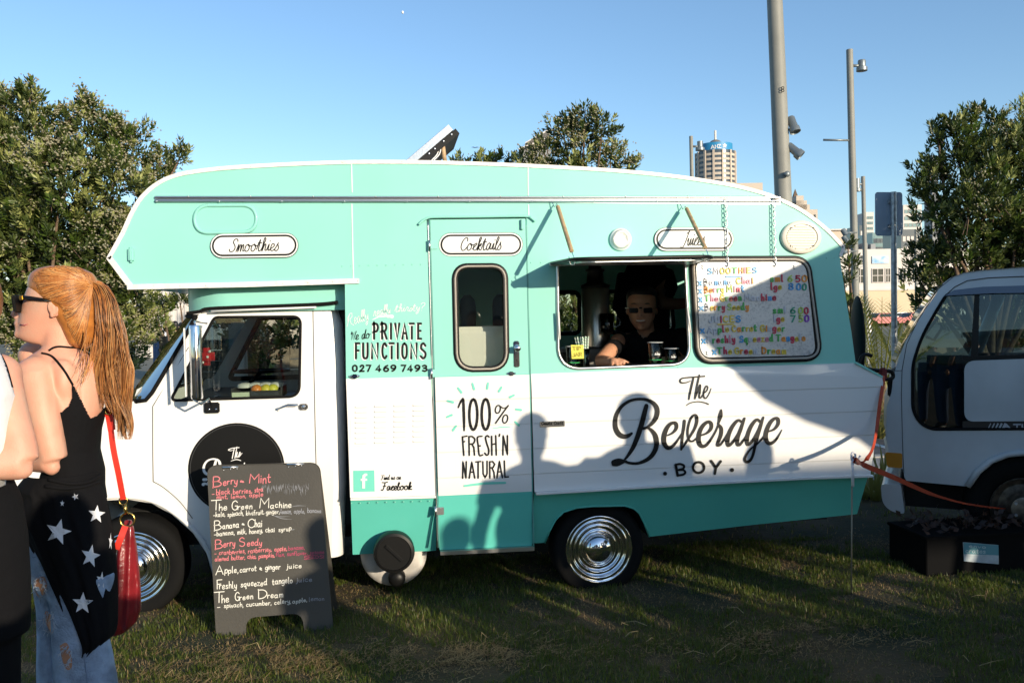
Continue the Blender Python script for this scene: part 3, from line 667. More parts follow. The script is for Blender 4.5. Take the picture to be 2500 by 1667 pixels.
S([(1240, 865, 22), (1312, 838, 28), (1366, 780, 42), (1370, 715, 44), (1330, 690, 40), (1272, 730, 46), (1228, 800, 52), (1206, 890, 56), (1214, 970, 56), (1256, 1010, 48), (1312, 988, 38), (1372, 910, 28), (1430, 810, 24), (1458, 740, 22)])
S([(1500, 538, 26), (1490, 610, 56), (1470, 690, 32), (1464, 722, 30), (1500, 775, 46), (1496, 860, 48), (1462, 950, 42), (1452, 995, 38), (1490, 988, 30), (1540, 920, 26), (1592, 835, 24)])
S([(1765, 690, 30), (1720, 672, 36), (1655, 740, 46), (1604, 840, 52), (1582, 935, 54), (1592, 998, 42), (1640, 968, 36), (1705, 880, 34), (1768, 760, 34), (1805, 645, 28)]); S([(1800, 650, 28), (1762, 770, 44), (1722, 880, 46), (1710, 975, 44), (1740, 990, 36), (1792, 930, 28), (1845, 850, 24)])
S([(2010, 690, 30), (1965, 662, 36), (1902, 730, 46), (1856, 830, 50), (1836, 920, 52), (1846, 985, 42), (1892, 958, 36), (1945, 880, 34), (2005, 760, 34), (2050, 635, 28)]); S([(2050, 632, 26), (2012, 750, 44), (1972, 880, 46), (1940, 1000, 40), (1916, 1110, 36), (1880, 1188, 38), (1830, 1213, 38), (1806, 1180, 34), (1828, 1120, 28), (1885, 1042, 24), (1965, 980, 22), (2032, 912, 22), (2085, 840, 22)])
S([(2112, 818, 20), (2190, 788, 30), (2242, 720, 42), (2240, 655, 44), (2198, 648, 40), (2142, 700, 48), (2098, 790, 54), (2080, 880, 58), (2096, 950, 56), (2142, 972, 46), (2202, 938, 34), (2252, 868, 22), (2292, 795, 10)])
S([(1095, 160, 12), (1040, 180, 16), (982, 182, 20), (963, 155, 20), (990, 124, 20), (1080, 112, 20), (1180, 104, 20), (1283, 97, 20)]); S([(1140, 112, 22), (1115, 220, 26), (1090, 330, 24), (1079, 398, 18)])
S([(1217, 78, 16), (1200, 150, 22), (1175, 270, 22), (1158, 388, 20)]); S([(1160, 388, 14), (1186, 320, 16), (1220, 222, 22), (1229, 222, 20), (1224, 290, 22), (1214, 365, 22), (1236, 378, 16), (1272, 320, 14), (1312, 285, 16), (1325, 240, 16), (1303, 226, 16), (1275, 290, 20), (1272, 360, 20), (1300, 385, 16), (1340, 330, 12), (1370, 255, 8)])
S([(1043, 480, 6), (1100, 444, 14), (1200, 428, 14), (1290, 443, 14), (1333, 462, 16)])
S([(905, 1250), (918, 1325), (930, 1390)], 36); st(ik, kb, [(900, 1252), (960, 1240), (1012, 1262), (1000, 1300), (940, 1318), (1000, 1318), (1030, 1348), (1000, 1378), (930, 1388)], 30, True, q)
oval(ik, kb, 1203, 1285, 73, 70, 32, q); st(ik, kb, [(1368, 1200), (1428, 1288)], 34, False, q); st(ik, kb, [(1492, 1205), (1430, 1288), (1415, 1366)], 34, False, q)
for cx, cy in ((765, 1365), (1638, 1318)): st(ik, kb, [(cx, cy), (cx + 1, cy)], 54, False, q)
ik.build('logo_lettering', BLACK, van)
small('maker_badge', (1347, 1033.5), (.15, .034), CHROME, .004, -.020, .002); ik = Ink(onplane(-.0235)); ik.text('Crusta Craft', (1321, 1037), (1374, 1036), 8, 1.4, 'script', slant=.2); ik.build('badge_lettering', BLACK, van)

# hatch surround, flap, stays
mb = MB(); ringtube(mb, xz(inset2(hatch_px, 1.5)), -.004, .010, 8); hf = mb.build('hatch_frame', ALU, van, True)
hl, hr = W(1344, 641), W(1692, 634); fy = -.50; FL, FR = W(1399, 630, fy), W(1742, 624, -.46)
mb = MB(); fp = fillet([(hl.x, 0), (FL.x, fy), (FR.x, -.47), (hr.x + .03, 0)], [0, .09, .09, 0]); vs = [(a, b - .012, hl.z + (FL.z - hl.z) * min(1, -b / .5) + (FR.z - FL.z) * (a - FL.x) / (FR.x - FL.x) * min(1, -b / .5)) for a, b in fp]
n = len(vs); mb.v = vs + [(a, b, c - .012) for a, b, c in vs]; mb.f = [tuple(range(n)), tuple(range(2 * n - 1, n - 1, -1))] + [(i, (i + 1) % n, n + (i + 1) % n, n + i) for i in range(n)]
flap = mb.build('hatch_flap', MINT, van)
mb = MB(); mb.tube([Vector(v) + Vector((0, 0, -.006)) for v in vs[0:]], .010, 8); mb.build('flap_rim', BLACK, flap, True)
mb = MB(); mb.box(((hl.x + hr.x) / 2, -.02, hl.z - .01), ((hr - hl).length + .02, .035, .02), bev=.004); mb.build('flap_hinge', TRIM, flap)
inn = [((a - (FL.x + FR.x) / 2) * .88 + (FL.x + FR.x) / 2, -.24 + (b + .24) * .86 - .01, c - .014) for a, b, c in vs]; mb = MB(); mb.v = inn + [(a, b, c - .01) for a, b, c in inn]; mb.f = [tuple(range(2 * n - 1, n - 1, -1))] + [(i, (i + 1) % n, n + (i + 1) % n, n + i) for i in range(n)]
mb.build('flap_lining', ALU, flap)
for (rx, ry, bx, by, Yb) in ((1357, 497, 1397, 618, -.44), (1669, 503, 1724, 610, -.44)):
    a = W(rx, ry) + Vector((0, -.03, -.005)); b = W(bx, by, Yb); mb = MB(); d = (b - a).normalized(); mb.cyl(a + d * .035, b - d * .02, .0125, 10); so = mb.build('hatch_stay', WOOD, van, True, 50)
    mb = MB(); mb.tube([a + Vector((-.03, .015, .02)), a + Vector((-.015, 0, -.02)), a, a + d * .04], .003, 6); mb.tube([b - d * .03, b, b + Vector((.012, .0, -.03)), b + Vector((-.01, 0, -.045)), b + Vector((-.02, 0, -.02))], .003, 6); mb.build('stay_hook', CHROME, so, True); mb = MB(); mb.torus(b + Vector((0, 0, -.05)), .014, .003); mb.build('stay_ring', CHROME, so, True)
for px in ((1356, 868, 762), (1674, 812, 750)):
    mb = MB(); a, b = W(px[0] + 8, px[1] - (40 if px[0] < 1500 else 0), -.004), W(px[0] + (5 if px[0] < 1500 else -0), px[2], -.004); mb.tube([a + Vector((0, -.03, 0)), b + Vector((0, -.03, 0))], .006, 8); mb.build('gas_strut', WHITE, van, True)
# menu window surround
winframe('menu_window', menu_px, van, -.008, .017)
panel('menu_window_backing', xz(inset2(menu_px, 6)), [], mat('dark_glass', (.02, .02, .02), .1), van, .012, .004)
# kitchen inside
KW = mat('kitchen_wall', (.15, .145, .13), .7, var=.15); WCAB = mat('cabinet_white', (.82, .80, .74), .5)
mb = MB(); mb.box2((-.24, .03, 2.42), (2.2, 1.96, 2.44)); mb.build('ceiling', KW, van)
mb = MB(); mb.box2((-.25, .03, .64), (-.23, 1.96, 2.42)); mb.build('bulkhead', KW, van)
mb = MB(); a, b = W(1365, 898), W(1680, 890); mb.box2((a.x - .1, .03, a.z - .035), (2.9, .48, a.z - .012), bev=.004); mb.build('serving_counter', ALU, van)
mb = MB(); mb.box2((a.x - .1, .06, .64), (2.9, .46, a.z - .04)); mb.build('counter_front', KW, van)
mb = MB(); z0 = W(1180, 797, .16).z; mb.box2((.28, .16, .66), (.80, .70, z0), bev=.008); mb.build('cabinet', WCAB, van)
mb = MB(); mb.box2((.30, .135, z0 - .30), (.70, .157, z0 - .03), bev=.005); mb.build('drawer_front', WCAB, van)
mb = MB(); mb.box2((.8, 1.5, .64), (2.8, 1.93, 1.40), bev=.01); mb.build('rear_bench', mat('bench', (.16, .16, .15), .5), van)
mb = MB(); mb.box2((.9, 1.48, 1.40), (2.7, 1.93, 1.43)); mb.build('bench_top', ALU, van)
for i, (px, Yd) in enumerate(((1143, .42), (1222, .42))):
    p = W(px, 800, Yd); mb = MB(); mb.lathe([(.05, 0), (.052, .12), (.045, .17), (.02, .2), (0, .2)], (p.x, Yd, z0), (0, 0, 1), 16)
    tag(mb.build('storage_jar', DARK, None, True), ('dark rounded jar left' if i == 0 else 'dark rounded jar right') + ' on the white cabinet behind the door window', 'jar', 'jars on the white cabinet')

# wheels
def wheel(c, name='wheel', tr=.30, parent=van, ring=True):
    c = Vector(c); mb = MB()
    mb.lathe([(tr - .105, .0), (tr - .085, -.02), (tr - .03, -.028), (tr - .008, -.012), (tr, .02), (tr, .13), (tr - .02, .17), (tr - .1, .18)], c, (0, 1, 0), 48)
    ty = mb.build(name, RUBBER, parent, True)
    mb = MB()
    prof = [(.214, .0), (.216, -.012), (.208, -.022), (.198, -.020), (.190, -.012), (.184, -.016), (.176, -.022), (.168, -.014), (.160, .004), (.152, .0), (.146, -.008), (.138, .0), (.130, .012), (.120, .008), (.112, -.002), (.106, .004), (.100, .016), (.094, .010), (.088, -.012), (.07, -.028), (.045, -.04), (.02, -.045), (0.0, -.046)]
    mb.lathe(prof, c, (0, 1, 0), 64); mb.build('hubcap', CHROME, ty, True)
    return ty
hb = W(1461, 1339, .12); wheel((hb.x, .12, hb.z), tr=.29)
hb2 = W(325, 1386, .16); wheel((hb2.x, .16, .275), tr=.295)
mb = MB(); mb.cyl((hb.x, .25, hb.z), (hb.x, 1.8, hb.z), .04, 10); mb.build('axle', DARK, van)
wheel((hb.x, VW - .2, hb.z)); 
# hose reel and the disc below the skirt
p = W(962, 1349, -.03); mb = MB(); mb.lathe([(.118, .05), (.12, -.0), (.115, -.02), (.10, -.024), (.098, -.016), (0, -.016)], (p.x, -.02, p.z), (0, 1, 0), 40); cp = mb.build('filler_cap', BLACK, van, True, 50)
mb = MB(); mb.box((p.x, -.042, p.z), (.13, .012, .014), Matrix.Rotation(math.radians(45), 3, 'Y')); mb.build('cap_grip', BLACK, cp)
p = W(962, 1352, .16); mb = MB(); mb.lathe([(0, -.01), (.10, -.01), (.17, 0), (.196, .015), (.2, .03), (.19, .06)], (p.x, .16, p.z), (0, 1, 0), 48); mb.build('spare_disc', mat('dirty_white', (.5, .47, .43), .5, var=.3, vscale=9), van, True)
p = W(969, 1411, .1); mb = MB(); mb.lathe([(0, -.03), (.03, -.03), (.05, -.01), (.052, .03)], (p.x, .1, p.z), (0, 1, 0), 24); mb.build('drain_plug', BLACK, van, True)
# ================================================================== cab
k4 = crop(250, 700, .3508); CYc = .10
def C4(pts): return [k4(*p) for p in pts]
ycab = lambda x, z: .10 * max(0, (.95 - z)) ** 2 + .12 * max(0, z - 1.15) ** 2
arch2 = [(517, 1425), (501, 1355), (468, 1302), (418, 1256), (369, 1229), (311, 1219), (253, 1222), (205, 1243), (172, 1290), (152, 1360), (147, 1425)]
side = [*C4([(745, 140), (1490, 130), (1548, 138), (1585, 260), (1600, 500), (1604, 900), (1608, 1400)]), (808, 1366), (700, 1385), *arch2, (70, 1415), (18, 1385), (6, 1250), (10, 1090), (45, 1015), (140, 992), (300, 982),
        *C4([(235, 795), (300, 790), (345, 745), (640, 235), (655, 205), (680, 180)])]
win = fillet(C4([(772, 212), (1376, 207), (1371, 762), (476, 790)]), [8, 18, 24, 14])
zc = [.3 + .08 * i for i in range(20)]
cab = panel('cab_side', xz(side, CYc), [xz(win, CYc)], WHITE, van, CYc, .02, ycab, zcuts=zc, smooth=True, angle=30)
mb = MB(); lp = xz(win, CYc); P = [Vector((a, CYc + ycab(a, b) - .004, b)) for a, b in lp]; mb.tube(P + [P[0]], .008, 8, cap=False); dw = mb.build('door_window', RUBBER, van, True)
panel('pane', inset2(lp, .003), [], GLASS, dw, CYc + .03, .004)
lnK = mat('seam_dark', (.06, .06, .06), .6)
def seam(pts, name='panel_gap', r=.0025, Y=CYc, dy=0.):
    P = []
    for a, b in smoothline(pts, 4):
        q = W(a, b, Y); y = Y + ycab(q.x, q.z); q = W(a, b, y); P.append(Vector((q.x, y - .0005 + dy, q.z)))
    mb = MB(); mb.tube(P, r, 5); return mb.build(name, lnK, van, True)
seam(C4([(1465, 138), (1475, 700), (1487, 1230), (1500, 1500)])); seam(C4([(600, 420), (350, 832)])); seam([k4(350, 832), (373, 1090), (374, 1175)]); seam([(374, 1175), (400, 1190), (440, 1225), (470, 1265)])
mb = MB(); P = []
for a, b in smoothline([(524, 1425), (507, 1352), (474, 1298), (423, 1250), (371, 1222), (311, 1212), (250, 1215), (200, 1237), (165, 1287)], 4):
    q = W(a, b, CYc); P.append(Vector((q.x, CYc + ycab(q.x, q.z) - .008, q.z)))
mb.tube(P, .014, 8); mb.build('wheel_arch_lip', WHITE, van, True)
# wheel well and inner dark
mb = MB(); Q = [W(a, b, CYc) for a, b in arch2]
for q in Q: mb.v += [(q.x, CYc + .02, q.z), (q.x, .6, q.z)]
for i in range(len(Q) - 1): mb.f.append((2 * i, 2 * i + 1, 2 * i + 3, 2 * i + 2))
mb.build('wheel_well', mat('underseal2', (.012, .012, .012), .9), van)
# rounded rear corner of the cab, mint link panel, dark gap
mb = MB(); rows = C4([(1548, 138), (1585, 260), (1600, 500), (1604, 900), (1608, 1400)]) + [(808, 1366)]
for a, b in rows:
    q = W(a, b, CYc); y = CYc + ycab(q.x, q.z)
    for j in range(7):
        t = math.pi / 2 * j / 6; mb.v.append((q.x + .07 * math.sin(t), y + .10 * (1 - math.cos(t)), q.z))
for i in range(len(rows) - 1):
    for j in range(6): mb.f.append((i * 7 + j, i * 7 + j + 1, (i + 1) * 7 + j + 1, (i + 1) * 7 + j))
mb.build('cab_corner', WHITE, van, True)
cx0 = W(*k4(1604, 700), CYc).x
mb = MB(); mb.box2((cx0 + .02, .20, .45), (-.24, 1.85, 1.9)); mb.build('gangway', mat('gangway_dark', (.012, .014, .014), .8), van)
mb = MB(); g = [(cx0 + .04, .14, 1.90), (cx0 + .10, .185, 1.72), (cx0 + .12, .19, 1.60), (cx0 + .16, .192, 1.50), (-.25, .195, 1.42)]
vs = []
for i, (x, y, z) in enumerate(g): vs += [(x, y, z), (-.245, y, z)]
mb.add(vs, [(2 * i, 2 * i + 1, 2 * i + 3, 2 * i + 2) for i in range(len(g) - 1)]); mb.build('link_panel', MINT, van, True)
# windscreen wrapping round to the side
inn = C4([(648, 212), (635, 240), (560, 372), (450, 562), (345, 738), (300, 790), (240, 797)]); outl = C4([(590, 205), (575, 222), (488, 345), (372, 505), (262, 655), (180, 765), (150, 790)])
cols = []
for j, (w_, Y) in enumerate(((0, .10), (.35, .16), (.72, .27), (1, .42))):
    cols.append([W(a[0] + (b[0] - a[0]) * w_, a[1] + (b[1] - a[1]) * w_, Y) for a, b in zip(inn, outl)])
for Y, dx in ((.8, -.05), (1.2, -.05)): cols.append([Vector((q.x + dx, Y, q.z)) for q in cols[3]])
for c in (cols[3], cols[2], cols[1], cols[0]): cols.append([Vector((q.x, VW - q.y, q.z)) for q in c])
mb = MB(); n = len(inn)
for c in cols: mb.v += [tuple(q) for q in c]
mb.f = [(j * n + i, j * n + i + 1, (j + 1) * n + i + 1, (j + 1) * n + i) for j in range(len(cols) - 1) for i in range(n - 1)]
ws = mb.build('windscreen', glassmat('screen_glass', (.22, .30, .34), .45, 1.55), van, True)
mb = MB(); mb.tube(cols[0], .012, 8); mb.tube(list(c[0] for c in cols), .014, 8); mb.tube(list(c[-1] for c in cols), .014, 8); mb.build('screen_seal', RUBBER, ws, True)
small_ = [W(*k4(a, b), .26) for a, b in ((215, 715), (262, 690), (250, 745), (200, 765))]; mb = MB(); mb.add([q + Vector((.02, .0, 0)) for q in small_], [(0, 1, 2, 3)]); mb.build('licence_sticker', mat('sticker', (.6, .62, .6), .5), ws)
# cab skins across the width: roof, bonnet, nose
def acr(name, pts, m, y0=.12, y1=1.88):
    mb = MB(); P = [W(a, b, CYc) for a, b in pts]
    for q in P:
        mb.v += [(q.x, y0, q.z), (q.x, y1, q.z)]
    mb.f = [(2 * i, 2 * i + 1, 2 * i + 3, 2 * i + 2) for i in range(len(P) - 1)]; return mb.build(name, m, van, True, 50)
acr('cab_roof', C4([(655, 205), (680, 180), (745, 142), (1548, 138)]), WHITE); acr('bonnet', [(300, 982), (140, 992), (45, 1015), (10, 1090), (6, 1250), (18, 1385), (70, 1415)], WHITE)
farc = panel('far_cab_side', xz(side, CYc), [xz(win, CYc)], WHITE, van, VW - .12, .02)
mb = MB(); mb.tube([Vector((a, VW - .12, b)) for a, b in lp] + [Vector((lp[0][0], VW - .12, lp[0][1]))], .02, 6, cap=False); mb.build('far_window_seal', RUBBER, van, True)
# fairing between cab roof and over-cab
a = W(*k4(578, 150), .3); z0 = W(*k4(600, 178), CYc).z; z1 = W(318, 702).z; x1 = -.25
pl = [(x1, .115)] + [(a.x + .28 - .28 * math.sin(t), .115 + .3 - .3 * math.cos(t)) for t in [math.pi / 2 * i / 8 for i in range(9)]] + [(a.x + .28 - .28 * math.cos(t), 1.6 + .28 * math.sin(t)) for t in [math.pi / 2 * i / 6 for i in range(7)]] + [(x1, 1.88)]
mb = MB()
for i, (x, y) in enumerate(pl): mb.v += [(x, y, z0), (x, y - .012 if i < 3 else y, (z0 + z1) / 2), (x, y, z1 + .02)]
mb.f = [(3 * i + j, 3 * i + j + 1, 3 * i + 4 + j, 3 * i + 3 + j) for i in range(len(pl) - 1) for j in (0, 1)]; mb.build('roof_fairing', MINT, van, True, 40)
mb = MB(); gp = [W(*k4(*p), CYc) + Vector((0, -.012, 0)) for p in ((590, 186), (680, 172), (752, 152), (1100, 138), (1500, 122), (1640, 108))]; mb.tube([Vector(smooth) for smooth in smoothline([tuple(q) for q in gp], 4)], .010, 8, flat=1.); mb.build('gutter_seal', RUBBER, van, True)
mb = MB(); gp = [W(*k4(*p), CYc) + Vector((0, -.016, -.006)) for p in ((760, 163), (1100, 150), (1490, 136))]; mb.tube(gp, .006, 6); mb.build('gutter', WHITE, van, True)
# wing mirror, bracket
YM = -.14; a = W(*k4(601, 268), YM); b = W(*k4(703, 778), YM)
mb = MB(); c = (a + b) / 2; mb.tube([Vector((c.x, YM, b.z)), Vector((c.x, YM, b.z + .012)), Vector((c.x, YM, a.z - .012)), Vector((c.x, YM, a.z))], [(b.x - a.x) * .44, (b.x - a.x) * .5, (b.x - a.x) * .5, (b.x - a.x) * .44], 28); wm = mb.build('wing_mirror', CHROME, van, True, 60)
mb = MB(); mb.box((c.x - .052, c.y - .02, c.z), (.006, .02, a.z - b.z - .03)); mb.build('reflector_edge', WHITE, wm)
e = W(*k4(765, 840), CYc); mb = MB(); mb.box((e.x, CYc - .01, e.z), (.085, .02, .062), bev=.006); mb.build('mirror_bracket', BLACK, van)
mb = MB(); t = W(*k4(725, 255), .06); mb.tube([Vector((c.x - .02, YM, b.z - .005)), Vector((c.x + .02, YM, b.z - .03)), Vector((e.x - .01, CYc - .03, b.z - .02)), Vector((e.x, CYc - .015, e.z + .01))], .006, 8); mb.tube([Vector((c.x, YM, a.z)), Vector((c.x, YM, a.z + .02)), t], .006, 8)
for dx in (-.012, .025): mb.ell((e.x + dx, CYc - .022, e.z - .008), (.006, .004, .006), 8, 5)
mb.build('mirror_arm', CHROME, wm, True)
# door handle
mb = MB(); a = W(*k4(1225, 848), CYc - .03); b = W(*k4(1360, 822), CYc - .03); mb.tube([a + Vector((0, .02, -.008)), a, (a + b) / 2 + Vector((0, -.01, .012)), b], .007, 8); c = W(*k4(1400, 835), CYc - .012); mb.box(c, (.05, .016, .036), bev=.007); mb.ell(c + Vector((0, -.01, 0)), (.012, .008, .012), 10, 6); mb.build('cab_door_handle', CHROME, van, True, 60)
# round door badge with white lettering
kc = W(*k4(934, 1248), CYc); rad = .5 * (W(*k4(1270, 1248), CYc) - W(*k4(597, 1248), CYc)).length
yb = lambda x, z: ycab(x, z)
cir = [(kc.x + rad * math.cos(2 * math.pi * i / 56), kc.z - .015 + rad * .985 * math.sin(2 * math.pi * i / 56)) for i in range(56)]
bd = panel('round_decal', cir, [], BLACK, van, CYc - .0015, .0012, yb, zcuts=zc)
mb = MB(); P = [Vector((kc.x + (x - kc.x) * .955, CYc + yb(x, z) - .002, kc.z - .015 + (z - kc.z + .015) * .955)) for x, z in cir]; mb.tube(P + [P[0]], .0012, 4, cap=False); mb.build('decal_ring', mat('grey_ring', (.09, .09, .09), .4), bd)
kk = crop(0, 0, 1.0); s1 = .42; off = k4(700, 1280)
def kq(x, y): return (off[0] + (x - 90) * .18707 * .385 * 1.0, off[1] + (y - 780) * .18707 * .40 - (x - 90) * .0008)
Lc = onplane(CYc, lambda x, z: yb(x, z) - .0025); ik = Ink(Lc, .001); ikS = ik; q = .18707 * .42 * 1.35
def S2(pts): st(ikS, kq, pts, 30, True, q)
S2([(330, 842, 34), (225, 882, 62), (125, 780, 62), (130, 610, 52), (235, 460, 42), (420, 395, 36), (605, 440, 50), (666, 570, 62), (600, 708, 48), (455, 772, 44)]); S2([(540, 765, 26), (638, 865, 60), (640, 1050, 64), (500, 1200, 48), (300, 1226, 36), (160, 1192, 52), (100, 1220, 74)])
S2([(522, 482, 56), (455, 740, 66), (345, 1030, 56), (232, 1190, 26)])
S2([(800, 868, 18), (912, 780, 42), (880, 703, 42), (778, 800, 56), (762, 985, 60), (866, 1008, 40), (985, 850, 22)]); S2([(1020, 678, 36), (988, 950, 34), (976, 1055, 26), (1090, 885, 30), (1180, 700, 40), (1150, 602, 30), (1078, 720, 28), (1068, 890, 26), (1135, 940, 22), (1235, 868, 20)])
S2([(1240, 865, 22), (1366, 780, 42), (1330, 690, 40), (1228, 800, 52), (1214, 970, 56), (1312, 988, 38), (1430, 810, 24), (1458, 740, 22)]); S2([(1500, 538, 26), (1470, 690, 32), (1500, 775, 46), (1462, 950, 42), (1490, 988, 30), (1592, 835, 24)])
S2([(1765, 690, 30), (1655, 740, 46), (1582, 935, 54), (1640, 968, 36), (1768, 760, 34), (1805, 645, 28)]); S2([(1800, 650, 28), (1722, 880, 46), (1740, 990, 36), (1845, 850, 24)]); S2([(2010, 690, 30), (1902, 730, 46), (1836, 920, 52), (1892, 958, 36), (2005, 760, 34), (2050, 635, 28)])
S2([(2050, 632, 26), (1972, 880, 46), (1916, 1110, 36), (1830, 1213, 38), (1828, 1120, 28), (2032, 912, 22), (2085, 840, 22)]); S2([(2112, 818, 20), (2242, 720, 42), (2198, 648, 40), (2098, 790, 54), (2096, 950, 56), (2202, 938, 34), (2292, 795, 10)])
kt = lambda x, y: (k4(875, 1115)[0] + (x - 955) * .082, k4(875, 1115)[1] + (y - 80) * .087 - (x - 955) * .002)
for p_ in ([(1095, 160, 12), (1040, 180, 16), (963, 155, 20), (1080, 112, 20), (1283, 97, 20)], [(1140, 112, 26), (1079, 398, 24)], [(1217, 78, 20), (1158, 388, 24)], [(1160, 388, 20), (1229, 222, 24), (1214, 365, 24), (1312, 285, 20), (1303, 226, 20), (1272, 360, 24), (1370, 255, 12)], [(1043, 470, 12), (1200, 430, 22), (1333, 462, 18)]): st(ik, kt, p_, 22, True, .095)
ik.stroke([k4(705, 1341), k4(722, 1340)], 7); ik.build('logo_lettering', WHITE, bd)
# inside the cab
mb = MB(); a = W(*k4(480, 790), .5); mb.box2((a.x - .05, .15, a.z - .25), (a.x + .35, 1.8, a.z - .02), bev=.03); mb.build('dashboard', DARK, van)
mb = MB(); mb.torus((a.x + .42, 1.35, a.z + .12), .19, .012, (1, 0, -.9), 32, 8); mb.cyl((a.x + .25, 1.35, a.z - .05), (a.x + .42, 1.35, a.z + .12), .015, 8); mb.build('steering_wheel', BLACK, van, True)
mb = MB(); b = W(*k4(1340, 770), .5); mb.box2((b.x - .62, .2, .6), (b.x - .02, 1.8, b.z - .06), bev=.05); mb.build('bench_seat', mat('seat_vinyl', (.03, .03, .03), .5), van)
mb = MB(); p = W(*k4(945, 460), 2.12); mb.box(p, (.14, .05, .50), bev=.02); mb.build('far_wing_mirror', mat('mirror_shell', (.5, .5, .46), .4), van, True, 50)
p = W(*k4(722, 486), .8); DM = mat('red_fluff', (.55, .012, .02), .9, bump=.6, bscale=90)
dice = thing('fuzzy_dice', 'red fluffy dice with white spots hanging behind the cab windscreen', 'fuzzy dice', p)
mb = MB(); mb.box(p, (.10, .10, .115), Matrix.Rotation(.5, 3, 'Z'), bev=.03); mb.build('die', DM, dice, True); mb = MB()
for dx, dz in ((-.02, .03), (.02, .0), (-.01, -.035), (.035, .035)): mb.ell(p + Vector((dx, -.058, dz)), (.009, .006, .009), 8, 5)
mb.build('spots', WHITE, dice, True); mb = MB(); mb.cyl(p + Vector((0, 0, .05)), p + Vector((0, 0, .22)), .002, 5); mb.build('cord', BLACK, dice)
# tray on the seat
t0 = W(*k4(905, 765), .28); t1 = W(*k4(1255, 755), .28); tray = thing('fruit_tray', 'black cardboard tray of fruit and white lids inside the cab window', 'tray', (t0 + t1) / 2)
mb = MB(); cxx = (t0.x + t1.x) / 2; L = t1.x - t0.x; zt = t0.z; mb.box2((t0.x, .24, zt - .01), (t1.x, .50, zt)); mb.box2((t0.x, .24, zt), (t1.x, .248, zt + .035)); mb.box2((t0.x, .49, zt), (t1.x, .498, zt + .035)); mb.box2((t0.x, .248, zt), (t0.x + .008, .49, zt + .05)); mb.box2((t1.x - .008, .248, zt), (t1.x, .49, zt + .05)); mb.build('box', DARK, tray)
mb = MB(); mb.box2((t0.x + .005, .236, zt - .005), (t0.x + L * .36, .239, zt + .028)); mb.build('paper_label', mat('label_paper', (.6, .66, .5), .6), tray)
for i, (c_, fx) in enumerate((((.75, .25, .05), .47), ((.75, .62, .08), .66), ((.75, .7, .1), .8))):
    mb = MB(); mb.ell((t0.x + L * fx, .30, zt + .035), (.035, .035, .033), 14, 8); mb.build('fruit', mat('fruit%d' % i, c_, .35), tray, True)
for i in range(4):
    mb = MB(); mb.lathe([(.048, 0), (.05, .006), (.044, .022), (.02, .03), (0, .032)], (t0.x + L * (.2 + .21 * i), .38, zt + .045), (0, 0, 1), 18); mb.build('lid', mat('lid_white', (.7, .69, .64), .5) if i == 0 else bpy.data.materials['lid_white'], tray, True)

# ------------------------------------------------------------------ solar panel on the roof
k8r = crop(950, 220, .2976); YS = .55
A = W(*k8r(125, 590), YS); B = W(*k8r(487, 283), YS); d = (B - A).normalized(); nrm = Vector((d.z, 0, -d.x))
spn = thing('solar_panel', 'tilted solar panel propped up on the camper roof', 'solar panel', (A.x, 1.0, A.z)); L = (B - A).length
def slab(name, o0, o1, th, m, y0=YS, y1=YS + .55, off=0.):
    mb = MB(); p = [A + d * o0 + nrm * off, A + d * o1 + nrm * off, A + d * o1 + nrm * (off + th), A + d * o0 + nrm * (off + th)]
    mb.v = [(q.x, y0, q.z) for q in p] + [(q.x, y1, q.z) for q in p]; mb.f = [(0, 1, 2, 3), (7, 6, 5, 4), (0, 4, 5, 1), (1, 5, 6, 2), (2, 6, 7, 3), (3, 7, 4, 0)]; return mb.build(name, m, spn)
slab('panel_frame', 0, L, .045, ALU); slab('backing', .05, L + .02, .04, BLACK, YS + .01, YS + .54, .047); slab('cells', .02, L - .02, .003, mat('cells', (.01, .015, .05), .15), YS + .02, YS + .53, -.004)
p0 = W(*k8r(437, 430), YS + .03); p1 = W(*k8r(458, 585), YS + .03); mb = MB(); mb.cyl(p0, p1, .014, 8); mb.build('prop', WOOD, spn, True)
mb = MB()
for dx in (0, 18): mb.tube([W(*k8r(*q), YS + .02) for q in smoothline([(395 + dx, 445), (405 + dx, 480), (392 + dx, 530), (345 + dx, 580)], 4)], .004, 6)
mb.build('cable', WHITE, spn, True)
mb = MB()
for t in (.2, .42, .55, .75, .93): q = A + d * L * t + nrm * .06; mb.ell((q.x, YS + .006, q.z), (.008, .006, .008), 8, 5)
mb.build('bolts', ALU, spn, True)

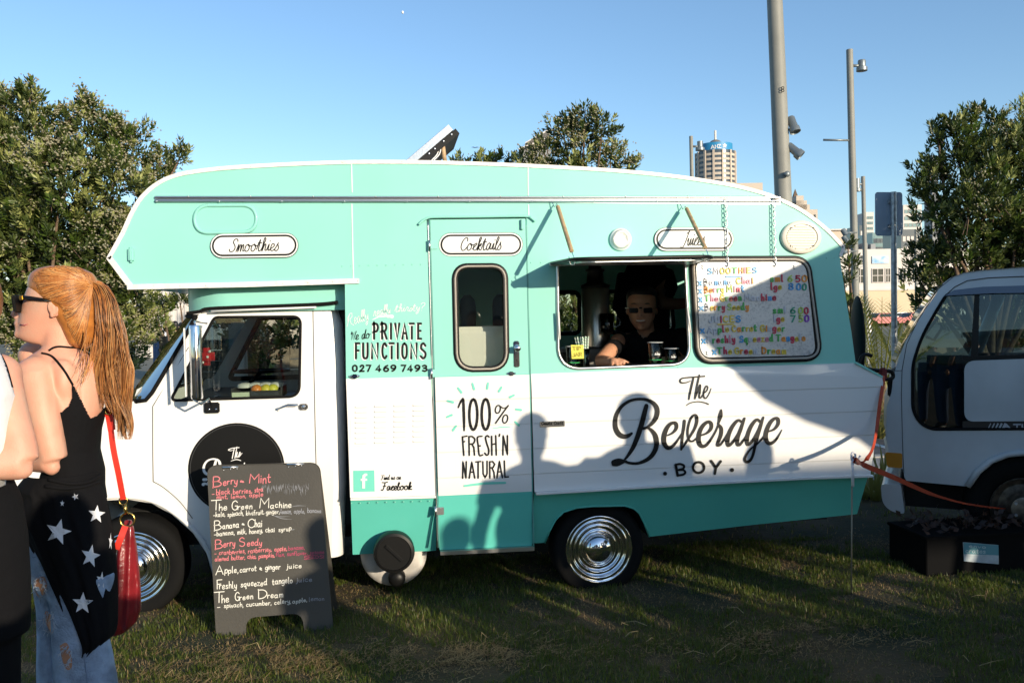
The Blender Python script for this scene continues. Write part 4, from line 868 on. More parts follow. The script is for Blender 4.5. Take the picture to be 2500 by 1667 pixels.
# ------------------------------------------------------------------ menu board hanging in the closed window
km = crop(1670, 620, .17857)
def galv():
    m = mat('galvanised_sheet', (.52, .52, .51), .42, .3); nt = m.node_tree; b = nt.nodes['Principled BSDF']; tc = nt.nodes.new('ShaderNodeTexCoord')
    v = nt.nodes.new('ShaderNodeTexNoise'); v.inputs['Scale'].default_value = 90; v.inputs['Detail'].default_value = 6; v.inputs['Roughness'].default_value = .7
    v2 = nt.nodes.new('ShaderNodeTexNoise'); v2.inputs['Scale'].default_value = 5; cr = nt.nodes.new('ShaderNodeValToRGB'); cr.color_ramp.elements[0].position = .32; cr.color_ramp.elements[0].color = (.30, .32, .34, 1); cr.color_ramp.elements[1].position = .50; cr.color_ramp.elements[1].color = (.54, .55, .55, 1)
    ad = nt.nodes.new('ShaderNodeMath'); ad.operation = 'MULTIPLY_ADD'; ad.inputs[1].default_value = .25; nt.links.new(tc.outputs['Object'], v.inputs['Vector']); nt.links.new(tc.outputs['Object'], v2.inputs['Vector'])
    nt.links.new(v2.outputs['Fac'], ad.inputs[0]); sb = nt.nodes.new('ShaderNodeMath'); sb.operation = 'SUBTRACT'; sb.inputs[1].default_value = .12; nt.links.new(v.outputs['Fac'], ad.inputs[2]); nt.links.new(ad.outputs[0], sb.inputs[0]); nt.links.new(sb.outputs[0], cr.inputs[0]); nt.links.new(cr.outputs[0], b.inputs['Base Color']); return m
YB = -.016
brd = thing('menu_board', 'galvanised metal menu board with coloured magnet letters', 'menu board', W(1845, 880, YB))
bpx = fillet([km(160, 98), km(178, 1412), km(1805, 1395), km(1668, 98)], [20, 24, 26, 22]); panel('sheet', xz(bpx, YB), [], galv(), brd, YB, .006)
MC = {'b': (.04, .30, .62), 'o': (.80, .28, .03), 'y': (.72, .52, .06), 'g': (.04, .38, .08), 'w': (.48, .50, .56), 'r': (.55, .03, .08), 'p': (.70, .25, .34), 't': (.02, .30, .18), 'v': (.22, .03, .42), 'l': (.40, .58, .10)}
MM = {k_: mat('magnet_' + k_, c_, .35, coat=.3) for k_, c_ in MC.items()}
def solidify(v, f, d):                                      # give a flat ribbon a body
    n = len(v); V = list(v) + [Vector((q[0], q[1] + d, q[2])) for q in v]; Fs = list(f) + [tuple(reversed([i + n for i in q])) for q in f]; E = {}
    for q in f:
        for i in range(len(q)): E[(q[i], q[(i + 1) % len(q)])] = 1
    for (a, b) in list(E):
        if (b, a) not in E: Fs.append((b, a, a + n, b + n))
    return V, Fs
def magnets(text, cols, p0, p1, h, w=3.3, lc=1.12):
    lay = layout(text, km(*p0), km(*p1), h * .17857, 'hand', 0, .03, .30, .5, lc); cc = [c for c in cols if c != ' ']
    for (ch, pl), c in zip(lay, cc):
        ik = Ink(onplane(YB), .006)
        for q in pl: ik.stroke(q, w)
        V, Fs = solidify(ik.mb.v, ik.mb.f, .0055); mb = MB(); mb.add(V, Fs); mb.build('magnet_letter', MM[c], brd)
magnets('SMOOTHIES', 'bwyygopyb', (322, 275), (985, 260), 75)
for t_, c_, p0, p1 in (('x', 'b', (195, 432), (238, 430)), ('x', 'b', (200, 540), (242, 538)), ('x', 'b', (206, 655), (246, 653)), ('x', 'b', (208, 772), (262, 770)), ('x', 'b', (225, 1080), (272, 1078)), ('x', 'b', (242, 1220), (292, 1218)), ('x', 'b', (390, 1370), (438, 1368)),
    ('Banana', 'wwbwbw', (275, 425), (645, 415)), ('Chai', 'yppo', (715, 412), (935, 400)), ('Berry', 'oopgy', (280, 532), (535, 520)), ('Mint', 'lprb', (582, 520), (815, 512)),
    ('The', 'gpp', (285, 648), (460, 640)), ('Green', 'ygrrg', (495, 645), (775, 635)), ('Machine', 'wwwrrbr', (825, 640), (1248, 632)), ('Berry', 'wyogr', (290, 770), (550, 765)), ('Seedy', 'gyygo', (595, 765), (875, 758)),
    ('JUICES', 'wwryyb', (345, 938), (762, 925)), ('Apple', 'wwgry', (322, 1080), (605, 1062)), ('Carrot', 'yogyyg', (655, 1060), (985, 1050)), ('Ginger', 'yowryg', (1040, 1055), (1368, 1055)),
    ('Freshly', 'wgrgrpr', (320, 1215), (690, 1205)), ('Squeezed', 'bgwypypg', (760, 1205), (1210, 1190)), ('Tangelo', 'gobrywo', (1262, 1190), (1645, 1185)), ('The', 'gry', (455, 1365), (645, 1362)), ('Green', 'yoryw', (690, 1362), (985, 1362)), ('Dream', 'ogyoy', (1062, 1362), (1385, 1362)),
    ('sml', 'gor', (1180, 378), (1345, 375)), ('6', 'l', (1415, 378), (1475, 378)), ('50', 'ro', (1525, 380), (1670, 380)), ('lge', 'rry', (1188, 488), (1325, 485)), ('8', 'b', (1425, 488), (1485, 488)), ('00', 'bt', (1535, 490), (1665, 492)),
    ('sml', 'ggw', (1215, 808), (1385, 805)), ('6', 't', (1452, 810), (1512, 812)), ('00', 'lr', (1565, 815), (1692, 815)), ('lge', 'wry', (1228, 925), (1362, 922)), ('7', 't', (1455, 925), (1512, 925)), ('50', 'lv', (1568, 925), (1698, 925))):
    magnets(t_, c_, p0, p1, 82 if t_ != 'x' else 95, 3.3)
for (a, b, c_) in ((565, 780, 'b'), (455, 675, 'y')):
    y_ = 310 if c_ == 'b' else 963; p, q_ = W(*km(a, y_), YB), W(*km(b, y_ - 2), YB); mb = MB(); mb.box2((p.x, YB - .006, p.z - .004), (q_.x, YB, p.z + .004)); mb.build('magnet_bar', MM[c_], brd)
mb = MB()
for x, y in ((250, 180), (1500, 180), (310, 1355), (1715, 1345)): p = W(*km(x, y), YB); mb.tube([p + Vector((-.006, -.004, .012)), p + Vector((.003, -.006, .004)), p + Vector((-.004, -.006, -.004)), p + Vector((.005, -.003, -.012))], .002, 5)
mb.build('wire_tie', STEEL, brd, True)
# chains
for ci, (cx, y0, y1) in enumerate(((1769, 497, 640), (1885, 497, 640))):
    a = W(cx, y0) + Vector((0, -.02, 0)); b = W(cx + 3, y1) + Vector((0, -.022, 0)); ch = thing('chain', ('left' if ci == 0 else 'right') + ' steel chain holding the menu board from the awning rail', 'chain', a)
    n = 13; L = (a.z - b.z) / n
    for i in range(n):
        c = a + (b - a) * (i + .5) / n; hz = L * .42; w = .008; fl = i % 2
        P = [c + (Vector((w * math.cos(t), 0, hz * math.sin(t) + (hz * .35 if math.sin(t) > 0 else -hz * .35))) if not fl else Vector((w * .5 * math.cos(t), w * .8 * math.cos(t), hz * math.sin(t) + (hz * .35 if math.sin(t) > 0 else -hz * .35)))) for t in [2 * math.pi * k / 10 for k in range(11)]]
        mb = MB(); mb.tube(P, .0028, 5, cap=False); mb.build('link', ALU, ch, True)
    mb = MB(); mb.tube([a + Vector((-.02, .0, .02)), a + Vector((.02, 0, .02)), a + Vector((.006, 0, .0)), a + Vector((-.006, 0, 0)), a + Vector((-.02, .0, .02))], .003, 5); mb.build('bracket', CHROME, ch, True); mb = MB(); mb.tube([b, b + Vector((.008, 0, -.012)), b + Vector((0, 0, -.03)), b + Vector((-.01, 0, -.02))], .003, 5); mb.build('hook', CHROME, ch, True)
# ================================================================== ground, lawn, car park
rng = np.random.default_rng(5)
def fastmesh(name, V, Fc, mats, parent=None, mi=None, smooth=False):
    V = np.asarray(V, np.float32).reshape(-1, 3); Fc = np.asarray(Fc, np.int32); k = Fc.shape[1]
    me = bpy.data.meshes.new(name); me.vertices.add(len(V)); me.vertices.foreach_set('co', V.ravel()); me.loops.add(Fc.size); me.loops.foreach_set('vertex_index', Fc.ravel())
    me.polygons.add(len(Fc)); me.polygons.foreach_set('loop_start', np.arange(0, Fc.size, k, dtype=np.int32)); me.polygons.foreach_set('loop_total', np.full(len(Fc), k, np.int32))
    for m in mats: me.materials.append(m)
    if mi is not None: me.polygons.foreach_set('material_index', np.asarray(mi, np.int32))
    me.update(calc_edges=True); me.validate(); return link(name, me, parent, smooth)
soil = mat('lawn_soil', (.018, .026, .009), .95, vscale=1.3, col2=(.095, .062, .028), bump=.9, bscale=40)
far_g = mat('dry_ground', (.16, .15, .11), .95, var=.3, vscale=.05)
def hgt(x, y): return .018 * mnoise.noise(Vector((x * 1.1, y * 1.1, 0))) + .012 * mnoise.noise(Vector((x * 4, y * 4, 3)))
mb = MB(); nx, ny = 150, 60
for j in range(ny + 1):
    for i in range(nx + 1):
        x = -7 + 15 * i / nx; y = -4.5 + 6.4 * j / ny; e = min(1, (x + 7) / .6, (8 - x) / .6, (1.9 - y) / .4, (y + 4.5) / .4); mb.v.append((x, y, .004 + hgt(x, y) * max(0, e) + .01 * max(0, e)))
mb.f = [(j * (nx + 1) + i, j * (nx + 1) + i + 1, (j + 1) * (nx + 1) + i + 1, (j + 1) * (nx + 1) + i) for j in range(ny) for i in range(nx)]
struct(mb.build('lawn', soil, None, True))
def sheet(name, x0, y0, x1, y1, z, m):
    mb = MB(); mb.v = [(x0, y0, z), (x1, y0, z), (x1, y1, z), (x0, y1, z)]; mb.f = [(0, 1, 2, 3)]; return struct(mb.build(name, m))
sheet('ground', -2500, -2500, 2500, 2500, 0.0, far_g); sheet('lawn_ground', -60, -60, 60, 2.3, .0008, soil) 
ASPH = mat('asphalt', (.075, .08, .09), .85, var=.25, vscale=3, bump=.3, bscale=120); PAVE = mat('paving', (.30, .29, .27), .8, var=.15, vscale=6, bump=.2)
sheet('car_park', -60, 3.6, 60, 9.0, .004, ASPH)
mb = MB(); mb.box2((-60, 3.45, 0), (60, 3.6, .12), bev=.01); struct(mb.build('kerb', mat('kerb_concrete', (.35, .34, .32), .8, var=.15)))
pv = []
me0 = None; pw = thing('pavement', '', '', (0, 0, 0)); del pw['label']; del pw['category']; struct(pw)
for i in range(30):
    for j in range(2):
        if me0 is None:
            mb = MB(); mb.box((0, 0, 0), (.585, .565, .04), bev=.006); o = mb.build('paving_slab', PAVE, pw); me0 = o.data
        else:
            o = bpy.data.objects.new('paving_slab', me0); COL.objects.link(o); o.parent = pw
        o.location = (-4 + i * .6, 2.62 + j * .58, .085 + R.uniform(-.003, .003)); o.rotation_euler = (0, 0, R.uniform(-.004, .004))
sheet('pavement_bed', -60, 2.3, 60, 3.45, .06, PAVE)
LINE = mat('road_paint', (.72, .72, .70), .6, var=.1)
mb = MB()
for i in range(-3, 9): mb.box2((i * 2.5 + .9, 4.2, .0045), (i * 2.5 + 1.0, 8.6, .009))
for i in range(-3, 9):
    pass
o = mb.build('parking_lines', LINE); struct(o)
# grass blades
def blades(name, n, x0, x1, y0, y1, h, w, mats, dens=None, flat=False, seed=1):
    rg = np.random.default_rng(seed); X = rg.uniform(x0, x1, n); Y = rg.uniform(y0, y1, n)
    nz = np.array([mnoise.noise(Vector((a * 1.6, b * 2.2, 7))) for a, b in zip(X, Y)]); n3 = np.array([mnoise.noise(Vector((a * 6, b * 6, 1))) for a, b in zip(X, Y)])
    dry = nz * .8 + n3 * .5 > .16
    keep = rg.random(n) < (np.where(dry, .40, 1.0) if not flat else 1)
    X, Y, dry, nz, n3 = X[keep], Y[keep], dry[keep], nz[keep], n3[keep]; n = len(X)
    H = h * rg.uniform(.35, 1.25, n) * (1 + .6 * n3) * np.where(dry, .55, 1); A = rg.uniform(0, 2 * np.pi, n); ln = rg.uniform(.2, 1.1, n) * np.where(dry, 1.6, 1.0)
    if flat: H = H * 1.0; ln = np.full(n, 3.5)
    dx, dy = np.cos(A), np.sin(A); sx, sy = -dy, dx; Z = np.array([hgt(a, b) for a, b in zip(X, Y)]) + .006
    Wd = w * rg.uniform(.6, 1.3, n); V = np.zeros((n, 5, 3))
    for k, (t, ww) in enumerate(((0, 1), (0, -1), (.55, .8), (.55, -.8), (1, 0))):
        V[:, k, 0] = X + dx * H * ln * t * t * .7 + sx * Wd * ww * .5; V[:, k, 1] = Y + dy * H * ln * t * t * .7 + sy * Wd * ww * .5; V[:, k, 2] = Z + H * (t - .25 * t * t * ln) * (.12 if flat else 1)
    b = np.arange(n)[:, None] * 5; Fc = np.concatenate([b + np.array([[0, 1, 3]]), b + np.array([[0, 3, 2]]), b + np.array([[2, 3, 4]])], 1).reshape(-1, 3)
    mi = np.where(dry, np.where(rg.random(n) < .75, 1, 0), np.where(rg.random(n) < .08, 1, 0)) if len(mats) > 1 else np.zeros(n)
    return fastmesh(name, V, Fc, mats, None, np.repeat(mi, 3))
GR = leafmat('grass_green', (.062, .105, .012), (.15, .18, .026), 2., .48, .45); ST = leafmat('grass_straw', (.26, .18, .075), (.40, .28, .13), 3., .35, .6)
g = blades('grass', 270000, -2.9, 4.9, -1.95, .9, .040, .0036, [GR, ST]); stuff(g, 'short tufted grass around the truck, patchy and dry in places', 'grass')
g = blades('grass_far', 50000, -6.5, 7.5, -4.2, 2.2, .045, .006, [GR, ST], seed=4); stuff(g, 'thinner grass spreading beyond the truck', 'grass')
g = blades('straw_litter', 2600, -2.9, 4.9, -1.9, .4, .07, .003, [ST], flat=True, seed=9); stuff(g, 'loose dry straw lying on the lawn', 'straw')
for q_, (cx_, cy_, rx_, ry_, n_) in enumerate(((-.62, -.80, .55, .30, 5200), (.35, -.85, .6, .22, 3200), (-1.45, -.75, .4, .35, 2400), (1.9, -.95, .7, .2, 2600))):
    rg_ = np.random.default_rng(60 + q_); V = []; Fc = []
    for i in range(n_):
        x = cx_ + rg_.normal(0, rx_ * .5); y = cy_ + rg_.normal(0, ry_ * .5)
        if mnoise.noise(Vector((x * 5, y * 7, 2))) < -.12: continue
        a = rg_.uniform(0, 6.28); L = rg_.uniform(.012, .05); w = rg_.uniform(.0012, .0030); d = np.array([math.cos(a), math.sin(a), rg_.uniform(-.1, .55)]) * L; s = np.array([-math.sin(a), math.cos(a), .3]) * w; o = np.array([x, y, hgt(x, y) + rg_.uniform(.012, .034)]); b_ = len(V); V += [o - s, o + s, o + d]; Fc.append((b_, b_ + 1, b_ + 2))
    o = fastmesh('straw_patch', V, Fc, [ST]); stuff(o, ('trampled straw patch beside the chalkboard feet', 'dry straw patch in front of the step', 'straw patch at the feet of the women', 'thin dry patch near the stake')[q_], 'straw')
mb = MB()
for i in range(46):
    x, y = R.uniform(-1.9, 3.6), R.uniform(-1.6, -.55); a = R.uniform(0, 6.28); L = R.uniform(.05, .14); p = Vector((x, y, .03)); q = p + Vector((math.cos(a), math.sin(a) * .6, .1)) * L
    mb.tube([p, (p + q) / 2 + Vector((R.uniform(-.02, .02), 0, R.uniform(.0, .03))), q], [.0016, .0014, .0008], 4)
o = mb.build('dry_stalks', mat('stalk', (.42, .32, .16), .7)); stuff(o, 'scattered pale dry stalks on the grass', 'straw')

# ================================================================== trees
BARK = mat('bark', (.13, .085, .055), .9, var=.35, vscale=14, bump=.8, bscale=25)
LEAF = leafmat('leaf_dark', (.035, .060, .014), (.105, .130, .032), 1.2, .22, .38); LEAFL = leafmat('leaf_sunlit', (.23, .27, .075), (.40, .41, .14), 1.5, .25, .5); LEAFG = leafmat('leaf_fresh', (.06, .11, .015), (.12, .17, .03), 2., .4, .35)  # second leaf tone paints sunlight into the colour of outer leaves
BUD = leafmat('seed_head', (.26, .24, .14), (.40, .37, .25), 5., .1, .8)
def tree(name, label, cx, depth, lobes, leaf=0.098, dens=75, silver=.4, buds=.22, group=None, trunk=True, seed=1, orange=0, fill=.4, leaf_m=None):  # silver: share of twigs painted in the sunlit tone
    """lobes: (px, py, radius px, depth offset m) seen in the picture, each a tuft of twigs"""
    rg = np.random.default_rng(seed); rr = random.Random(seed); b0 = base(cx, depth); t = thing(name, label, 'tree', b0, group); sc = depth / F
    Vs, Ms = [], []; budv = MB(); tw = MB(); org = []
    O, Dn, Sn, Ln, Wn, Mi = [], [], [], [], [], []
    def leaves(o, a, n, L, mi):
        a = a / np.linalg.norm(a); u = np.cross(a, [.3, .5, .8]); u /= np.linalg.norm(u); w = np.cross(a, u)
        for i in range(n):
            th = i * 2.4 + rg.random(); k = i / n; sp = .95 - .55 * k; rad = u * math.cos(th) + w * math.sin(th)
            d = a * math.cos(sp) + rad * math.sin(sp) + rg.normal(0, .08, 3); d /= np.linalg.norm(d); s = np.cross(d, a) + rg.normal(0, .15, 3); s /= np.linalg.norm(s) + 1e-9
            O.append(o + a * L * 1.3 * (k - .4)); Dn.append(d); Sn.append(s); Ln.append(L * rg.uniform(.75, 1.15)); Wn.append(L * rg.uniform(.30, .42)); Mi.append(mi)
    C = []
    for (px, py, rp, dz) in lobes:
        c = np.array(WD(px, py, depth + dz)); r = rp * (depth + dz) / F; C.append((c, r))
    for li, (c, r) in enumerate(C):
        n = int(dens * 7 * r * r)
        for i in range(n):
            d = rg.normal(0, 1, 3); d /= np.linalg.norm(d)
            if d[2] < -.55 and rg.random() < .5: d[2] *= -1
            if d[1] > .5 and rg.random() < .6: d[1] *= -1
            nn = .76 + .60 * mnoise.noise(Vector((d[0] * 3.1 + li * 3.7, d[1] * 3.1, d[2] * 3.1)))
            inner = rg.random() < fill; rad = r * nn * (rg.uniform(.35, .8) if inner else rg.uniform(.85, 1.15)); p = c + d * rad
            if any(np.linalg.norm(p - c2) < r2 * .55 for j, (c2, r2) in enumerate(C) if j != li): continue
            if p[2] < .15: continue
            a = d * .7 + np.array([0, -.1, .75]) + rg.normal(0, .22, 3); top = (d[2] > .1) or d[1] < -.5
            mi = 0 if inner else (1 if rg.random() < silver * (1.25 if d[2] > 0 else .5) * (1.3 if mnoise.noise(Vector(p) * 1.1 + Vector((9, 0, 0))) > 0 else .5) else (2 if rg.random() < .25 else 0))  # sunlit tone mostly on upward twigs, dark tone kept for shaded inner ones
            leaves(p, a, 9 if inner else 14, leaf, mi)
            if not inner and rg.random() < buds * (1.4 if top else .4) * (1.6 if mnoise.noise(Vector(p) * 1.7) > .08 else .12):
                a2 = a / np.linalg.norm(a)
                for q in range(11): 
                    e = p + a2 * leaf * .7 + rg.normal(0, leaf * .5, 3); s_ = leaf * rg.uniform(.14, .24)
                    budv.add([e + np.array(v_) * s_ for v_ in ((1, 0, 0), (-.5, .87, 0), (-.5, -.87, 0), (0, 0, 1.2))], [(0, 1, 3), (1, 2, 3), (2, 0, 3), (0, 2, 1)])
            if orange and abs(p[0] - orange[0]) < .22 and abs(p[2] - orange[1]) < .22 and not inner and d[1] < .2: org.append((p, a))
            if not inner and i % 5 == 0: tw.tube([p - a / np.linalg.norm(a) * leaf * 1.5, Vector(c + (p - c) * .6)], [.004, .007], 4, cap=False)
    O, Dn, Sn, Ln, Wn, Mi = map(np.array, (O, Dn, Sn, Ln, Wn, Mi)); n = len(O); Nn = np.cross(Dn, Sn)
    V = np.zeros((n, 4, 3)); L_ = Ln[:, None]; W_ = Wn[:, None]
    V[:, 0] = O; V[:, 1] = O + Dn * L_ * .55 + Sn * W_ * .5 + Nn * W_ * .18; V[:, 2] = O + Dn * L_; V[:, 3] = O + Dn * L_ * .55 - Sn * W_ * .5 + Nn * W_ * .18
    bb = np.arange(n)[:, None] * 4; Fc = np.concatenate([bb + np.array([[0, 1, 2]]), bb + np.array([[0, 2, 3]])], 1).reshape(-1, 3)
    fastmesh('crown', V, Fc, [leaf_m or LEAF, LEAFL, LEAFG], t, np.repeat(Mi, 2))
    if budv.v: fastmesh('seed_heads', budv.v, budv.f, [BUD], t)['kind'] = 'stuff'
    tw.build('twigs', BARK, t, True)['kind'] = 'stuff'
    if org:
        ob = MB()
        for p, a in org[:9]:
            for k in range(4):
                d = Vector(rg.normal(0, 1, 3)).normalized(); s = d.orthogonal().normalized(); q = Vector(p) + Vector((0, -.05, 0)); ob.add([q, q + d * .04 + s * .02, q + d * .08, q + d * .04 - s * .02], [(0, 1, 2, 3)])
        ob.build('orange_leaves', mat('orange_leaf', (.75, .22, .02), .5), t)
    mb = MB(); r0 = .13 if depth < 20 else .2; cen = Vector(np.mean([c for c, r in C], axis=0)); kn = Vector((b0.x, b0.y, cen.z * .35))
    mb.tube([b0 + Vector((0, 0, -.05)), b0 + Vector((.04, 0, kn.z * .5)), kn], [r0, r0 * .8, r0 * .65], 10)
    mb.build('trunk', BARK, t, True); mb = MB()
    for (c, r) in C:
        c = Vector(c); m_ = (kn + c) / 2 + Vector((rr.uniform(-.15, .15), rr.uniform(-.15, .15), .1)); mb.tube([kn - Vector((0, 0, .1)), m_, c, c + (c - m_).normalized() * r * .5], [r0 * .3, r0 * .16, r0 * .08, .006], 7)
    mb.build('limbs', BARK, t, True); return t
orp = WD(140, 410, 10.4)
tree('pohutukawa_tree', 'large leafy tree with pale seed heads and orange leaves at the left', 120, 10.5,
     [(75, 345, 105, 0), (25, 275, 62, .2), (72, 235, 36, -.2), (205, 320, 72, .1), (212, 262, 34, 0), (312, 365, 66, .3), (280, 325, 40, 0), (385, 415, 46, .6), (440, 385, 26, .6), (150, 430, 115, -.4), (270, 450, 95, -.1), (40, 470, 110, -.2), (380, 470, 60, .5), (120, 580, 130, -.1), (30, 640, 110, 0), (250, 580, 100, .1),
      (180, 740, 130, .2), (320, 690, 75, .5), (60, 800, 120, .2), (260, 850, 110, .6), (150, 930, 120, .3), (360, 790, 50, 1.2), (-100, 400, 150, 0), (-120, 650, 160, .2), (60, 540, 130, 1.2), (200, 660, 130, 1.3), (120, 700, 130, .9), (330, 560, 75, .9), (300, 780, 90, 1.0)], leaf=.092, dens=110, silver=.55, buds=.5, seed=2, orange=(orp.x, orp.z), group='trees behind the trucks')
tree('pohutukawa_tree', 'round topped tree rising behind the middle of the camper roof', 1430, 12.5,
     [(1428, 282, 33, 0), (1470, 315, 48, 0), (1375, 320, 48, .1), (1420, 350, 62, .2), (1330, 380, 46, .1), (1490, 395, 42, .2), (1400, 430, 80, .2), (1300, 430, 60, .3), (1530, 415, 34, .2), (1450, 520, 110, .4), (1340, 560, 110, .4), (1540, 560, 100, .4), (1420, 680, 120, .3), (1560, 720, 120, .3), (1300, 720, 110, .4), (1660, 740, 100, .5), (1400, 830, 120, .2), (1530, 850, 110, .2)], leaf=0.098, dens=60, silver=.35, buds=.5, seed=3, group='trees behind the trucks')
tree('pohutukawa_tree', 'low tree crown just showing over the roof beside the solar panel', 1180, 13.5, [(1130, 398, 22, 0), (1170, 400, 26, 0), (1208, 396, 26, 0), (1250, 402, 20, 0), (1160, 440, 60, .2), (1080, 560, 90, .3), (1180, 560, 100, .3)], leaf=0.104, dens=55, silver=.35, buds=.4, seed=4, group='trees behind the trucks')
tree('pohutukawa_tree', 'dark glossy tree behind the white cab truck at the right', 2420, 9.5,
     [(2330, 330, 50, 0), (2370, 300, 34, .1), (2290, 330, 30, 0), (2435, 300, 30, .2), (2500, 340, 60, 0), (2560, 320, 80, .1), (2500, 420, 90, .2), (2540, 560, 110, .3), (2440, 380, 80, 0), (2350, 400, 80, .1), (2270, 430, 50, .1), (2240, 460, 34, 0), (2520, 460, 90, 0), (2390, 500, 95, -.2), (2290, 520, 60, 0), (2480, 570, 90, -.1), (2360, 610, 80, 0), (2270, 620, 55, .2), (2240, 680, 45, .3), (2300, 700, 50, .3), (2430, 680, 90, .2), (2340, 770, 60, .6), (2450, 800, 90, .6), (2250, 740, 26, .5), (2600, 600, 150, 0), (2600, 380, 120, .2)], leaf=.080, dens=150, silver=.22, buds=.05, seed=6, group='trees behind the trucks')
tree('pohutukawa_tree', 'leafy tree seen through the camper cab window', 640, 10.5, [(600, 800, 60, 0), (650, 830, 55, 0), (690, 800, 60, .1), (560, 770, 60, .1), (630, 740, 80, .1), (640, 880, 40, 0), (700, 740, 70, .3)], leaf=0.111, dens=60, silver=.3, buds=.1, seed=8, group='trees behind the trucks')
tree('pohutukawa_tree', 'slim leafy tree between the camper tail and the light pole', 2075, 14.0, [(2070, 600, 20, 0), (2072, 650, 24, 0), (2062, 700, 26, 0), (2075, 750, 22, 0), (2060, 800, 30, 0)], leaf=0.104, dens=60, silver=.1, buds=.0, seed=10, group='trees behind the trucks')
tree('pohutukawa_tree', 'thin tree crown glimpsed under the over-cab at the left', 420, 15.0, [(400, 750, 28, 0), (440, 740, 24, 0), (370, 740, 30, 0), (400, 820, 40, .3)], leaf=0.117, dens=60, silver=.3, buds=.1, seed=11, group='trees behind the trucks')

# flax and palm clumps in the bed behind the tail, grasses behind the cab
def clump(name, label, cat, px, depth, n, L, w, spread, m, seed, z0=0., droop=.5, pinn=False):
    rr = random.Random(seed); b = base(px, depth); t = thing(name, label, cat, b); 
    for i in range(n):
        a = rr.uniform(0, 6.28); e = rr.uniform(.15, spread); l = L * rr.uniform(.65, 1.1); mb = MB(); P = []; h = Vector((math.cos(a), math.sin(a), 0)); o = b + h * rr.uniform(0, .12) + Vector((0, 0, z0))
        for k in range(7):
            s = k / 6; P.append(o + h * (math.sin(e) * l * s + droop * .25 * l * s * s * math.sin(e)) + Vector((0, 0, math.cos(e) * l * s - droop * l * s ** 3 * .45 * e)))
        sd = Vector((-h.y, h.x, 0)); V = []
        if pinn:
            mb.tube(P, [.014 - .0018 * k for k in range(7)], 5)
            for k in range(17):
                s = .2 + .78 * k / 17; i0 = min(5, int(s * 6)); q = P[i0].lerp(P[i0 + 1], s * 6 - i0); tdir = (P[i0 + 1] - P[i0]).normalized()
                for sg in (-1, 1):
                    ll = l * .30 * math.sin(math.pi * (.12 + .8 * k / 17)); d = (tdir * .8 + sd * sg * .75 + Vector((0, 0, -.05))).normalized(); nn = d.cross(Vector((0, 0, 1))).normalized() * .0075; mb.add([q - nn, q + d * ll * .5 - nn * 1.2 , q + d * ll + Vector((0, 0, -.04)), q + d * ll * .5 + nn * 1.2, q + nn], [(0, 1, 3, 4), (1, 2, 3)])
        else:
            for k in range(7): ww = w * (1 - (k / 6) ** 2.2) * .5 + .001; V += [P[k] - sd * ww, P[k] + sd * ww]
            mb.add(V, [(2 * k, 2 * k + 1, 2 * k + 3, 2 * k + 2) for k in range(6)])
        mb.build('frond' if pinn else 'blade', m, t)
    if pinn: mb = MB(); mb.cyl(b, b + Vector((0, 0, z0 + .1)), .11, 10, r2=.08); mb.build('trunk', BARK, t, True)
    return t
PALM = leafmat('palm_leaf', (.16, .19, .03), (.30, .29, .06), 2., .45, .5); FLAX = leafmat('flax_leaf', (.14, .15, .03), (.30, .27, .08), 3., .35, .5)
clump('palm', 'young yellow green palm between the light poles behind the camper tail', 'palm', 2150, 13.5, 17, 1.5, .0, 1.05, PALM, 3, z0=.5, pinn=True)
clump('palm', 'small palm half hidden by the sign pole near the truck', 'palm', 2200, 15.5, 13, 1.4, .0, 1.0, PALM, 5, z0=.5, pinn=True)
for i, (px, dp, L, wh) in enumerate(((2100, 11.6, .95, 'nearest the camper tail'), (2145, 11.2, .85, 'under the young palm'), (2185, 11.5, .9, 'at the foot of the sign pole'), (2225, 11.9, .9, 'closest to the white cab truck'), (2130, 7.6, .42, 'low behind the orange strap'), (2165, 7.9, .45, 'low in front of the truck bumper'))):
    clump('flax_plant', 'yellowing strap leaved plant ' + wh, 'plant', px, dp, 44, L, .028, 1.15, FLAX, 20 + i)['group'] = 'strap leaved plants in the bed'
for i, (px, dp, wh) in enumerate(((570, 9.6, 'left'), (640, 9.4, 'middle'), (700, 9.7, 'right'))):
    clump('tussock', wh + ' tussock of long grass seen through the cab window', 'plant', px, dp, 40, 1.15, .022, 1.2, FLAX, 30 + i)['group'] = 'tussocks behind the cab'
# timber fence seen through the cab
fn = thing('timber_fence', 'weathered horizontal board fence seen through the cab window', 'fence', base(650, 12.5)); f0 = base(400, 12.2); f1 = base(980, 12.8); TB = mat('weathered_board', (.16, .13, .09), .8, var=.3, vscale=12)
dd = (f1 - f0); an = math.atan2(dd.y, dd.x)
for j in range(9):
    mb = MB(); mb.box((f0 + f1) / 2 + Vector((0, R.uniform(-.006, .006), .12 + j * .155)), (dd.length, .03, .142), Matrix.Rotation(an, 3, 'Z')); mb.build('board', TB, fn)
for j in range(5):
    mb = MB(); q = f0.lerp(f1, j / 4); mb.box(q + Vector((0, -.06, .75)), (.1, .09, 1.5), Matrix.Rotation(an, 3, 'Z')); mb.build('post', TB, fn)

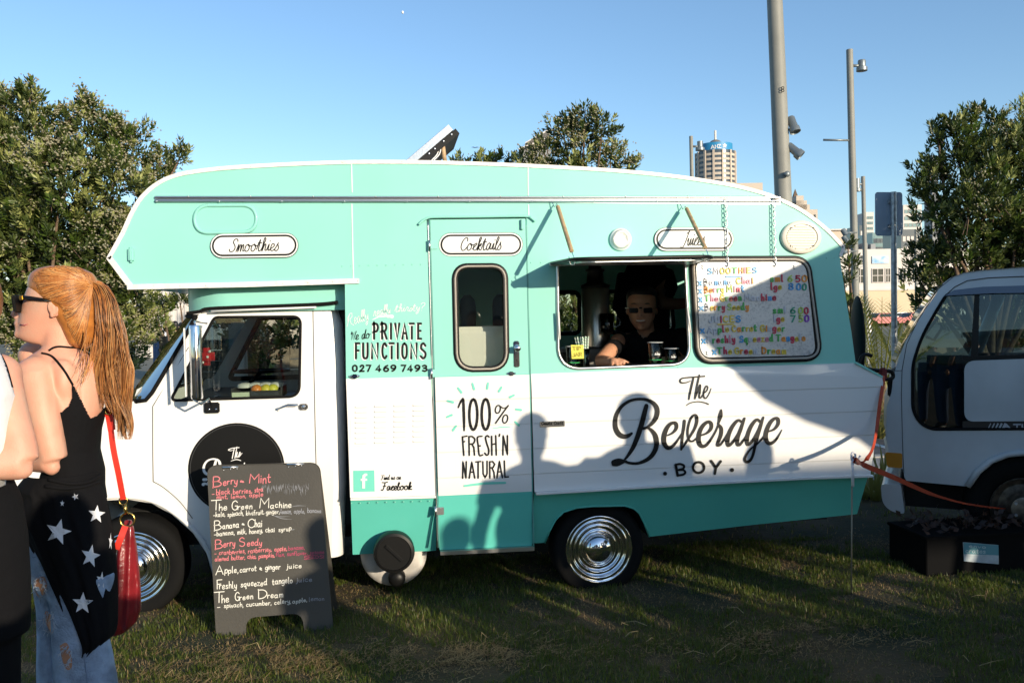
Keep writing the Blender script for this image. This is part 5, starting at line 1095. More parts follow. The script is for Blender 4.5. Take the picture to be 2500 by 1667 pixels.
# ================================================================== poles and sign
POLE = mat('pole_grey', (.23, .23, .205), .6, .0, var=.08, vscale=2); LAMP = mat('lamp_housing', (.20, .23, .24), .4, .4)
def pole(name, label, cat, px_b, depth, r0, r1, toppy, toppx, group=None):
    b = base(px_b, depth); t = thing(name, label, cat, b, group); top = WD(toppx, toppy, depth); mb = MB(); mb.tube([b, (b + top) / 2, top], [r0, (r0 + r1) / 2, r1], 20); mb.build('shaft', POLE, t, True, 60); return t, Vector((b.x, b.y, 0)), top
dpb = 15.5; t, b, tp = pole('light_pole', 'tall thick grey pole with two round spotlights behind the camper', 'light pole', 1932, dpb, .165, .130, -260, 1880, 'light poles')
def spot(px, py, tilt, side, s=1.):
    c = WD(px, py, dpb - .05); d = Vector((math.sin(tilt), -.35, -math.cos(tilt))).normalized(); mb = MB()
    mb.lathe([(0, -.16), (.055, -.16), (.07, -.14), (.075, .04), (.095, .06), (.10, .15), (.092, .155), (.085, .12), (0, .12)], c, d, 24); o = mb.build('spotlight', LAMP, t, True, 50); mb = MB(); mb.cyl(Vector((b.x + .13, b.y - .02, c.z)), c, .025, 8); mb.build('bracket', LAMP, o, True)
spot(1936, 305, .15, 1); spot(1940, 368, .75, 1)
mb = MB(); mb.ell(WD(1922, 425, dpb - .18), (.055, .04, .055), 14, 8); mb.build('junction_cap', LAMP, t, True)
mb = MB(); q = WD(1911, 222, dpb - .16); mb.torus(q, .022, .007, (0, 1, .0), 16, 5); mb.torus(q + Vector((.0, 0, .05)), .022, .007, (0, 1, .0), 16, 5); mb.build('sticker', BLACK, t, True)
dp2 = 17.5; t, b, tp = pole('light_pole', 'tall slim grey lamp post with a side arm and small head light', 'light pole', 2093, dp2, .082, .066, 122, 2074, 'light poles')
mb = MB(); a = WD(2076, 161, dp2); mb.cyl(a, WD(2104, 161, dp2), .03, 8); mb.build('arm', LAMP, t, True)
mb = MB(); c = WD(2104, 163, dp2); mb.lathe([(0, .13), (.07, .13), (.08, .1), (.075, 0), (.11, -.02), (.11, -.09), (0, -.1)], c, (0, 0, 1), 20); mb.build('lamp_head', LAMP, t, True, 50)
mb = MB(); mb.cyl(WD(2010, 342, dp2), WD(2076, 343, dp2), .022, 8); mb.build('banner_arm', LAMP, t, True)
for (x, y) in ((2062, 568), (2064, 585), (2060, 614)):
    mb = MB(); c = WD(x, y, dp2 - .1); mb.lathe([(0, -.08), (.05, -.08), (.06, .06), (0, .06)], c, (.4, -.3, -.8), 14); o = mb.build('spotlight', LAMP, t, True, 50); mb = MB(); mb.cyl(c, Vector((b.x, b.y, c.z)), .015, 6); mb.build('bracket', LAMP, o, True)
dp3 = 27.; t, b, tp = pole('light_pole', 'thin lamp post with a head light on its left, beyond the slim one', 'light pole', 2117, dp3, .075, .062, 431, 2107, 'light poles')
mb = MB(); mb.cyl(WD(2088, 450, dp3), WD(2108, 450, dp3), .04, 8); mb.build('arm', LAMP, t, True); mb = MB(); mb.lathe([(0, .2), (.1, .2), (.1, -.1), (.14, -.12), (.14, -.2), (0, -.2)], WD(2092, 452, dp3), (0, 0, 1), 16); mb.build('lamp_head', LAMP, t, True, 50)
dp4 = 30.; t, b, tp = pole('light_pole', 'short visible lamp post rising over the roof next to the round tower', 'light pole', 1697, dp4, .075, .065, 333, 1687, 'light poles')
mb = MB(); mb.cyl(WD(1690, 358, dp4), WD(1708, 358, dp4), .04, 8); mb.build('arm', LAMP, t, True); mb = MB(); mb.lathe([(0, .15), (.1, .15), (.1, -.05), (.16, -.08), (.16, -.17), (0, -.17)], WD(1709, 356, dp4), (0, 0, 1), 16); mb.build('lamp_head', LAMP, t, True, 50)
# road sign from behind
ds = 10.8; b = base(2183, ds); t = thing('road_sign', 'blank grey back of a road sign on a thin galvanised pole', 'sign', b); SG = mat('sign_back', (.36, .43, .52), .6, .0, var=.1, vscale=3)
mb = MB(); tp = WD(2178, 470, ds); mb.cyl(b, Vector((b.x, b.y, tp.z)), .036, 14); mb.build('pole', STEEL, t, True, 60)
a, c = WD(2133, 470, ds), WD(2208, 575, ds); ol = fillet([(a.x, a.z), (c.x, a.z), (c.x, c.z), (a.x, c.z)], .04); panel('sign_plate', ol, [], SG, t, b.y + .045, .004)
for z in (a.z - .12, c.z + .12): mb = MB(); mb.box((b.x, b.y + .025, z), (.12, .03, .04)); mb.build('clamp', STEEL, t)
dp5 = 34.; pole('street_post', 'distant thin post between the sign pole and the tree', 'post', 2237, dp5, .06, .05, 560, 2236)

# ================================================================== buildings
def bld(name, label, cat, px0, px1, pytop, depth, m, thick=14, py0=None, group=None):
    a, c = WD(px0, pytop, depth), WD(px1, pytop, depth); w = (c - a).length; h = (a.z + c.z) / 2; cen = Vector(((a.x + c.x) / 2, (a.y + c.y) / 2, 0)); t = thing(name, label, cat, cen, group); t.rotation_euler = (0, 0, -YAW)
    def L(mb, nm, mm, par=None, sm=False): 
        o = mb.build(nm, mm, None, sm, 50); o.parent = par or t; return o
    mb = MB(); mb.box2((-w / 2, 0, 0), (w / 2, thick, h)); wl_ = L(mb, 'wall', m); return t, w, h, L
CREAM = mat('render_cream', (.50, .42, .34), .8, var=.06, vscale=.3); WHT = mat('render_white', (.62, .58, .54), .8, var=.06, vscale=.3); WIN = mat('window_dark', (.02, .03, .035), .12); BLUE = mat('sign_blue', (.02, .22, .45), .5); SAND = mat('sandstone', (.50, .43, .36), .8); GREYB = mat('grey_cladding', (.25, .26, .27), .7); DKB = mat('dark_glass_wall', (.06, .08, .10), .2); GLB = mat('teal_glass', (.14, .24, .25), .2)
def windows(t, L, x0, x1, z0, z1, nx, nz, fw=.6, fh=.6, m=WIN, y=0.):
    me = None
    for j in range(nz):
        for i in range(nx):
            cw, ch_ = (x1 - x0) / nx, (z1 - z0) / nz; c = (x0 + cw * (i + .5), y, z0 + ch_ * (j + .5))
            if me is None:
                mb = MB(); W_, H_ = cw * fw / 2, ch_ * fh / 2; e = max(.03, W_ * .08)
                mb.add([(-W_, -.02, -H_), (W_, -.02, -H_), (W_, -.02, H_), (-W_, -.02, H_)], [(0, 1, 2, 3)], 0)
                for (q0, q1) in (((-W_ - e, -.10, -H_ - e), (-W_, .02, H_ + e)), ((W_, -.10, -H_ - e), (W_ + e, .02, H_ + e)), ((-W_, -.10, H_), (W_, .02, H_ + e)), ((-W_, -.12, -H_ - e), (W_, .02, -H_))): mb.box2(q0, q1, 1)
                o = mb.build('window', [m, GREYB]); me = o.data
            else: o = bpy.data.objects.new('window', me); COL.objects.link(o)
            o.parent = t; o.location = c
# white low building
dw_ = 110.; t, w, h, L = bld('white_building', 'low white building with dark windows and a blue picture sign', 'building', 1990, 2420, 607, dw_, WHT); s_ = dw_ / F
xx = lambda px: (px - 2205) * s_; zz = lambda py: 1.68 + (756 - py) * s_
for (x0, x1, y0, y1) in ((2030, 2048, 622, 640), (2092, 2105, 622, 640), (2070, 2082, 622, 642), (2064, 2082, 655, 688), (2092, 2107, 655, 688), (2129, 2155, 655, 687), (2162, 2172, 655, 687), (2030, 2050, 655, 688), (2196, 2210, 655, 687), (2232, 2252, 655, 687), (2270, 2292, 655, 687), (2310, 2330, 655, 687), (2230, 2250, 620, 640), (2270, 2290, 620, 640)):
    mb = MB(); W_, H_ = (x1 - x0) * s_ / 2, (y1 - y0) * s_ / 2; e = .08; mb.add([(-W_, -.02, -H_), (W_, -.02, -H_), (W_, -.02, H_), (-W_, -.02, H_)], [(0, 1, 2, 3)], 0)
    for (q0, q1) in (((-W_ - e, -.10, -H_ - e), (-W_, .02, H_ + e)), ((W_, -.10, -H_ - e), (W_ + e, .02, H_ + e)), ((-W_, -.10, H_), (W_, .02, H_ + e)), ((-W_, -.12, -H_ - e), (W_, .02, -H_)), ((-.04, -.08, -H_), (.04, .0, H_)), ((-W_, -.08, -.04), (W_, .0, .04))): mb.box2(q0, q1, 1)
    o = mb.build('window', [WIN, WHT]); o.parent = t; o.location = (xx((x0 + x1) / 2), 0, zz((y0 + y1) / 2))
mb = MB(); mb.box2((xx(1990), -.6, 0), (xx(2330), .0, zz(708))); L(mb, 'cream_wall', mat('cream_block', (.62, .50, .34), .8))
mb = MB(); mb.box2((xx(1990), -.7, zz(708)), (xx(2330), .05, zz(704))); L(mb, 'ledge', WHT)
mb = MB(); mb.box2((xx(2128), -.12, zz(642)), (xx(2168), -.03, zz(624))); sgn = L(mb, 'picture_sign', mat('sky_print', (.12, .35, .60), .5, vscale=1.2, col2=(.55, .62, .66)))
mb = MB(); mb.box2((xx(2020), 2, h), (xx(2078), 9, zz(556))); L(mb, 'upper_storey', CREAM); mb = MB(); mb.box2((xx(2018), 1.6, zz(556)), (xx(2080), 9.4, zz(553))); L(mb, 'roof_slab', WHT)
for a_ in (2106, 2130, 2150): mb = MB(); mb.box2((xx(a_), 3, h), (xx(a_ + 12), 6, h + R.uniform(.5, 1.1))); L(mb, 'roof_plant', GREYB)
# round tower with the bank sign
dt = 620.; s_ = dt / F; cpx = 1747; a = WD(cpx, 392, dt); bp_ = Vector((a.x, a.y, 0)); t = thing('round_office_tower', 'round office tower with a blue crown, dome and mast', 'tower', bp_); Rr_ = 47 * s_; zt = lambda py: 1.68 + (765 - py) * s_
mb = MB(); mb.cyl(bp_, bp_ + Vector((0, 0, zt(374))), Rr_, 48); mb.build('wall', DKB, t, True, 60)
for i in range(34):
    z = zt(374) - 3.0 - i * 3.45; mb = MB(); mb.lathe([(Rr_ * .99, -.95), (Rr_ * 1.015, -.95), (Rr_ * 1.015, .75), (Rr_ * .99, .75)], bp_ + Vector((0, 0, z)), (0, 0, 1), 48); mb.build('spandrel', SAND, t)
for ang in range(-75, 250, 26):
    ar = math.radians(ang - 90 - 30); mb = MB(); c = bp_ + Vector((math.cos(ar), math.sin(ar), 0)) * Rr_ * 1.01; mb.box(c + Vector((0, 0, zt(374) / 2)), (1.4, 1.4, zt(374)), Matrix.Rotation(ar, 3, 'Z')); mb.build('pier', SAND, t)
mb = MB(); mb.cyl(bp_ + Vector((0, 0, zt(374))), bp_ + Vector((0, 0, zt(355))), Rr_ * .86, 48); cr_ = mb.build('crown_sign', BLUE, t, True, 60)
mb = MB(); mb.ell(bp_ + Vector((0, 0, zt(357))), (17 * s_, 17 * s_, 15 * s_), 20, 12); mb.build('dome', mat('dome_lattice', (.22, .20, .18), .5, .3), t, True)
mb = MB(); mb.cyl(bp_ + Vector((0, 0, zt(343))), bp_ + Vector((0, 0, zt(320))), .8, 6); mb.build('mast', WHT, t)
def onsign(px, py, lift):
    p = WD(px, py, dt); dx = p.x - bp_.x; rr_ = Rr_ * .86 + lift; dx = max(-rr_ * .98, min(rr_ * .98, dx)); return Vector((p.x, bp_.y - math.sqrt(max(0, rr_ * rr_ - dx * dx)), p.z))
ik = Ink(onsign, .3); ik.text('ANZ', (1722, 371), (1744, 369.5), 8, 1.8, 'hand', gap=.16)
for a_ in range(0, 360, 72): ik.stroke([(1754, 364), (1754 + 4.5 * math.sin(math.radians(a_)), 364 - 4.5 * math.cos(math.radians(a_)))], 2.2)
ik.build('sign_lettering', mat('sign_white', (.8, .8, .8), .5), cr_)
# other towers
t, w, h, L = bld('office_block', 'plain sand coloured block showing just right of the round tower', 'building', 1790, 1862, 447, 420, SAND, 30); windows(t, L, -w / 2 + 1, w / 2 - 1, h - 22, h - 4, 8, 4)
t, w, h, L = bld('stepped_tower', 'stepped apartment tower with a brown pyramid roof behind the thick pole', 'tower', 1930, 1996, 512, 520, SAND, 26); s_ = 520 / F; windows(t, L, -w / 2 + .5, w / 2 - .5, h - 42, h - 2, 6, 9, .45, .5)
for (x0, x1, y0) in ((-16, -6, 478), (-16, 2, 490), (-12, 9, 500)): mb = MB(); mb.box2((x0 * s_ * 1., 2, h - 2), ((x1 + 8) * s_, 20, 1.68 + (762 - y0) * s_)); L(mb, 'setback', SAND)
mb = MB(); z0 = 1.68 + (762 - 478) * s_; mb.lathe([(8.5 * s_, 0), (0, 22 * s_)], (-8 * s_, 10, z0), (0, 0, 1), 4); L(mb, 'pyramid_roof', mat('brown_roof', (.12, .08, .05), .8))
t, w, h, L = bld('plant_room', 'grey rooftop block with wing shaped white roofs behind the round topped tree', 'building', 1273, 1345, 366, 90, GREYB, 10); s_ = 90 / F
mb = MB(); mb.add([(-w / 2 - .3, -1, h), (w / 2, -1, h + 1.2), (w / 2, 8, h + 1.2), (-w / 2 - .3, 8, h), (-w / 2 - .3, -1, h - .12), (w / 2, -1, h + 1.0), (w / 2, 8, h + 1.0), (-w / 2 - .3, 8, h - .12)], [(0, 1, 2, 3), (7, 6, 5, 4), (0, 4, 5, 1), (1, 5, 6, 2), (2, 6, 7, 3), (3, 7, 4, 0)]); L(mb, 'lower_roof_wing', WHT)
mb = MB(); mb.add([(-w / 2 + .4, -1, h + .6), (w / 2, -1, h + 2.1), (w / 2, 8, h + 2.1), (-w / 2 + .4, 8, h + .6), (-w / 2 + .4, -1, h + .5), (w / 2, -1, h + 1.9), (w / 2, 8, h + 1.9), (-w / 2 + .4, 8, h + .5)], [(0, 1, 2, 3), (7, 6, 5, 4), (0, 4, 5, 1), (1, 5, 6, 2), (2, 6, 7, 3), (3, 7, 4, 0)]); L(mb, 'upper_roof_wing', WHT)
for nm, lb, a_, c_, y_, dp_, m_, nx_, nz_, wm_ in (('office_block', 'narrow dark block with a pale edge left of the road sign', 2098, 2116, 550, 300, DKB, 2, 6, WHT), ('office_block', 'white glass tower just left of the road sign', 2114, 2133, 518, 340, WHT, 3, 12, GLB), ('office_block', 'teal glass block under the yellow sign', 2130, 2160, 568, 260, GLB, 3, 6, DKB),
        ('office_block', 'wide dark block with pale floor bands behind the road sign', 2150, 2200, 575, 280, WHT, 1, 7, DKB), ('office_block', 'white banded block right of the road sign', 2205, 2250, 500, 300, WHT, 4, 10, GLB), ('office_block', 'dark block with pale bands beside the right tree', 2200, 2245, 560, 240, DKB, 4, 5, WHT), ('office_block', 'grey tower top just over the right tree crown', 2276, 2290, 380, 600, GREYB, 1, 6, DKB)):
    t, w, h, L = bld(nm, lb, 'building', a_, c_, y_, dp_, m_, 12, group='distant city blocks'); windows(t, L, -w / 2 + .3, w / 2 - .3, h * .35, h - 1.2, nx_, nz_, .8, .5, wm_)
    if 'teal' in lb: mb = MB(); mb.box2((-w / 2 + 1, -.2, h), (w * .3, .4, h + 1.5)); L(mb, 'yellow_sign', mat('yellow', (.75, .42, .03), .5))
t, w, h, L = bld('market_hall', 'pale weatherboard hall seen under the over-cab', 'building', 330, 470, 690, 42, WHT, 8)
for i in range(9): mb = MB(); mb.box2((-w / 2 + i * w / 8 - .06, -.06, 0), (-w / 2 + i * w / 8 + .06, 0, h)); L(mb, 'batten', WHT)
mb = MB(); s_ = 42 / F; mb.box2((-w / 2 + .1, -.1, h - 1.1), (w / 2 - .8, -.03, h - .8)); bnd = L(mb, 'sign_band', GREYB)
def onhall(px, py, lift): p = WD(px, py, 41.8 - lift); return p
ik = Ink(onhall, .02); ik.text('CENTRE', (356, 754), (378, 753), 6, 1.1); ik.build('hall_lettering', DKB, t)
t, w, h, L = bld('apartment_block', 'plain beige block glimpsed through the cab window', 'building', 560, 760, 770, 55, SAND, 8)
# moon
q = WD(983, 31, 3000); mb = MB(); mb.ell(q, (4.2, 4.2, 5.2), 12, 8); tag(mb.build('moon', mat('moon', (.8, .8, .8), .9), None, True), 'tiny pale moon high in the blue sky', 'moon')
q = WD(1160, 360, 60); mb = MB(); mb.add([q, q + Vector((.12, 0, .03)), q + Vector((.3, 0, .0)), q + Vector((-.12, 0, .03)), q + Vector((-.3, 0, -.0)), q + Vector((0, .1, -.03))], [(0, 1, 5), (1, 2, 5), (0, 3, 5), (3, 4, 5)]); tag(mb.build('bird', DARK), 'small dark bird flying above the camper roof', 'bird')
# parked red cars beyond the palm
def car(px, depth, m, label, yawd=0., group='parked cars beyond the planting'):
    b = base(px, depth); t = thing('parked_car', label, 'car', b, group); t.rotation_euler = (0, 0, yawd)
    prof = [(-2.0, .35), (-2.05, .7), (-1.9, .85), (-1.1, .95), (-.55, 1.38), (.75, 1.42), (1.45, 1.0), (1.95, .9), (2.05, .6), (2.0, .35)]
    mb = MB(); n = len(prof)
    for y, k_ in ((-.84, 1), (-.7, 1), (.7, 1), (.84, 1)):
        for x, z in prof: mb.v.append((x, y * (1 if z < 1.0 else .82), z))
    mb.f = [(j * n + i, j * n + (i + 1) % n, (j + 1) * n + (i + 1) % n, (j + 1) * n + i) for j in range(3) for i in range(n)] + [tuple(range(n - 1, -1, -1)), tuple(3 * n + i for i in range(n))]
    def P(mb, nm, mm, sm=True): o = mb.build(nm, mm, None, sm, 40); o.parent = t; return o
    P(mb, 'body', m)
    for s in (-1, 1):
        for x in (-1.25, 1.25): mb = MB(); mb.lathe([(0, -.1), (.2, -.1), (.3, -.08), (.32, 0), (.3, .1)], (x, s * .78, .32), (0, -s, 0), 16); P(mb, 'wheel', RUBBER)
        mb = MB(); y = s * .80; mb.add([(-.95, y, 1.0), (1.25, y, 1.0), (.7, y * .9, 1.34), (-.5, y * .9, 1.32)], [(0, 1, 2, 3)]); P(mb, 'side_window', WIN, False)
    mb = MB(); mb.add([(-1.12, -.6, .97), (-1.12, .6, .97), (-.58, .55, 1.35), (-.58, -.55, 1.35)], [(0, 1, 2, 3)]); P(mb, 'windscreen', WIN, False)
RED = mat('red_paint', (.38, .015, .015), .3, coat=.5); SIL = mat('silver_paint', (.45, .46, .48), .3, .4, coat=.5)
car(2150, 88, RED, 'red parked car partly hidden by the palm fronds', .1); car(2112, 92, SIL, 'silver parked car left of the red one', .2); car(2228, 90, RED, 'second red car close to the right tree', .1); car(2190, 96, SIL, 'silver car parked between the two red cars', .1)
# ================================================================== the white cab truck at the right
YT = 0.0; kt4 = crop(2000, 620, .3444); kt5 = crop(2050, 1050, .3934)
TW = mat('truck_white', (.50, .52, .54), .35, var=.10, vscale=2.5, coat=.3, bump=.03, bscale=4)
TH = math.radians(-34); O_ = W(2165, 1000, .50); O_.z = 0
def WT(px, py, Y=0.0):                                     # picture point -> the truck's own frame, on its plane y = Y
    ct, st_ = math.cos(-TH), math.sin(-TH); c = CAM - np.array(O_); d = ray(px, py)
    c = np.array([c[0] * ct - c[1] * st_, c[0] * st_ + c[1] * ct, c[2]]); d = np.array([d[0] * ct - d[1] * st_, d[0] * st_ + d[1] * ct, d[2]])
    return Vector(c + d * ((Y - c[1]) / d[1]))
W_world = W; W = WT; LOCAL = True
tr = thing('cab_truck', 'white forward control truck with dark side glass, nose to the camper', 'truck', O_); tr.rotation_euler = (0, 0, TH)
ytk = lambda x, z: .10 * max(0, z - 1.35) ** 1.5
fr_ = [(2289, 712), (2258, 757), (2232, 800), (2207, 842), (2188, 893), (2181, 922), (2176, 960), (2165, 990), (2163, 1068), (2170, 1100), (2163, 1110), (2168, 1140), (2204, 1144), (2208, 1165), (2213, 1173)]
arch = [(2362, 1187), (2388, 1150), (2420, 1124), (2459, 1109), (2505, 1104), (2552, 1110), (2592, 1127), (2624, 1155), (2640, 1187)]
out = [(2900, 640), (2640, 645), (2500, 651), (2396, 659), (2355, 665), (2327, 676), (2306, 692), *fr_, *arch, (2900, 1187)]
gl = fillet([(2312, 717), (2700, 704), (2720, 1045), (2262, 1048), (2228, 1010), (2228, 890), (2250, 822), (2288, 755)], [10, 20, 20, 26, 30, 20, 30, 16])
tz = [1.0 + .06 * i for i in range(16)]
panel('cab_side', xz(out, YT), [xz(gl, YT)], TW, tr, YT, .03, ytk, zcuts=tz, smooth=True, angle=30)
def onT(px, py, d=0.): 
    p = W(px, py, YT); y = YT + ytk(p.x, p.z); p = W(px, py, y + d); return Vector((p.x, y + d, p.z))
mb = MB(); P = [onT(*q, -.003) for q in gl]; mb.tube(P + [P[0]], .010, 6, cap=False); mb.build('glass_seal', RUBBER, tr, True)
TG = glassmat('truck_glass', (.40, .50, .50), 1.0, 1.6)
def tpoly(name, px, m, d=.0, par=tr, th=.006):
    return panel(name, xz(px, YT), [], m, par, YT + d, th, ytk, zcuts=tz)
tpoly('side_glass', gl, TG, .012)
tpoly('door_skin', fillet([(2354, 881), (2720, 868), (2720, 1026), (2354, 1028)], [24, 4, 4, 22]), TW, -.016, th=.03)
tpoly('black_sill', [(2348, 870), (2720, 860), (2720, 868), (2354, 881)], BLACK, .004); tpoly('pillar_trim', [(2380, 716), (2392, 716), (2388, 880), (2366, 884), (2370, 872)], BLACK, .006)
st_ = tpoly('stripe', [(2350, 1028), (2720, 1026), (2720, 1052), (2350, 1049)], mat('stripe_black', (.02, .015, .015), .4), -.003)
tpoly('weather_shield', [(2306, 722), (2330, 708), (2400, 700), (2720, 690), (2720, 712), (2420, 716)], mat('smoked_blue', (.10, .13, .20), .2), -.02)
ik = Ink(lambda x, y, l: onT(x, y, -.004 - l)); LT = mat('decal_grey', (.45, .46, .50), .5)
for i in range(5): ik.stroke([(2412 + i * 9, 1047), (2419 + i * 9, 1033)], 2 + .9 * i, True)
for ch, x0 in zip('ATLAS', (2447, 2473, 2494, 2513, 2536)):
    ik.boxed(ch, x0, x0 + 20, 1034, 1046, 3.4)
ik.build('stripe_lettering', LT, st_)
def tline(px, r=.0025, m=None, d=-.001): mb = MB(); mb.tube([onT(*q, d) for q in px], r, 5); return mb.build('panel_gap', m or lnK, tr, True)
tline([kt4(950, 162), kt4(840, 250), kt4(700, 470), kt4(620, 640), kt4(588, 820), kt4(583, 1000), kt4(590, 1300), kt4(600, 1560)]); tline([kt4(530, 826), kt4(586, 826)]); tline([kt4(1452, 160), kt4(1200, 170), kt4(1050, 190), kt4(960, 235), kt4(900, 290), kt4(850, 360)], .004)
mb = MB(); mb.tube([onT(*q, -.012) for q in arch], .022, 8); mb.build('wheel_arch_trim', TW, tr, True)
# skins across: roof, screen, nose
def across(name, px, m, y0=YT + .06, y1=YT + 1.62, bulge=.0):
    mb = MB(); P = [W(a, b, YT) for a, b in px]; ys = [y0, (y0 + y1) / 2, y1]
    for q in P:
        for j, y in enumerate(ys): mb.v.append((q.x - (bulge if j == 1 else 0), y, q.z + (.02 if j == 1 and name == 'roof' else 0)))
    mb.f = [(3 * i + j, 3 * i + 1 + j, 3 * i + 4 + j, 3 * i + 3 + j) for i in range(len(P) - 1) for j in (0, 1)]; return mb.build(name, m, tr, True, 50)
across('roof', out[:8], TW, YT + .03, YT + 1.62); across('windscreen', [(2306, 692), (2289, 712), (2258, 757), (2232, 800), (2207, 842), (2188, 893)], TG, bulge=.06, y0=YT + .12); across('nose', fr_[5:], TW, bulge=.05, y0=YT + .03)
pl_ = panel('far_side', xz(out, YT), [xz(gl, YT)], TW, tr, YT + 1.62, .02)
tpoly('indicator', fillet([(2161, 1103), (2203, 1106), (2203, 1142), (2166, 1139)], 5), mat('amber_lens', (.55, .22, .02), .25), -.012, th=.02)
mb = MB(); a = W(2150, 1180, YT - .02); b = W(2209, 1250, YT - .02); bp2 = fillet([(a.x, a.z), (W(2199, 1178, YT).x, a.z + .003), (b.x, b.z - .01), (W(2175, 1250, YT).x, b.z), (a.x + .01, W(2150, 1225, YT).z)], [.03, .02, .02, .05, .04])
panel('bumper', bp2, [], TW, tr, YT - .03, 1.72, smooth=True, angle=40)
mb = MB(); a = W(2205, 1170, YT); b = W(2700, 1290, YT); mb.box2((a.x, YT + .25, b.z), (b.x, YT + 1.5, a.z)); mb.build('chassis', bpy.data.materials['chassis'], tr)
mb = MB(); Q = [W(*q, YT) for q in arch]
for q in Q: mb.v += [(q.x, YT + .03, q.z), (q.x, YT + .5, q.z)]
mb.f = [(2 * i, 2 * i + 1, 2 * i + 3, 2 * i + 2) for i in range(len(Q) - 1)]; mb.build('wheel_well', bpy.data.materials['underseal'], tr)
c = W(2502, 1248, YT + .04); c.z = .355; mb = MB(); mb.lathe([(.20, .04), (.215, -.0), (.30, -.015), (.345, .0), (.36, .05), (.36, .18), (.33, .2)], c, (0, 1, 0), 48); wh = mb.build('wheel', RUBBER, tr, True)
mb = MB(); mb.lathe([(.20, -.01), (.205, .0), (.195, .02), (.18, .05), (.15, .075), (.11, .06), (.085, .02), (.08, -.02), (.05, -.03), (0, -.03)], c, (0, 1, 0), 40); rm = mb.build('rim', RIMS, wh, True, 50)
for i in range(5): a_ = i * 1.257; mb = MB(); mb.cyl(c + Vector((.065 * math.cos(a_), .0, .065 * math.sin(a_))), c + Vector((.065 * math.cos(a_), -.04, .065 * math.sin(a_))), .01, 6); mb.build('wheel_nut', STEEL, rm)
# inside the truck cab
mb = MB(); q = W(2460, 860, YT + .45); mb.torus(q + Vector((.0, 0, -.02)), .2, .012, (-.75, 0, .65), 32, 8); mb.build('steering_wheel', BLACK, tr, True)
mb = MB(); a = W(2240, 890, YT + .4); mb.box2((a.x, YT + .15, a.z - .5), (a.x + .42, YT + 1.5, a.z + .02), bev=.06); mb.build('dashboard', bpy.data.materials['dark_interior'], tr)
mb = MB(); a = W(2490, 940, YT + .4); mb.box2((a.x, YT + .15, .7), (a.x + .5, YT + 1.5, a.z), bev=.06); mb.box2((a.x + .35, YT + .15, a.z), (a.x + .5, YT + 1.5, a.z + .55), bev=.05); mb.build('seat', bpy.data.materials['dark_interior'], tr)
mb = MB(); mb.tube([W(2440, 720, YT + 1.55), W(2400, 820, YT + 1.6), W(2370, 890, YT + 1.6)], .045, 8); mb.build('far_pillar', TW, tr, True)
mb = MB(); a = onT(2262, 805, -.12 + .1); mb.tube([W(2255, 820, YT + 1.7), W(2290, 775, YT + 1.75), W(2300, 800, YT + 1.75), W(2280, 830, YT + 1.75), W(2262, 822, YT + 1.7)], .014, 6); mb.build('mirror_stay', BLACK, tr, True)
mb = MB(); mb.box(W(2173, 945, YT + .1), (.03, .10, .13), bev=.01); mb.build('nose_mirror', BLACK, tr)
W = W_world; LOCAL = False
# cardboard / black things between the vehicles
hk = thing('tow_rack', 'black tubular rack and hook fixed behind the camper tail', 'rack', W(2130, 900, .3))
mb = MB(); mb.tube([W(*kt4(*q), .15) for q in smoothline([(265, 790), (285, 770), (300, 730), (330, 712), (372, 722)], 4)], .012, 8); mb.build('hook', BLACK, hk, True)
mb = MB(); mb.tube([W(*kt4(*q), .1) for q in smoothline([(330, 812), (400, 825), (470, 828), (510, 835), (524, 865), (505, 885), (440, 890)], 4)], .013, 8); mb.build('rack_bar', BLACK, hk, True)
mb = MB(); a = W(*kt4(275, 470), .9); mb.ell(W(*kt4(272, 610), .9), (.024, .10, .33), 16, 10); mb.build('rear_mirror', BLACK, hk, True)
# stake and orange strap
pT = W(2079, 1130, -.58); foot = G(2078, 1459); sk = thing('stake', 'thin steel stake with white sleeve and hooked top in the lawn', 'stake', (foot.x, foot.y, 0)); yS = foot.y
mb = MB(); mb.cyl((foot.x, yS, -.05), (W(2080, 1186, yS).x, yS, W(2080, 1186, yS).z), .0045, 8); mb.build('rod', mat('rusty_rod', (.22, .20, .16), .5, .5), sk, True)
sl = mat('white_sleeve', (.75, .75, .78), .4); Pk = [W(*q, yS) for q in smoothline([(2082, 1186), (2081, 1150), (2079, 1122), (2079, 1108), (2084, 1104), (2088, 1110), (2087, 1122), (2092, 1128), (2100, 1112)], 4)]
mb = MB(); mb.tube([W(2082, 1187, yS), W(2081, 1120, yS)], .0085, 10); mb.tube(Pk[8:], .0065, 8); mb.build('hooked_sleeve', sl, sk, True)
OR = mat('orange_webbing', (.42, .05, .015), .6, bump=.3, bscale=300); st1 = thing('ratchet_strap', 'orange ratchet strap from the camper tail round the stake to the truck', 'strap', W(2085, 1125, yS))
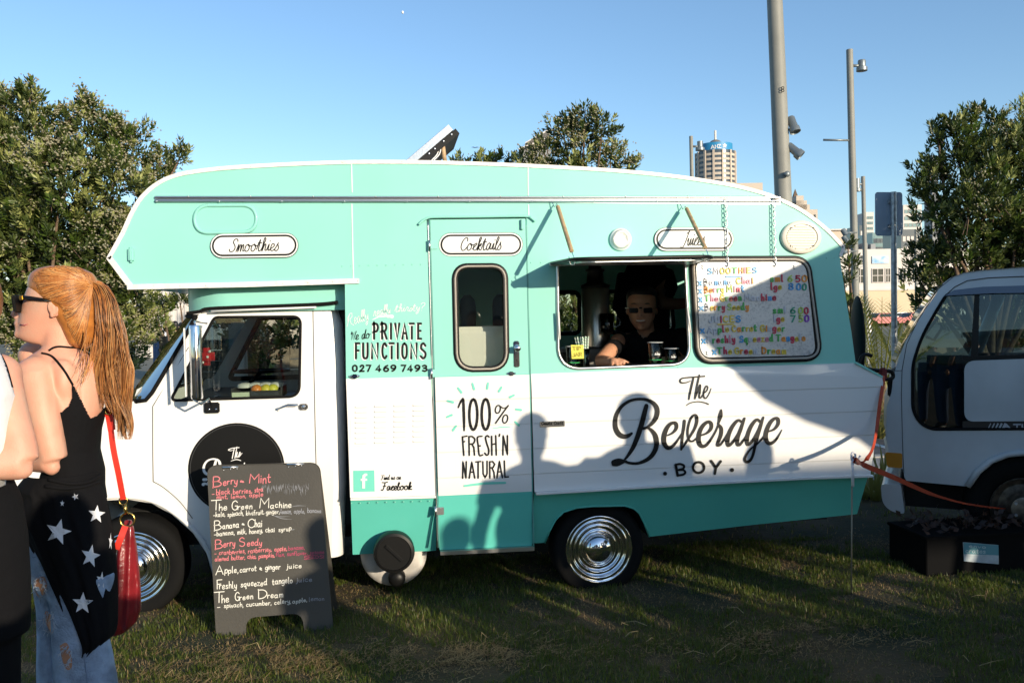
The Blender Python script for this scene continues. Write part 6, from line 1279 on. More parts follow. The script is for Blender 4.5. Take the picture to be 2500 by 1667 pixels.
def ribbon(pts, w, m, name, parent, nrm=Vector((0, -.3, .95))):
    P = [Vector(q) for q in smoothline([tuple(p) for p in pts], 5)]; mb = MB(); n = len(P)
    ws = w if isinstance(w, list) else [w, w]
    for i, p in enumerate(P):
        t = (P[min(i + 1, n - 1)] - P[max(i - 1, 0)]).normalized(); s = Vector((t.z, 0, -t.x)).normalized() if abs(t.x) + abs(t.z) > .1 else Vector((1, 0, 0)); f_ = i / (n - 1) * (len(ws) - 1); j = min(len(ws) - 2, int(f_)); ww = ws[j] + (ws[j + 1] - ws[j]) * (f_ - j)
        mb.v += [p + s * ww / 2 + Vector((0, .001, 0)), p - s * ww / 2 + Vector((0, .001, 0)), p - s * ww / 2 - Vector((0, .001, 0)), p + s * ww / 2 - Vector((0, .001, 0))]
    mb.f = [(4 * i + k, 4 * i + (k + 1) % 4, 4 * i + 4 + (k + 1) % 4, 4 * i + 4 + k) for i in range(n - 1) for k in range(4)] + [(0, 1, 2, 3), (4 * n - 1, 4 * n - 2, 4 * n - 3, 4 * n - 4)]; return mb.build(name, m, parent, True, 40)
ribbon([W(*kt4(450, 830), .05), W(*kt4(455, 900), .0), W(*kt4(432, 1050), -.05), W(*kt4(410, 1220), -.1), W(*kt4(385, 1360), -.3), W(*kt4(340, 1450), -.5), W(*kt4(290, 1480), yS), W(*kt4(245, 1462), yS - .01)], [.022, .024, .026, .028, .028], OR, 'upper_run', st1)
ribbon([W(*kt4(235, 1445), yS), W(*kt4(260, 1455), yS - .012), W(*kt5(150, 215), -.6), W(*kt5(330, 290), -.5), W(*kt5(520, 375), -.35), W(*kt5(640, 418), -.2), W(*kt5(800, 458), 0), W(*kt5(1000, 484), .15), W(*kt5(1144, 490), .25), W(2620, 1245, .3)], [.024, .028, .030, .024, .013, .010, .008, .007], OR, 'lower_run', st1)
mb = MB(); mb.box(W(*kt4(452, 850), .04), (.05, .03, .08), bev=.01); mb.build('knot', mat('dark_red_knot', (.12, .01, .01), .7), st1)
# planter crate with label
cp0 = G(2290, 1412); px0, px1 = 2262, 2640
cr = thing('planter_crate', 'black planter crate of dead leaves with a pale printed label', 'crate', (W(2450, 1400, cp0.y).x, cp0.y + .2, 0)); zc1 = W(2300, 1310, cp0.y).z; a, b = W(px0, 1320, cp0.y), W(px1, 1320, cp0.y)
CK = mat('crate_black', (.004, .004, .0045), .8, spec=.1); mb = MB(); mb.box2((a.x, cp0.y, .0), (b.x, cp0.y + .02, zc1), bev=.005); mb.box2((a.x, cp0.y + .38, 0), (b.x, cp0.y + .4, zc1)); mb.box2((a.x, cp0.y + .02, 0), (a.x + .02, cp0.y + .38, zc1)); mb.box2((b.x - .02, cp0.y + .02, 0), (b.x, cp0.y + .38, zc1)); mb.box2((a.x - .012, cp0.y - .012, zc1 - .015), (b.x, cp0.y + .41, zc1 + .006), bev=.004)
mb.build('box', CK, cr); mb = MB()
for i in range(220):
    p = Vector((R.uniform(a.x + .02, b.x), R.uniform(cp0.y + .03, cp0.y + .36), zc1 + R.uniform(0, .06) + .03 * math.sin(i))); d = Vector((R.uniform(-1, 1), R.uniform(-1, 1), R.uniform(-.2, .9))).normalized(); s = d.orthogonal().normalized(); mb.add([p, p + d * .03 + s * .016, p + d * .06, p + d * .03 - s * .016], [(0, 1, 2, 3)])
o = mb.build('dead_leaves', leafmat('dead_leaf', (.02, .01, .006), (.07, .028, .012), 3., .2), cr); o['kind'] = 'stuff'
lq = [kt5(766, 694), kt5(985, 712), kt5(988, 830), kt5(772, 812)]; Yl = cp0.y - .004; lab = panel('label', xz(lq, Yl), [], mat('label_white', (.42, .48, .52), .6, var=.15, vscale=20), cr, Yl, .003)
panel('label_band', xz([kt5(768, 696), kt5(984, 713), kt5(986, 775), kt5(770, 765)], Yl), [], mat('label_blue', (.10, .28, .33), .6), lab, Yl - .0012, .001)
ik = Ink(onplane(Yl), .002); ik.text('crates', kt5(780, 758), kt5(902, 762), 11, 1.3); ik.text('envo', kt5(800, 724), kt5(902, 732), 8, 1.2); ik.stroke([kt5(785, 772), kt5(880, 777)], 1.2); ik.build('label_lettering', mat('label_ink', (.5, .6, .62), .6), lab)
# ================================================================== people
from mathutils.bvhtree import BVHTree
SKIN = mat('skin_fair', (.60, .35, .245), .55, col2=(.66, .31, .21), vscale=14, bump=.12, bscale=220, sub=.12); SKIN2 = mat('skin_tan', (.52, .26, .15), .5, var=.06, vscale=10, sub=.1); SKIND = mat('skin_brown', (.16, .085, .05), .5)
CLOTHK = mat('black_cloth', (.005, .005, .006), .9, spec=.15, bump=.4, bscale=30); CLOTHW = mat('white_cotton', (.72, .70, .70), .85, bump=.4, bscale=25)
def clothmat(n, c): return mat(n, c, .85, bump=.5, bscale=25)
def inpoly(x, y, poly):
    c = False; j = len(poly) - 1
    for i in range(len(poly)):
        if (poly[i][1] > y) != (poly[j][1] > y) and x < (poly[j][0] - poly[i][0]) * (y - poly[i][1]) / (poly[j][1] - poly[i][1]) + poly[i][0]: c = not c
        j = i
    return c
class Surf:                                                # lay things on a body along the line of sight used to measure it
    def __init__(s, me): s.b = BVHTree.FromPolygons([v.co.copy() for v in me.vertices], [tuple(p.vertices) for p in me.polygons])
    def __call__(s, px, py, lift=.003, fallback=-2.0):
        d = Vector(ray(px, py)).normalized(); h = s.b.ray_cast(Vector(CAM), d)
        if h[0] is None: return W(px, py, fallback)
        return h[0] - d * lift
def clip(me, keep):
    bm = bmesh.new(); bm.from_mesh(me); dl_ = [f for f in bm.faces if not keep(f.calc_center_median())]; bmesh.ops.delete(bm, geom=dl_, context='FACES'); bm.to_mesh(me); bm.free(); return me
# ---------------------------------------------------------- woman with the long ponytail
wo = thing('person', 'woman with long red ponytail, black camisole, star print wrap and ripped jeans', 'person', (W(170, 1600, -2.05).x, -2.05, 0))
YW = -2.05
mb = MB()
mb.loft([(660, 112, 172, YW, .03), (670, 92, 202, YW, .052), (688, 77, 224, YW, .072), (708, 68, 231, YW, .079), (726, 62, 233, YW, .08), (736, 60, 232, YW, .078), (748, 56, 230, YW, .074), (762, 52, 226, YW, .070), (778, 49, 216, YW, .064), (790, 46, 206, YW, .058), (800, 48, 196, YW, .054), (812, 43, 186, YW, .048), (822, 44, 176, YW, .042), (832, 58, 166, YW, .036), (840, 84, 160, YW, .03)], 28, sq=.9)
nz = [W(54, 740, YW), W(43, 754, YW), W(34, 768, YW), W(45, 777, YW)]
mb.tube(nz, [.008, .012, .014, .010], 10); mb.ell(W(44, 789, YW), (.012, .020, .008)); mb.ell(W(45, 799, YW), (.011, .018, .008)); mb.ell(W(46, 816, YW), (.014, .022, .016))
mb.tube([W(150, 790, YW), W(148, 850, YW), W(152, 900, YW)], [.056, .054, .068], 18)
mb.loft([(846, 108, 188, YW, .05), (858, 88, 212, YW, .062), (872, 66, 234, YW, .075), (890, 56, 246, YW, .088), (915, 56, 252, YW, .098), (950, 72, 254, YW, .10), (1000, 98, 250, YW, .10), (1050, 116, 238, YW, .095), (1100, 118, 234, YW, .095), (1150, 118, 240, YW, .09), (1200, 118, 240, YW, .09)], 28)
mb.ell(W(88, 915, YW - .07), (.062, .062, .060)); mb.tube([W(88, 915, YW - .08), W(103, 1000, YW - .11), W(122, 1085, YW - .12), W(130, 1122, YW - .12)], [.056, .050, .044, .043], 16); mb.ell(W(126, 1140, YW - .13), (.026, .024, .026))
mb.tube([W(130, 1122, YW - .12), W(70, 1120, YW - .06), W(10, 1095, YW + .04), W(-30, 1070, YW + .10)], [.044, .040, .032, .024], 14)
mb.ell(W(83, 868, YW + .14), (.05, .05, .05)); mb.tube([W(85, 868, YW + .14), W(60, 960, YW + .2), W(30, 1050, YW + .2)], [.045, .04, .035], 12)
mb.ell(W(118, 1010, YW + .02), (.07, .06, .08))
sc_ = [(W(150, 930, YW - .085), (.05, .02, .07))]
for c, r in sc_: mb.ell(c, r)
body = remesh(mb, .0065, 5, [SKIN])
for v in body.vertices:
    px_, py_ = PR(v.co)
    if v.co.y < YW and 870 < py_ < 1040: v.co.y += (.010 * math.exp(-((px_ - 184 - (py_ - 950) * .05) / 11) ** 2) - .008 * math.exp(-((px_ - 152) / 16) ** 2 - ((py_ - 935) / 38) ** 2) + .006 * math.exp(-((px_ - 128) / 9) ** 2 - ((py_ - 955) / 50) ** 2)) * min(1, (py_ - 870) / 30)
bo = link('body', body, wo, True); SB = Surf(body)
# ear
e = SB(131, 752, .002); mb = MB(); mb.ell(e, (.016, .011, .029), 14, 10, Matrix.Rotation(-.25, 3, 'Y')); mb.torus(e + Vector((.002, -.006, .004)), .021, .005, (0, 1, 0), 18, 6, sx=.62); mb.ell(e + Vector((-.004, -.004, -.022)), (.007, .006, .009)); link('ear', remesh(mb, .003, 2, [SKIN]), wo, True)
mb = MB(); q = SB(52, 790, .0005); mb.tube([SB(50, 793, .001), SB(60, 794, .001), SB(68, 791, .001)], [.003, .0025, .001], 6); mb.build('lips', mat('lips', (.42, .12, .11), .4), wo, True)
# camisole
mb = MB(); mb.loft([(880, 60, 250, YW, .092), (915, 70, 258, YW, .105), (950, 82, 262, YW, .108), (1000, 106, 255, YW, .108), (1050, 124, 242, YW, .103), (1100, 122, 238, YW, .103), (1150, 108, 250, YW, .112), (1190, 96, 250, YW, .118), (1225, 80, 256, YW, .12)], 32)
cam_me = remesh(mb, .0038, 5, [CLOTHK]); neck = [(60, 870), (96, 905), (118, 960), (135, 1005), (148, 1008), (168, 992), (178, 968), (177, 936), (190, 960), (205, 992), (219, 1021), (236, 1016), (249, 1003), (262, 985), (275, 1240), (60, 1240)]
clip(cam_me, lambda c: inpoly(*PR(c), neck)); co = link('camisole', cam_me, wo, True); md = co.modifiers.new('s', 'SOLIDIFY'); md.thickness = .003; md.offset = 1
for px in ([(102, 862), (120, 866), (134, 876), (156, 903), (170, 926), (178, 940)], [(119, 856), (130, 849), (145, 846), (170, 848), (190, 850), (207, 858), (225, 874), (243, 905), (252, 960)]):
    mb = MB(); mb.tube([SB(*q, .002) for q in smoothline(px, 4)], .0035, 6); mb.build('strap', CLOTHK, wo, True)
# jeans with torn knees
DEN = mat('pale_denim', (.26, .34, .46), .85, var=.35, vscale=14, bump=.6, bscale=160)
mb = MB(); mb.loft([(1180, 84, 240, YW, .11), (1260, 72, 260, YW, .12), (1330, 70, 272, YW, .12), (1400, 76, 274, YW, .11), (1440, 100, 274, YW, .10)], 28)
mb.loft([(1400, 108, 280, YW - .05, .085), (1480, 126, 272, YW - .05, .08), (1545, 128, 262, YW - .05, .078), (1610, 130, 276, YW - .05, .075), (1667, 134, 286, YW - .05, .08), (1760, 140, 292, YW - .05, .085), (1860, 145, 296, YW - .05, .09), (1945, 146, 298, YW - .05, .09)], 24)
mb.loft([(1400, 78, 190, YW + .07, .075), (1480, 92, 180, YW + .07, .072), (1545, 94, 176, YW + .07, .07), (1620, 92, 178, YW + .07, .07), (1700, 94, 190, YW + .07, .075), (1800, 96, 196, YW + .07, .08), (1915, 96, 200, YW + .07, .08)], 22)
jme = remesh(mb, .009, 3, [DEN]); jo = link('jeans', jme, wo, True); SJ = Surf(jme)
FRY = mat('frayed_threads', (.42, .48, .56), .9); FLESH = SKIN2
for hole in ([(84, 1410), (104, 1408), (110, 1432), (102, 1452), (88, 1456), (80, 1430)], [(108, 1490), (120, 1500), (128, 1530), (122, 1545), (112, 1528), (104, 1505)], [(142, 1575), (158, 1568), (168, 1590), (172, 1625), (160, 1634), (148, 1610)]):
    cx = sum(p[0] for p in hole) / 6; cy = sum(p[1] for p in hole) / 6; mb = MB(); V = [SJ(cx, cy, .003)] + [SJ(p[0] + 4, p[1], .0025) for p in smoothline(hole + [hole[0]], 4)]; mb.add(V, [(0, i, i + 1) for i in range(1, len(V) - 1)]); mb.build('torn_knee', FLESH, wo, True)
    mb = MB(); rr = random.Random(int(cx))
    for i in range(46):
        a = rr.uniform(0, 6.28); p = (cx + 4 + math.cos(a) * rr.uniform(.8, 1.15) * 14, cy + math.sin(a) * rr.uniform(.8, 1.1) * 24); P0 = SJ(*p, .004); P1 = SJ(p[0] + rr.uniform(-14, 8), p[1] + rr.uniform(-4, 20), .010); mb.tube([P0, (P0 + P1) / 2 + Vector((0, -.006, 0)), P1], [.0012, .001, .0006], 4)
    o = mb.build('frayed_threads', FRY, wo); o['kind'] = 'stuff'
mb = MB()
for px in ([(128, 1300), (150, 1420), (180, 1500), (205, 1600), (215, 1690)],): mb.tube([SJ(*q, .0015) for q in smoothline(px, 5)], .0016, 5)
mb.build('side_seam', mat('seam_thread', (.16, .22, .32), .8), wo, True)
for px0, Y_ in ((215, YW - .05), (150, YW + .07)):
    mb = MB(); f0 = W(px0, 1960, Y_); f0.z = 0; mb.ell(f0 + Vector((-.05, 0, .035)), (.13, .045, .035)); mb.build('shoe', BLACK, wo, True)
# star print wrap tied round the hips
WR = [(1150, 74, 248, .118), (1182, 48, 247, .126), (1200, 56, 256, .13), (1245, 46, 268, .135), (1281, 68, 274, .138), (1317, 84, 280, .138), (1360, 106, 285, .135), (1418, 134, 289, .13), (1480, 166, 290, .125), (1534, 196, 287, .12), (1556, 208, 272, .112), (1572, 214, 252, .105)]
mb = MB(); n = 40; rows = []
RW = [tuple(q) for q in smoothline(WR, 4)]
for ri, (py, xl, xr, hd) in enumerate(RW):
    a, b = W(xl, py, YW - .01), W(xr, py, YW - .01); c = (a + b) / 2; hw = (b - a).length / 2
    for k in range(n):
        t = math.pi + math.pi * k / (n - 1) ; fold = (.006 * math.sin(k * .9 + ri * .12) + .004 * math.sin(k * 1.9 - ri * .3)) * min(1, ri / 8)
        mb.v.append(c + Vector(((hw) * math.cos(t), (hd + fold) * math.sin(t) - .004, 0)))
mb.f = [(i * n + k, (i + 1) * n + k, (i + 1) * n + k + 1, i * n + k + 1) for i in range(len(RW) - 1) for k in range(n - 1)]
wr = mb.build('wrap', CLOTHK, wo, True); md = wr.modifiers.new('s', 'SOLIDIFY'); md.thickness = .003; md.offset = -1; SWp = Surf(wr.data)
STW = mat('star_print', (.68, .68, .70), .9, bump=.3, bscale=90)
for (cx, cy, r, sx, rot) in ((236, 1255, 23, .95, .1), (142, 1298, 33, 1., .25), (221, 1357, 29, .85, .2), (270, 1322, 22, .22, .1), (202, 1472, 28, .95, .05), (248, 1416, 22, .6, .15), (184, 1212, 9, 1., .9), (152, 1228, 8, .7, 1.3)):
    pts = [(math.sin(rot + math.pi * k / 5) * (r if k % 2 == 0 else r * .42) * sx, -math.cos(rot + math.pi * k / 5) * (r if k % 2 == 0 else r * .42)) for k in range(10)]; ring = []
    for k in range(10):
        for j in range(3): ring.append((pts[k][0] + (pts[(k + 1) % 10][0] - pts[k][0]) * j / 3, pts[k][1] + (pts[(k + 1) % 10][1] - pts[k][1]) * j / 3))
    def onw(x, y):
        for t_ in (1, .9, .8, .7, .6, .5, .4, .3, .2, 0):
            d_ = Vector(ray(cx + x * t_, cy + y * t_)).normalized(); h_ = SWp.b.ray_cast(Vector(CAM), d_)
            if h_[0] is not None and h_[0].y < YW - .02: return h_[0] - d_ * .004
        return W(cx, cy, YW - .12)
    V = [onw(0, 0)] + [onw(x * .5, y * .5) for x, y in ring] + [onw(x, y) for x, y in ring]
    mb = MB(); mb.add(V, [(0, 1 + k, 1 + (k + 1) % 30) for k in range(30)] + [(1 + k, 31 + k, 31 + (k + 1) % 30, 1 + (k + 1) % 30) for k in range(30)]); mb.build('star', STW, wo)
mb = MB(); 
for px in ([(110, 1186), (160, 1192), (210, 1186), (248, 1172)], [(118, 1170), (170, 1180), (215, 1176), (244, 1160)]): mb.tube([SWp(*q, .004) for q in smoothline(px, 5)], [.006] * 16, 8)
mb.build('waist_roll', CLOTHK, wo, True)
# hair
def hairmat(n, c1, c2):
    m = mat(n, c1, .38, spec=.6, col2=c2, vscale=30); b = m.node_tree.nodes['Principled BSDF']; return m
H1, H2, H3 = hairmat('hair_copper', (.52, .20, .045), (.34, .12, .028)), hairmat('hair_gold', (.62, .33, .12), (.44, .20, .06)), hairmat('hair_brown', (.23, .10, .032), (.15, .06, .02))
mb = MB(); mb.loft([(650, 118, 172, YW, .04), (656, 92, 202, YW, .062), (668, 76, 226, YW, .078), (684, 70, 236, YW, .087), (704, 72, 241, YW, .091), (722, 84, 242, YW, .091), (745, 108, 243, YW, .087), (770, 132, 242, YW, .083), (795, 150, 240, YW, .077), (818, 160, 236, YW, .068), (838, 170, 228, YW, .056), (850, 184, 214, YW, .03)], 30)
hc = remesh(mb, .006, 3, [H1]); link('hair', hc, wo, True); SH = Surf(hc)
def strands(name, gen, N, mats, r0=.0016, sides=4):
    bms = [MB() for _ in mats]
    for i in range(N):
        P, rs = gen(i)
        bms[R.choices(range(len(mats)), [3, 2, 2][:len(mats)])[0]].tube(P, rs, sides, cap=False)
    for b_, m_ in zip(bms, mats):
        o = b_.build(name, m_, wo, True); o['kind'] = 'stuff'
line = smoothline([(86, 684), (92, 700), (104, 722), (125, 733), (146, 744), (158, 775), (172, 806), (184, 830), (196, 846)], 8)
topl = smoothline([(80, 686), (86, 674), (98, 662), (120, 654), (150, 651), (180, 656), (208, 668)], 8)
tie = (222, 694)
def g_cap(i):
    src = line if R.random() < .72 else topl; a = src[R.randrange(len(src))] + np.array([R.uniform(-2, 6), R.uniform(-3, 3)]); b = np.array(tie) + np.array([R.uniform(-4, 5), R.uniform(-9, 9)]); P = []; lf = R.uniform(.0005, .006); sg = R.uniform(-6, 10)
    for k in range(13):
        t = k / 12; q = a * (1 - t) + b * t + np.array([0, 1]) * (math.sin(math.pi * t) * (sg + (14 if a[1] > 740 else -6) * 1.0)); P.append(SH(q[0], q[1], lf + .001, YW - .03))
    m_ = [P[0]] + [(P[j - 1] + P[j] * 2 + P[j + 1]) / 4 for j in range(1, 12)] + [P[12]]
    return m_, [.0006] + [.0012] * 11 + [.0010]
strands('hair_strands', g_cap, 1100, [H1, H2, H3])
PT = smoothline([(690, 216, 236), (697, 218, 258), (710, 226, 268), (734, 234, 280), (779, 236, 292), (823, 236, 302), (871, 228, 308), (903, 222, 314), (951, 228, 313), (983, 240, 312), (1015, 262, 311), (1043, 284, 310), (1072, 296, 310)], 3)
LK = []
for i in range(64):
    u_ = R.uniform(0, 1); LK.append((u_, math.sqrt(R.random()) * (-1 if R.random() < .75 else .9), R.uniform(0, 6.28), R.uniform(4, 13), R.uniform(-12, 12), min(1, .60 + .28 * u_ + R.uniform(-.06, .16)), R.uniform(6, 13)))
def g_pony(i):
    u, v, ph, wv, w2, L, fr = LK[i % len(LK)]; du = R.gauss(0, .10); dv = R.gauss(0, .3); L = min(1, L * R.uniform(.90, 1.06)); end = max(10, int(len(PT) * L)); P = []; jx = R.uniform(-3, 3)
    for k in range(end):
        py, l, r = PT[k]; t = k / (len(PT) - 1); cz = 1 - .75 * (t / L) ** 2; uu = min(1.04, max(-.04, u + du * cz + .06 * math.sin(ph + t * fr))); q = l + (r - l) * uu + wv * math.sin(ph + t * fr * 1.3) * t + w2 * t * t + jx * t; hd = (.012 + .040 * min(1, t * 3)) * math.sqrt(max(.05, 1 - (2 * u - 1) ** 2)); P.append(W(q, py, YW - .005 + (v + dv * cz) * hd))
    n = len(P); return P, [.0011 * (1 - .8 * (j / n) ** 3) for j in range(n)]
strands('ponytail', g_pony, 3000, [H1, H2, H3])
mb = MB(); mb.tube([W((l + r) / 2, py, YW + .005) for py, l, r in PT[:-18]], [max(.008, (r - l) / 2 / 720 * .72) for py, l, r in PT[:-18]], 12, flat=.7); mb.build('ponytail_core', H1, wo, True)
def g_wisp(i):
    a = np.array([R.uniform(208, 240), R.uniform(800, 900)]) if i % 2 else np.array([R.uniform(270, 300), R.uniform(860, 960)]); P = []; dx = R.uniform(-38, -5) if i % 2 else R.uniform(0, 22); L = R.uniform(60, 120)
    for k in range(9):
        t = k / 8; P.append(W(a[0] + dx * t ** 1.6, a[1] + L * t, YW - .10 if i % 2 else YW - .03))
    return P, [.0013 * (1 - .7 * k / 8) for k in range(9)]
strands('loose_strands', g_wisp, 46, [H1, H2])
mb = MB(); mb.torus(W(223, 696, YW - .01), .019, .006, (.9, 0, -.45), 20, 8); mb.build('hair_tie', H3, wo, True)
# sunglasses
sg_ = thing('sunglasses', 'black sunglasses with thick arms worn by the red haired woman', 'sunglasses', W(60, 735, YW - .08)); mb = MB(); a = SB(72, 729, .006); P = [W(50, 726, YW - .075), SB(75, 728, .006), SB(100, 731, .006), SB(125, 734, .005)]
mb.tube(P, [.0095, .009, .007, .005], 8, flat=.4); mb.build('temple_arm', BLACK, sg_, True); mb = MB(); mb.tube([SB(146, 744, .003), SB(158, 757, .003)], [.004, .005], 6); mb.build('temple_tip', BLACK, sg_, True)
mb = MB(); mb.box(W(49, 742, YW - .03), (.010, .10, .058), Matrix.Rotation(-.12, 3, 'Y'), bev=.006); mb.build('lens_frame', BLACK, sg_); mb = MB(); mb.box(W(52, 727, YW - .082), (.012, .008, .014), bev=.002); mb.build('hinge_plate', mat('gold', (.70, .45, .12), .25, 1.), sg_)
# red bag and strap
RL = mat('red_leather', (.20, .012, .016), .32, var=.15, vscale=12, bump=.25, bscale=60, coat=.2); RS = mat('red_strap', (.62, .035, .02), .45); GOLD = bpy.data.materials['gold']
bag = thing('handbag', 'dark red leather slouch handbag hanging on a bright red strap', 'handbag', W(310, 1400, -1.98))
mb = MB(); mb.loft([(1268, 303, 322, -1.97, .012), (1288, 300, 327, -1.97, .016), (1306, 296, 329, -1.97, .022), (1330, 288, 333, -1.96, .034), (1380, 280, 338, -1.96, .044), (1443, 274, 343, -1.96, .050), (1490, 268, 344, -1.96, .050), (1518, 260, 335, -1.96, .044), (1538, 254, 315, -1.96, .034), (1549, 258, 296, -1.96, .02)], 26)
bm_ = remesh(mb, .007, 2, [RL])
for v in bm_.vertices:
    px_, py_ = PR(v.co); 
    if v.co.y < -1.98: v.co.y += .006 * math.sin((px_ - 300) * .22 + (py_ - 1300) * .01)
link('pouch', bm_, bag, True)
mb = MB(); mb.torus(W(311, 1268, -2.03), .023, .003, (0, 1, .1), 24, 6); mb.torus(W(301, 1222, -2.03), .013, .0022, (0, 1, 0), 18, 6); mb.cyl(W(304, 1230, -2.03), W(308, 1254, -2.03), .006, 8); mb.build('rings', GOLD, bag, True)
def rib(pts, w, m, nm, par):
    P = [Vector(q) for q in smoothline([tuple(p) for p in pts], 5)]; mb = MB(); n = len(P)
    for i, p in enumerate(P):
        t = (P[min(i + 1, n - 1)] - P[max(i - 1, 0)]).normalized(); s = t.cross(Vector((0, 1, 0))).normalized()
        for (a_, b_) in ((1, 1), (-1, 1), (-1, -1), (1, -1)): mb.v.append(p + s * a_ * w / 2 + Vector((0, b_ * .0018, 0)))
    mb.f = [(4 * i + k, 4 * i + (k + 1) % 4, 4 * i + 4 + (k + 1) % 4, 4 * i + 4 + k) for i in range(n - 1) for k in range(4)]; return mb.build(nm, m, par, True, 40)
rib([W(262, 955, -1.99), W(264, 985, -2.0), W(268, 1020, -2.03), W(276, 1090, -2.05), W(290, 1160, -2.05), W(301, 1219, -2.03)], .018, RS, 'shoulder_strap', bag)
rib([W(265, 1008, -2.035), W(269, 1028, -2.045), W(273, 1050, -2.05)], .024, RS, 'strap_keeper', bag); mb = MB(); mb.torus(W(265, 1003, -2.04), .012, .003, (0, 1, 0), 16, 6, sx=.9); mb.build('buckle', GOLD, bag, True)
rib([W(306, 1284, -2.035), W(296, 1310, -2.05), W(284, 1340, -2.05)], .02, RS, 'tassel', bag)
# ---------------------------------------------------------- woman at the left edge
YL = -2.42; w2 = thing('person', 'partly seen person in a white sleeveless top and black trousers at the left edge', 'person', (W(-60, 1600, YL).x, YL, 0))
mb = MB(); mb.ell(W(-95, 745, YL), (.085, .10, .12)); mb.tube([W(-90, 800, YL), W(-85, 880, YL)], [.05, .06], 14); mb.loft([(850, -140, -40, YL, .06), (868, -175, -5, YL, .08), (900, -195, 10, YL, .10), (960, -195, 12, YL, .11), (1060, -180, 5, YL, .10), (1160, -180, 12, YL, .11), (1200, -185, 20, YL, .12)], 24)
mb.ell(W(-4, 915, YL - .02), (.062, .062, .06)); mb.tube([W(-4, 920, YL - .03), W(18, 1000, YL - .06), W(44, 1080, YL - .09), W(56, 1128, YL - .10)], [.058, .052, .046, .044], 16); mb.ell(W(58, 1146, YL - .11), (.026, .024, .026)); mb.tube([W(54, 1130, YL - .10), W(0, 1135, YL - .12), W(-60, 1110, YL - .08)], [.048, .042, .034], 12); mb.tube([W(-180, 920, YL), W(-190, 1050, YL), W(-120, 1110, YL - .12)], [.05, .045, .035], 12)
b2 = remesh(mb, .009, 5, [SKIN]); link('body', b2, w2, True); S2b = Surf(b2)
mb = MB(); mb.loft([(858, -165, -4, YL - .05, .09), (900, -200, 30, YL - .05, .125), (960, -200, 50, YL - .05, .135), (1060, -186, 50, YL - .05, .14), (1160, -186, 36, YL - .05, .14), (1185, -188, 24, YL, .12)], 32, sq=.55)
tp_ = remesh(mb, .0055, 4, [CLOTHW]); clip(tp_, lambda c: inpoly(*PR(c), [(-260, 840), (-10, 845), (6, 870), (18, 905), (32, 945), (40, 976), (38, 1000), (26, 1030), (20, 1100), (18, 1160), (10, 1200), (-260, 1200)])); o = link('sleeveless_top', tp_, w2, True); md = o.modifiers.new('s', 'SOLIDIFY'); md.thickness = .003
mb = MB(); mb.tube([S2b(*q, .012) for q in smoothline([(2, 866), (14, 890), (22, 915), (30, 945)], 4)], .003, 6); mb.build('strap', CLOTHK, w2, True)
mb = MB(); mb.loft([(1168, -185, 18, YL, .125), (1226, -190, 46, YL, .13), (1317, -190, 62, YL, .13), (1425, -180, 70, YL, .12), (1516, -170, 71, YL, .11), (1548, -165, 70, YL, .105), (1556, -160, 46, YL, .1), (1667, -150, 47, YL, .09), (1850, -140, 42, YL, .08), (2080, -135, 35, YL, .075)], 26); link('trousers', remesh(mb, .01, 3, [CLOTHK]), w2, True)
mb = MB(); mb.ell(W(-95, 730, YL), (.10, .115, .125)); mb.build('hair', H3, w2, True)
mb = MB(); f0 = W(0, 2080, YL); f0.z = 0
for dx in (-.02, -.16): mb.ell(f0 + Vector((dx, .02, .035)), (.05, .12, .035))
mb.build('shoes', BLACK, w2, True)
# ---------------------------------------------------------- man in the hatch
ZC = W(1365, 898).z - .012
mn = thing('person', 'smiling man in sunglasses and black tee leaning on the serving hatch', 'person', (W(1590, 900, .5).x, .5, .64)); Ym = .72
mb = MB(); mb.loft([(708, 1546, 1588, Ym, .05), (716, 1537, 1597, Ym, .075), (730, 1533, 1600, Ym, .088), (745, 1532, 1601, Ym, .092), (760, 1534, 1600, Ym, .09), (775, 1537, 1597, Ym, .085), (788, 1543, 1592, Ym, .078), (798, 1550, 1586, Ym, .066), (806, 1557, 1579, Ym, .05)], 28, sq=.92)
mb.tube([W(1563, 748, Ym - .085), W(1562, 763, Ym - .108), W(1562, 770, Ym - .100)], [.008, .012, .011], 10); mb.ell(W(1564, 774, Ym - .078), (.030, .018, .010)); mb.ell(W(1565, 789, Ym - .076), (.030, .015, .010)); mb.ell(W(1566, 800, Ym - .06), (.025, .025, .018)); mb.ell(W(1566, 744, Ym - .08), (.055, .014, .008))
for x_ in (1531, 1603): mb.ell(W(x_, 760, Ym + .01), (.008, .018, .026))
mb.tube([W(1574, 785, Ym + .03), W(1578, 815, Ym + .07), W(1582, 840, Ym + .08)], [.058, .062, .07], 16)
mb.loft([(812, 1520, 1660, Ym + .1, .08), (850, 1510, 1670, Ym + .1, .11), (950, 1520, 1670, Ym + .12, .12), (1100, 1520, 1670, Ym + .2, .12)], 22)
mb.tube([W(1510, 832, Ym), W(1488, 858, .33), W(1466, 880, .24)], [.052, .048, .042], 14); mb.tube([W(1466, 882, .24), W(1480, 881, .16), W(1492, 880, .10)], [.042, .034, .026], 12)
mb.ell(W(1502, 880, .075), (.036, .032, .017), rot=Matrix.Rotation(.25, 3, 'Y'))
fg = [((1492, 884), (1495, 889), (1494, 893)), ((1500, 881), (1505, 887), (1506, 893.5)), ((1508, 879), (1514, 885), (1516, 893)), ((1514, 878), (1521, 883), (1525, 891)), ((1510, 876), (1524, 880), (1535, 886))]
for i, (a, b, c) in enumerate(fg): mb.tube([W(*a, .07), W(*b, .045), W(*c, .035 if i < 4 else .05)], [.0098, .0088, .0075], 8)
mb.tube([W(1660, 830, Ym), W(1690, 880, .4), W(1650, 885, .2)], [.05, .045, .035], 12)
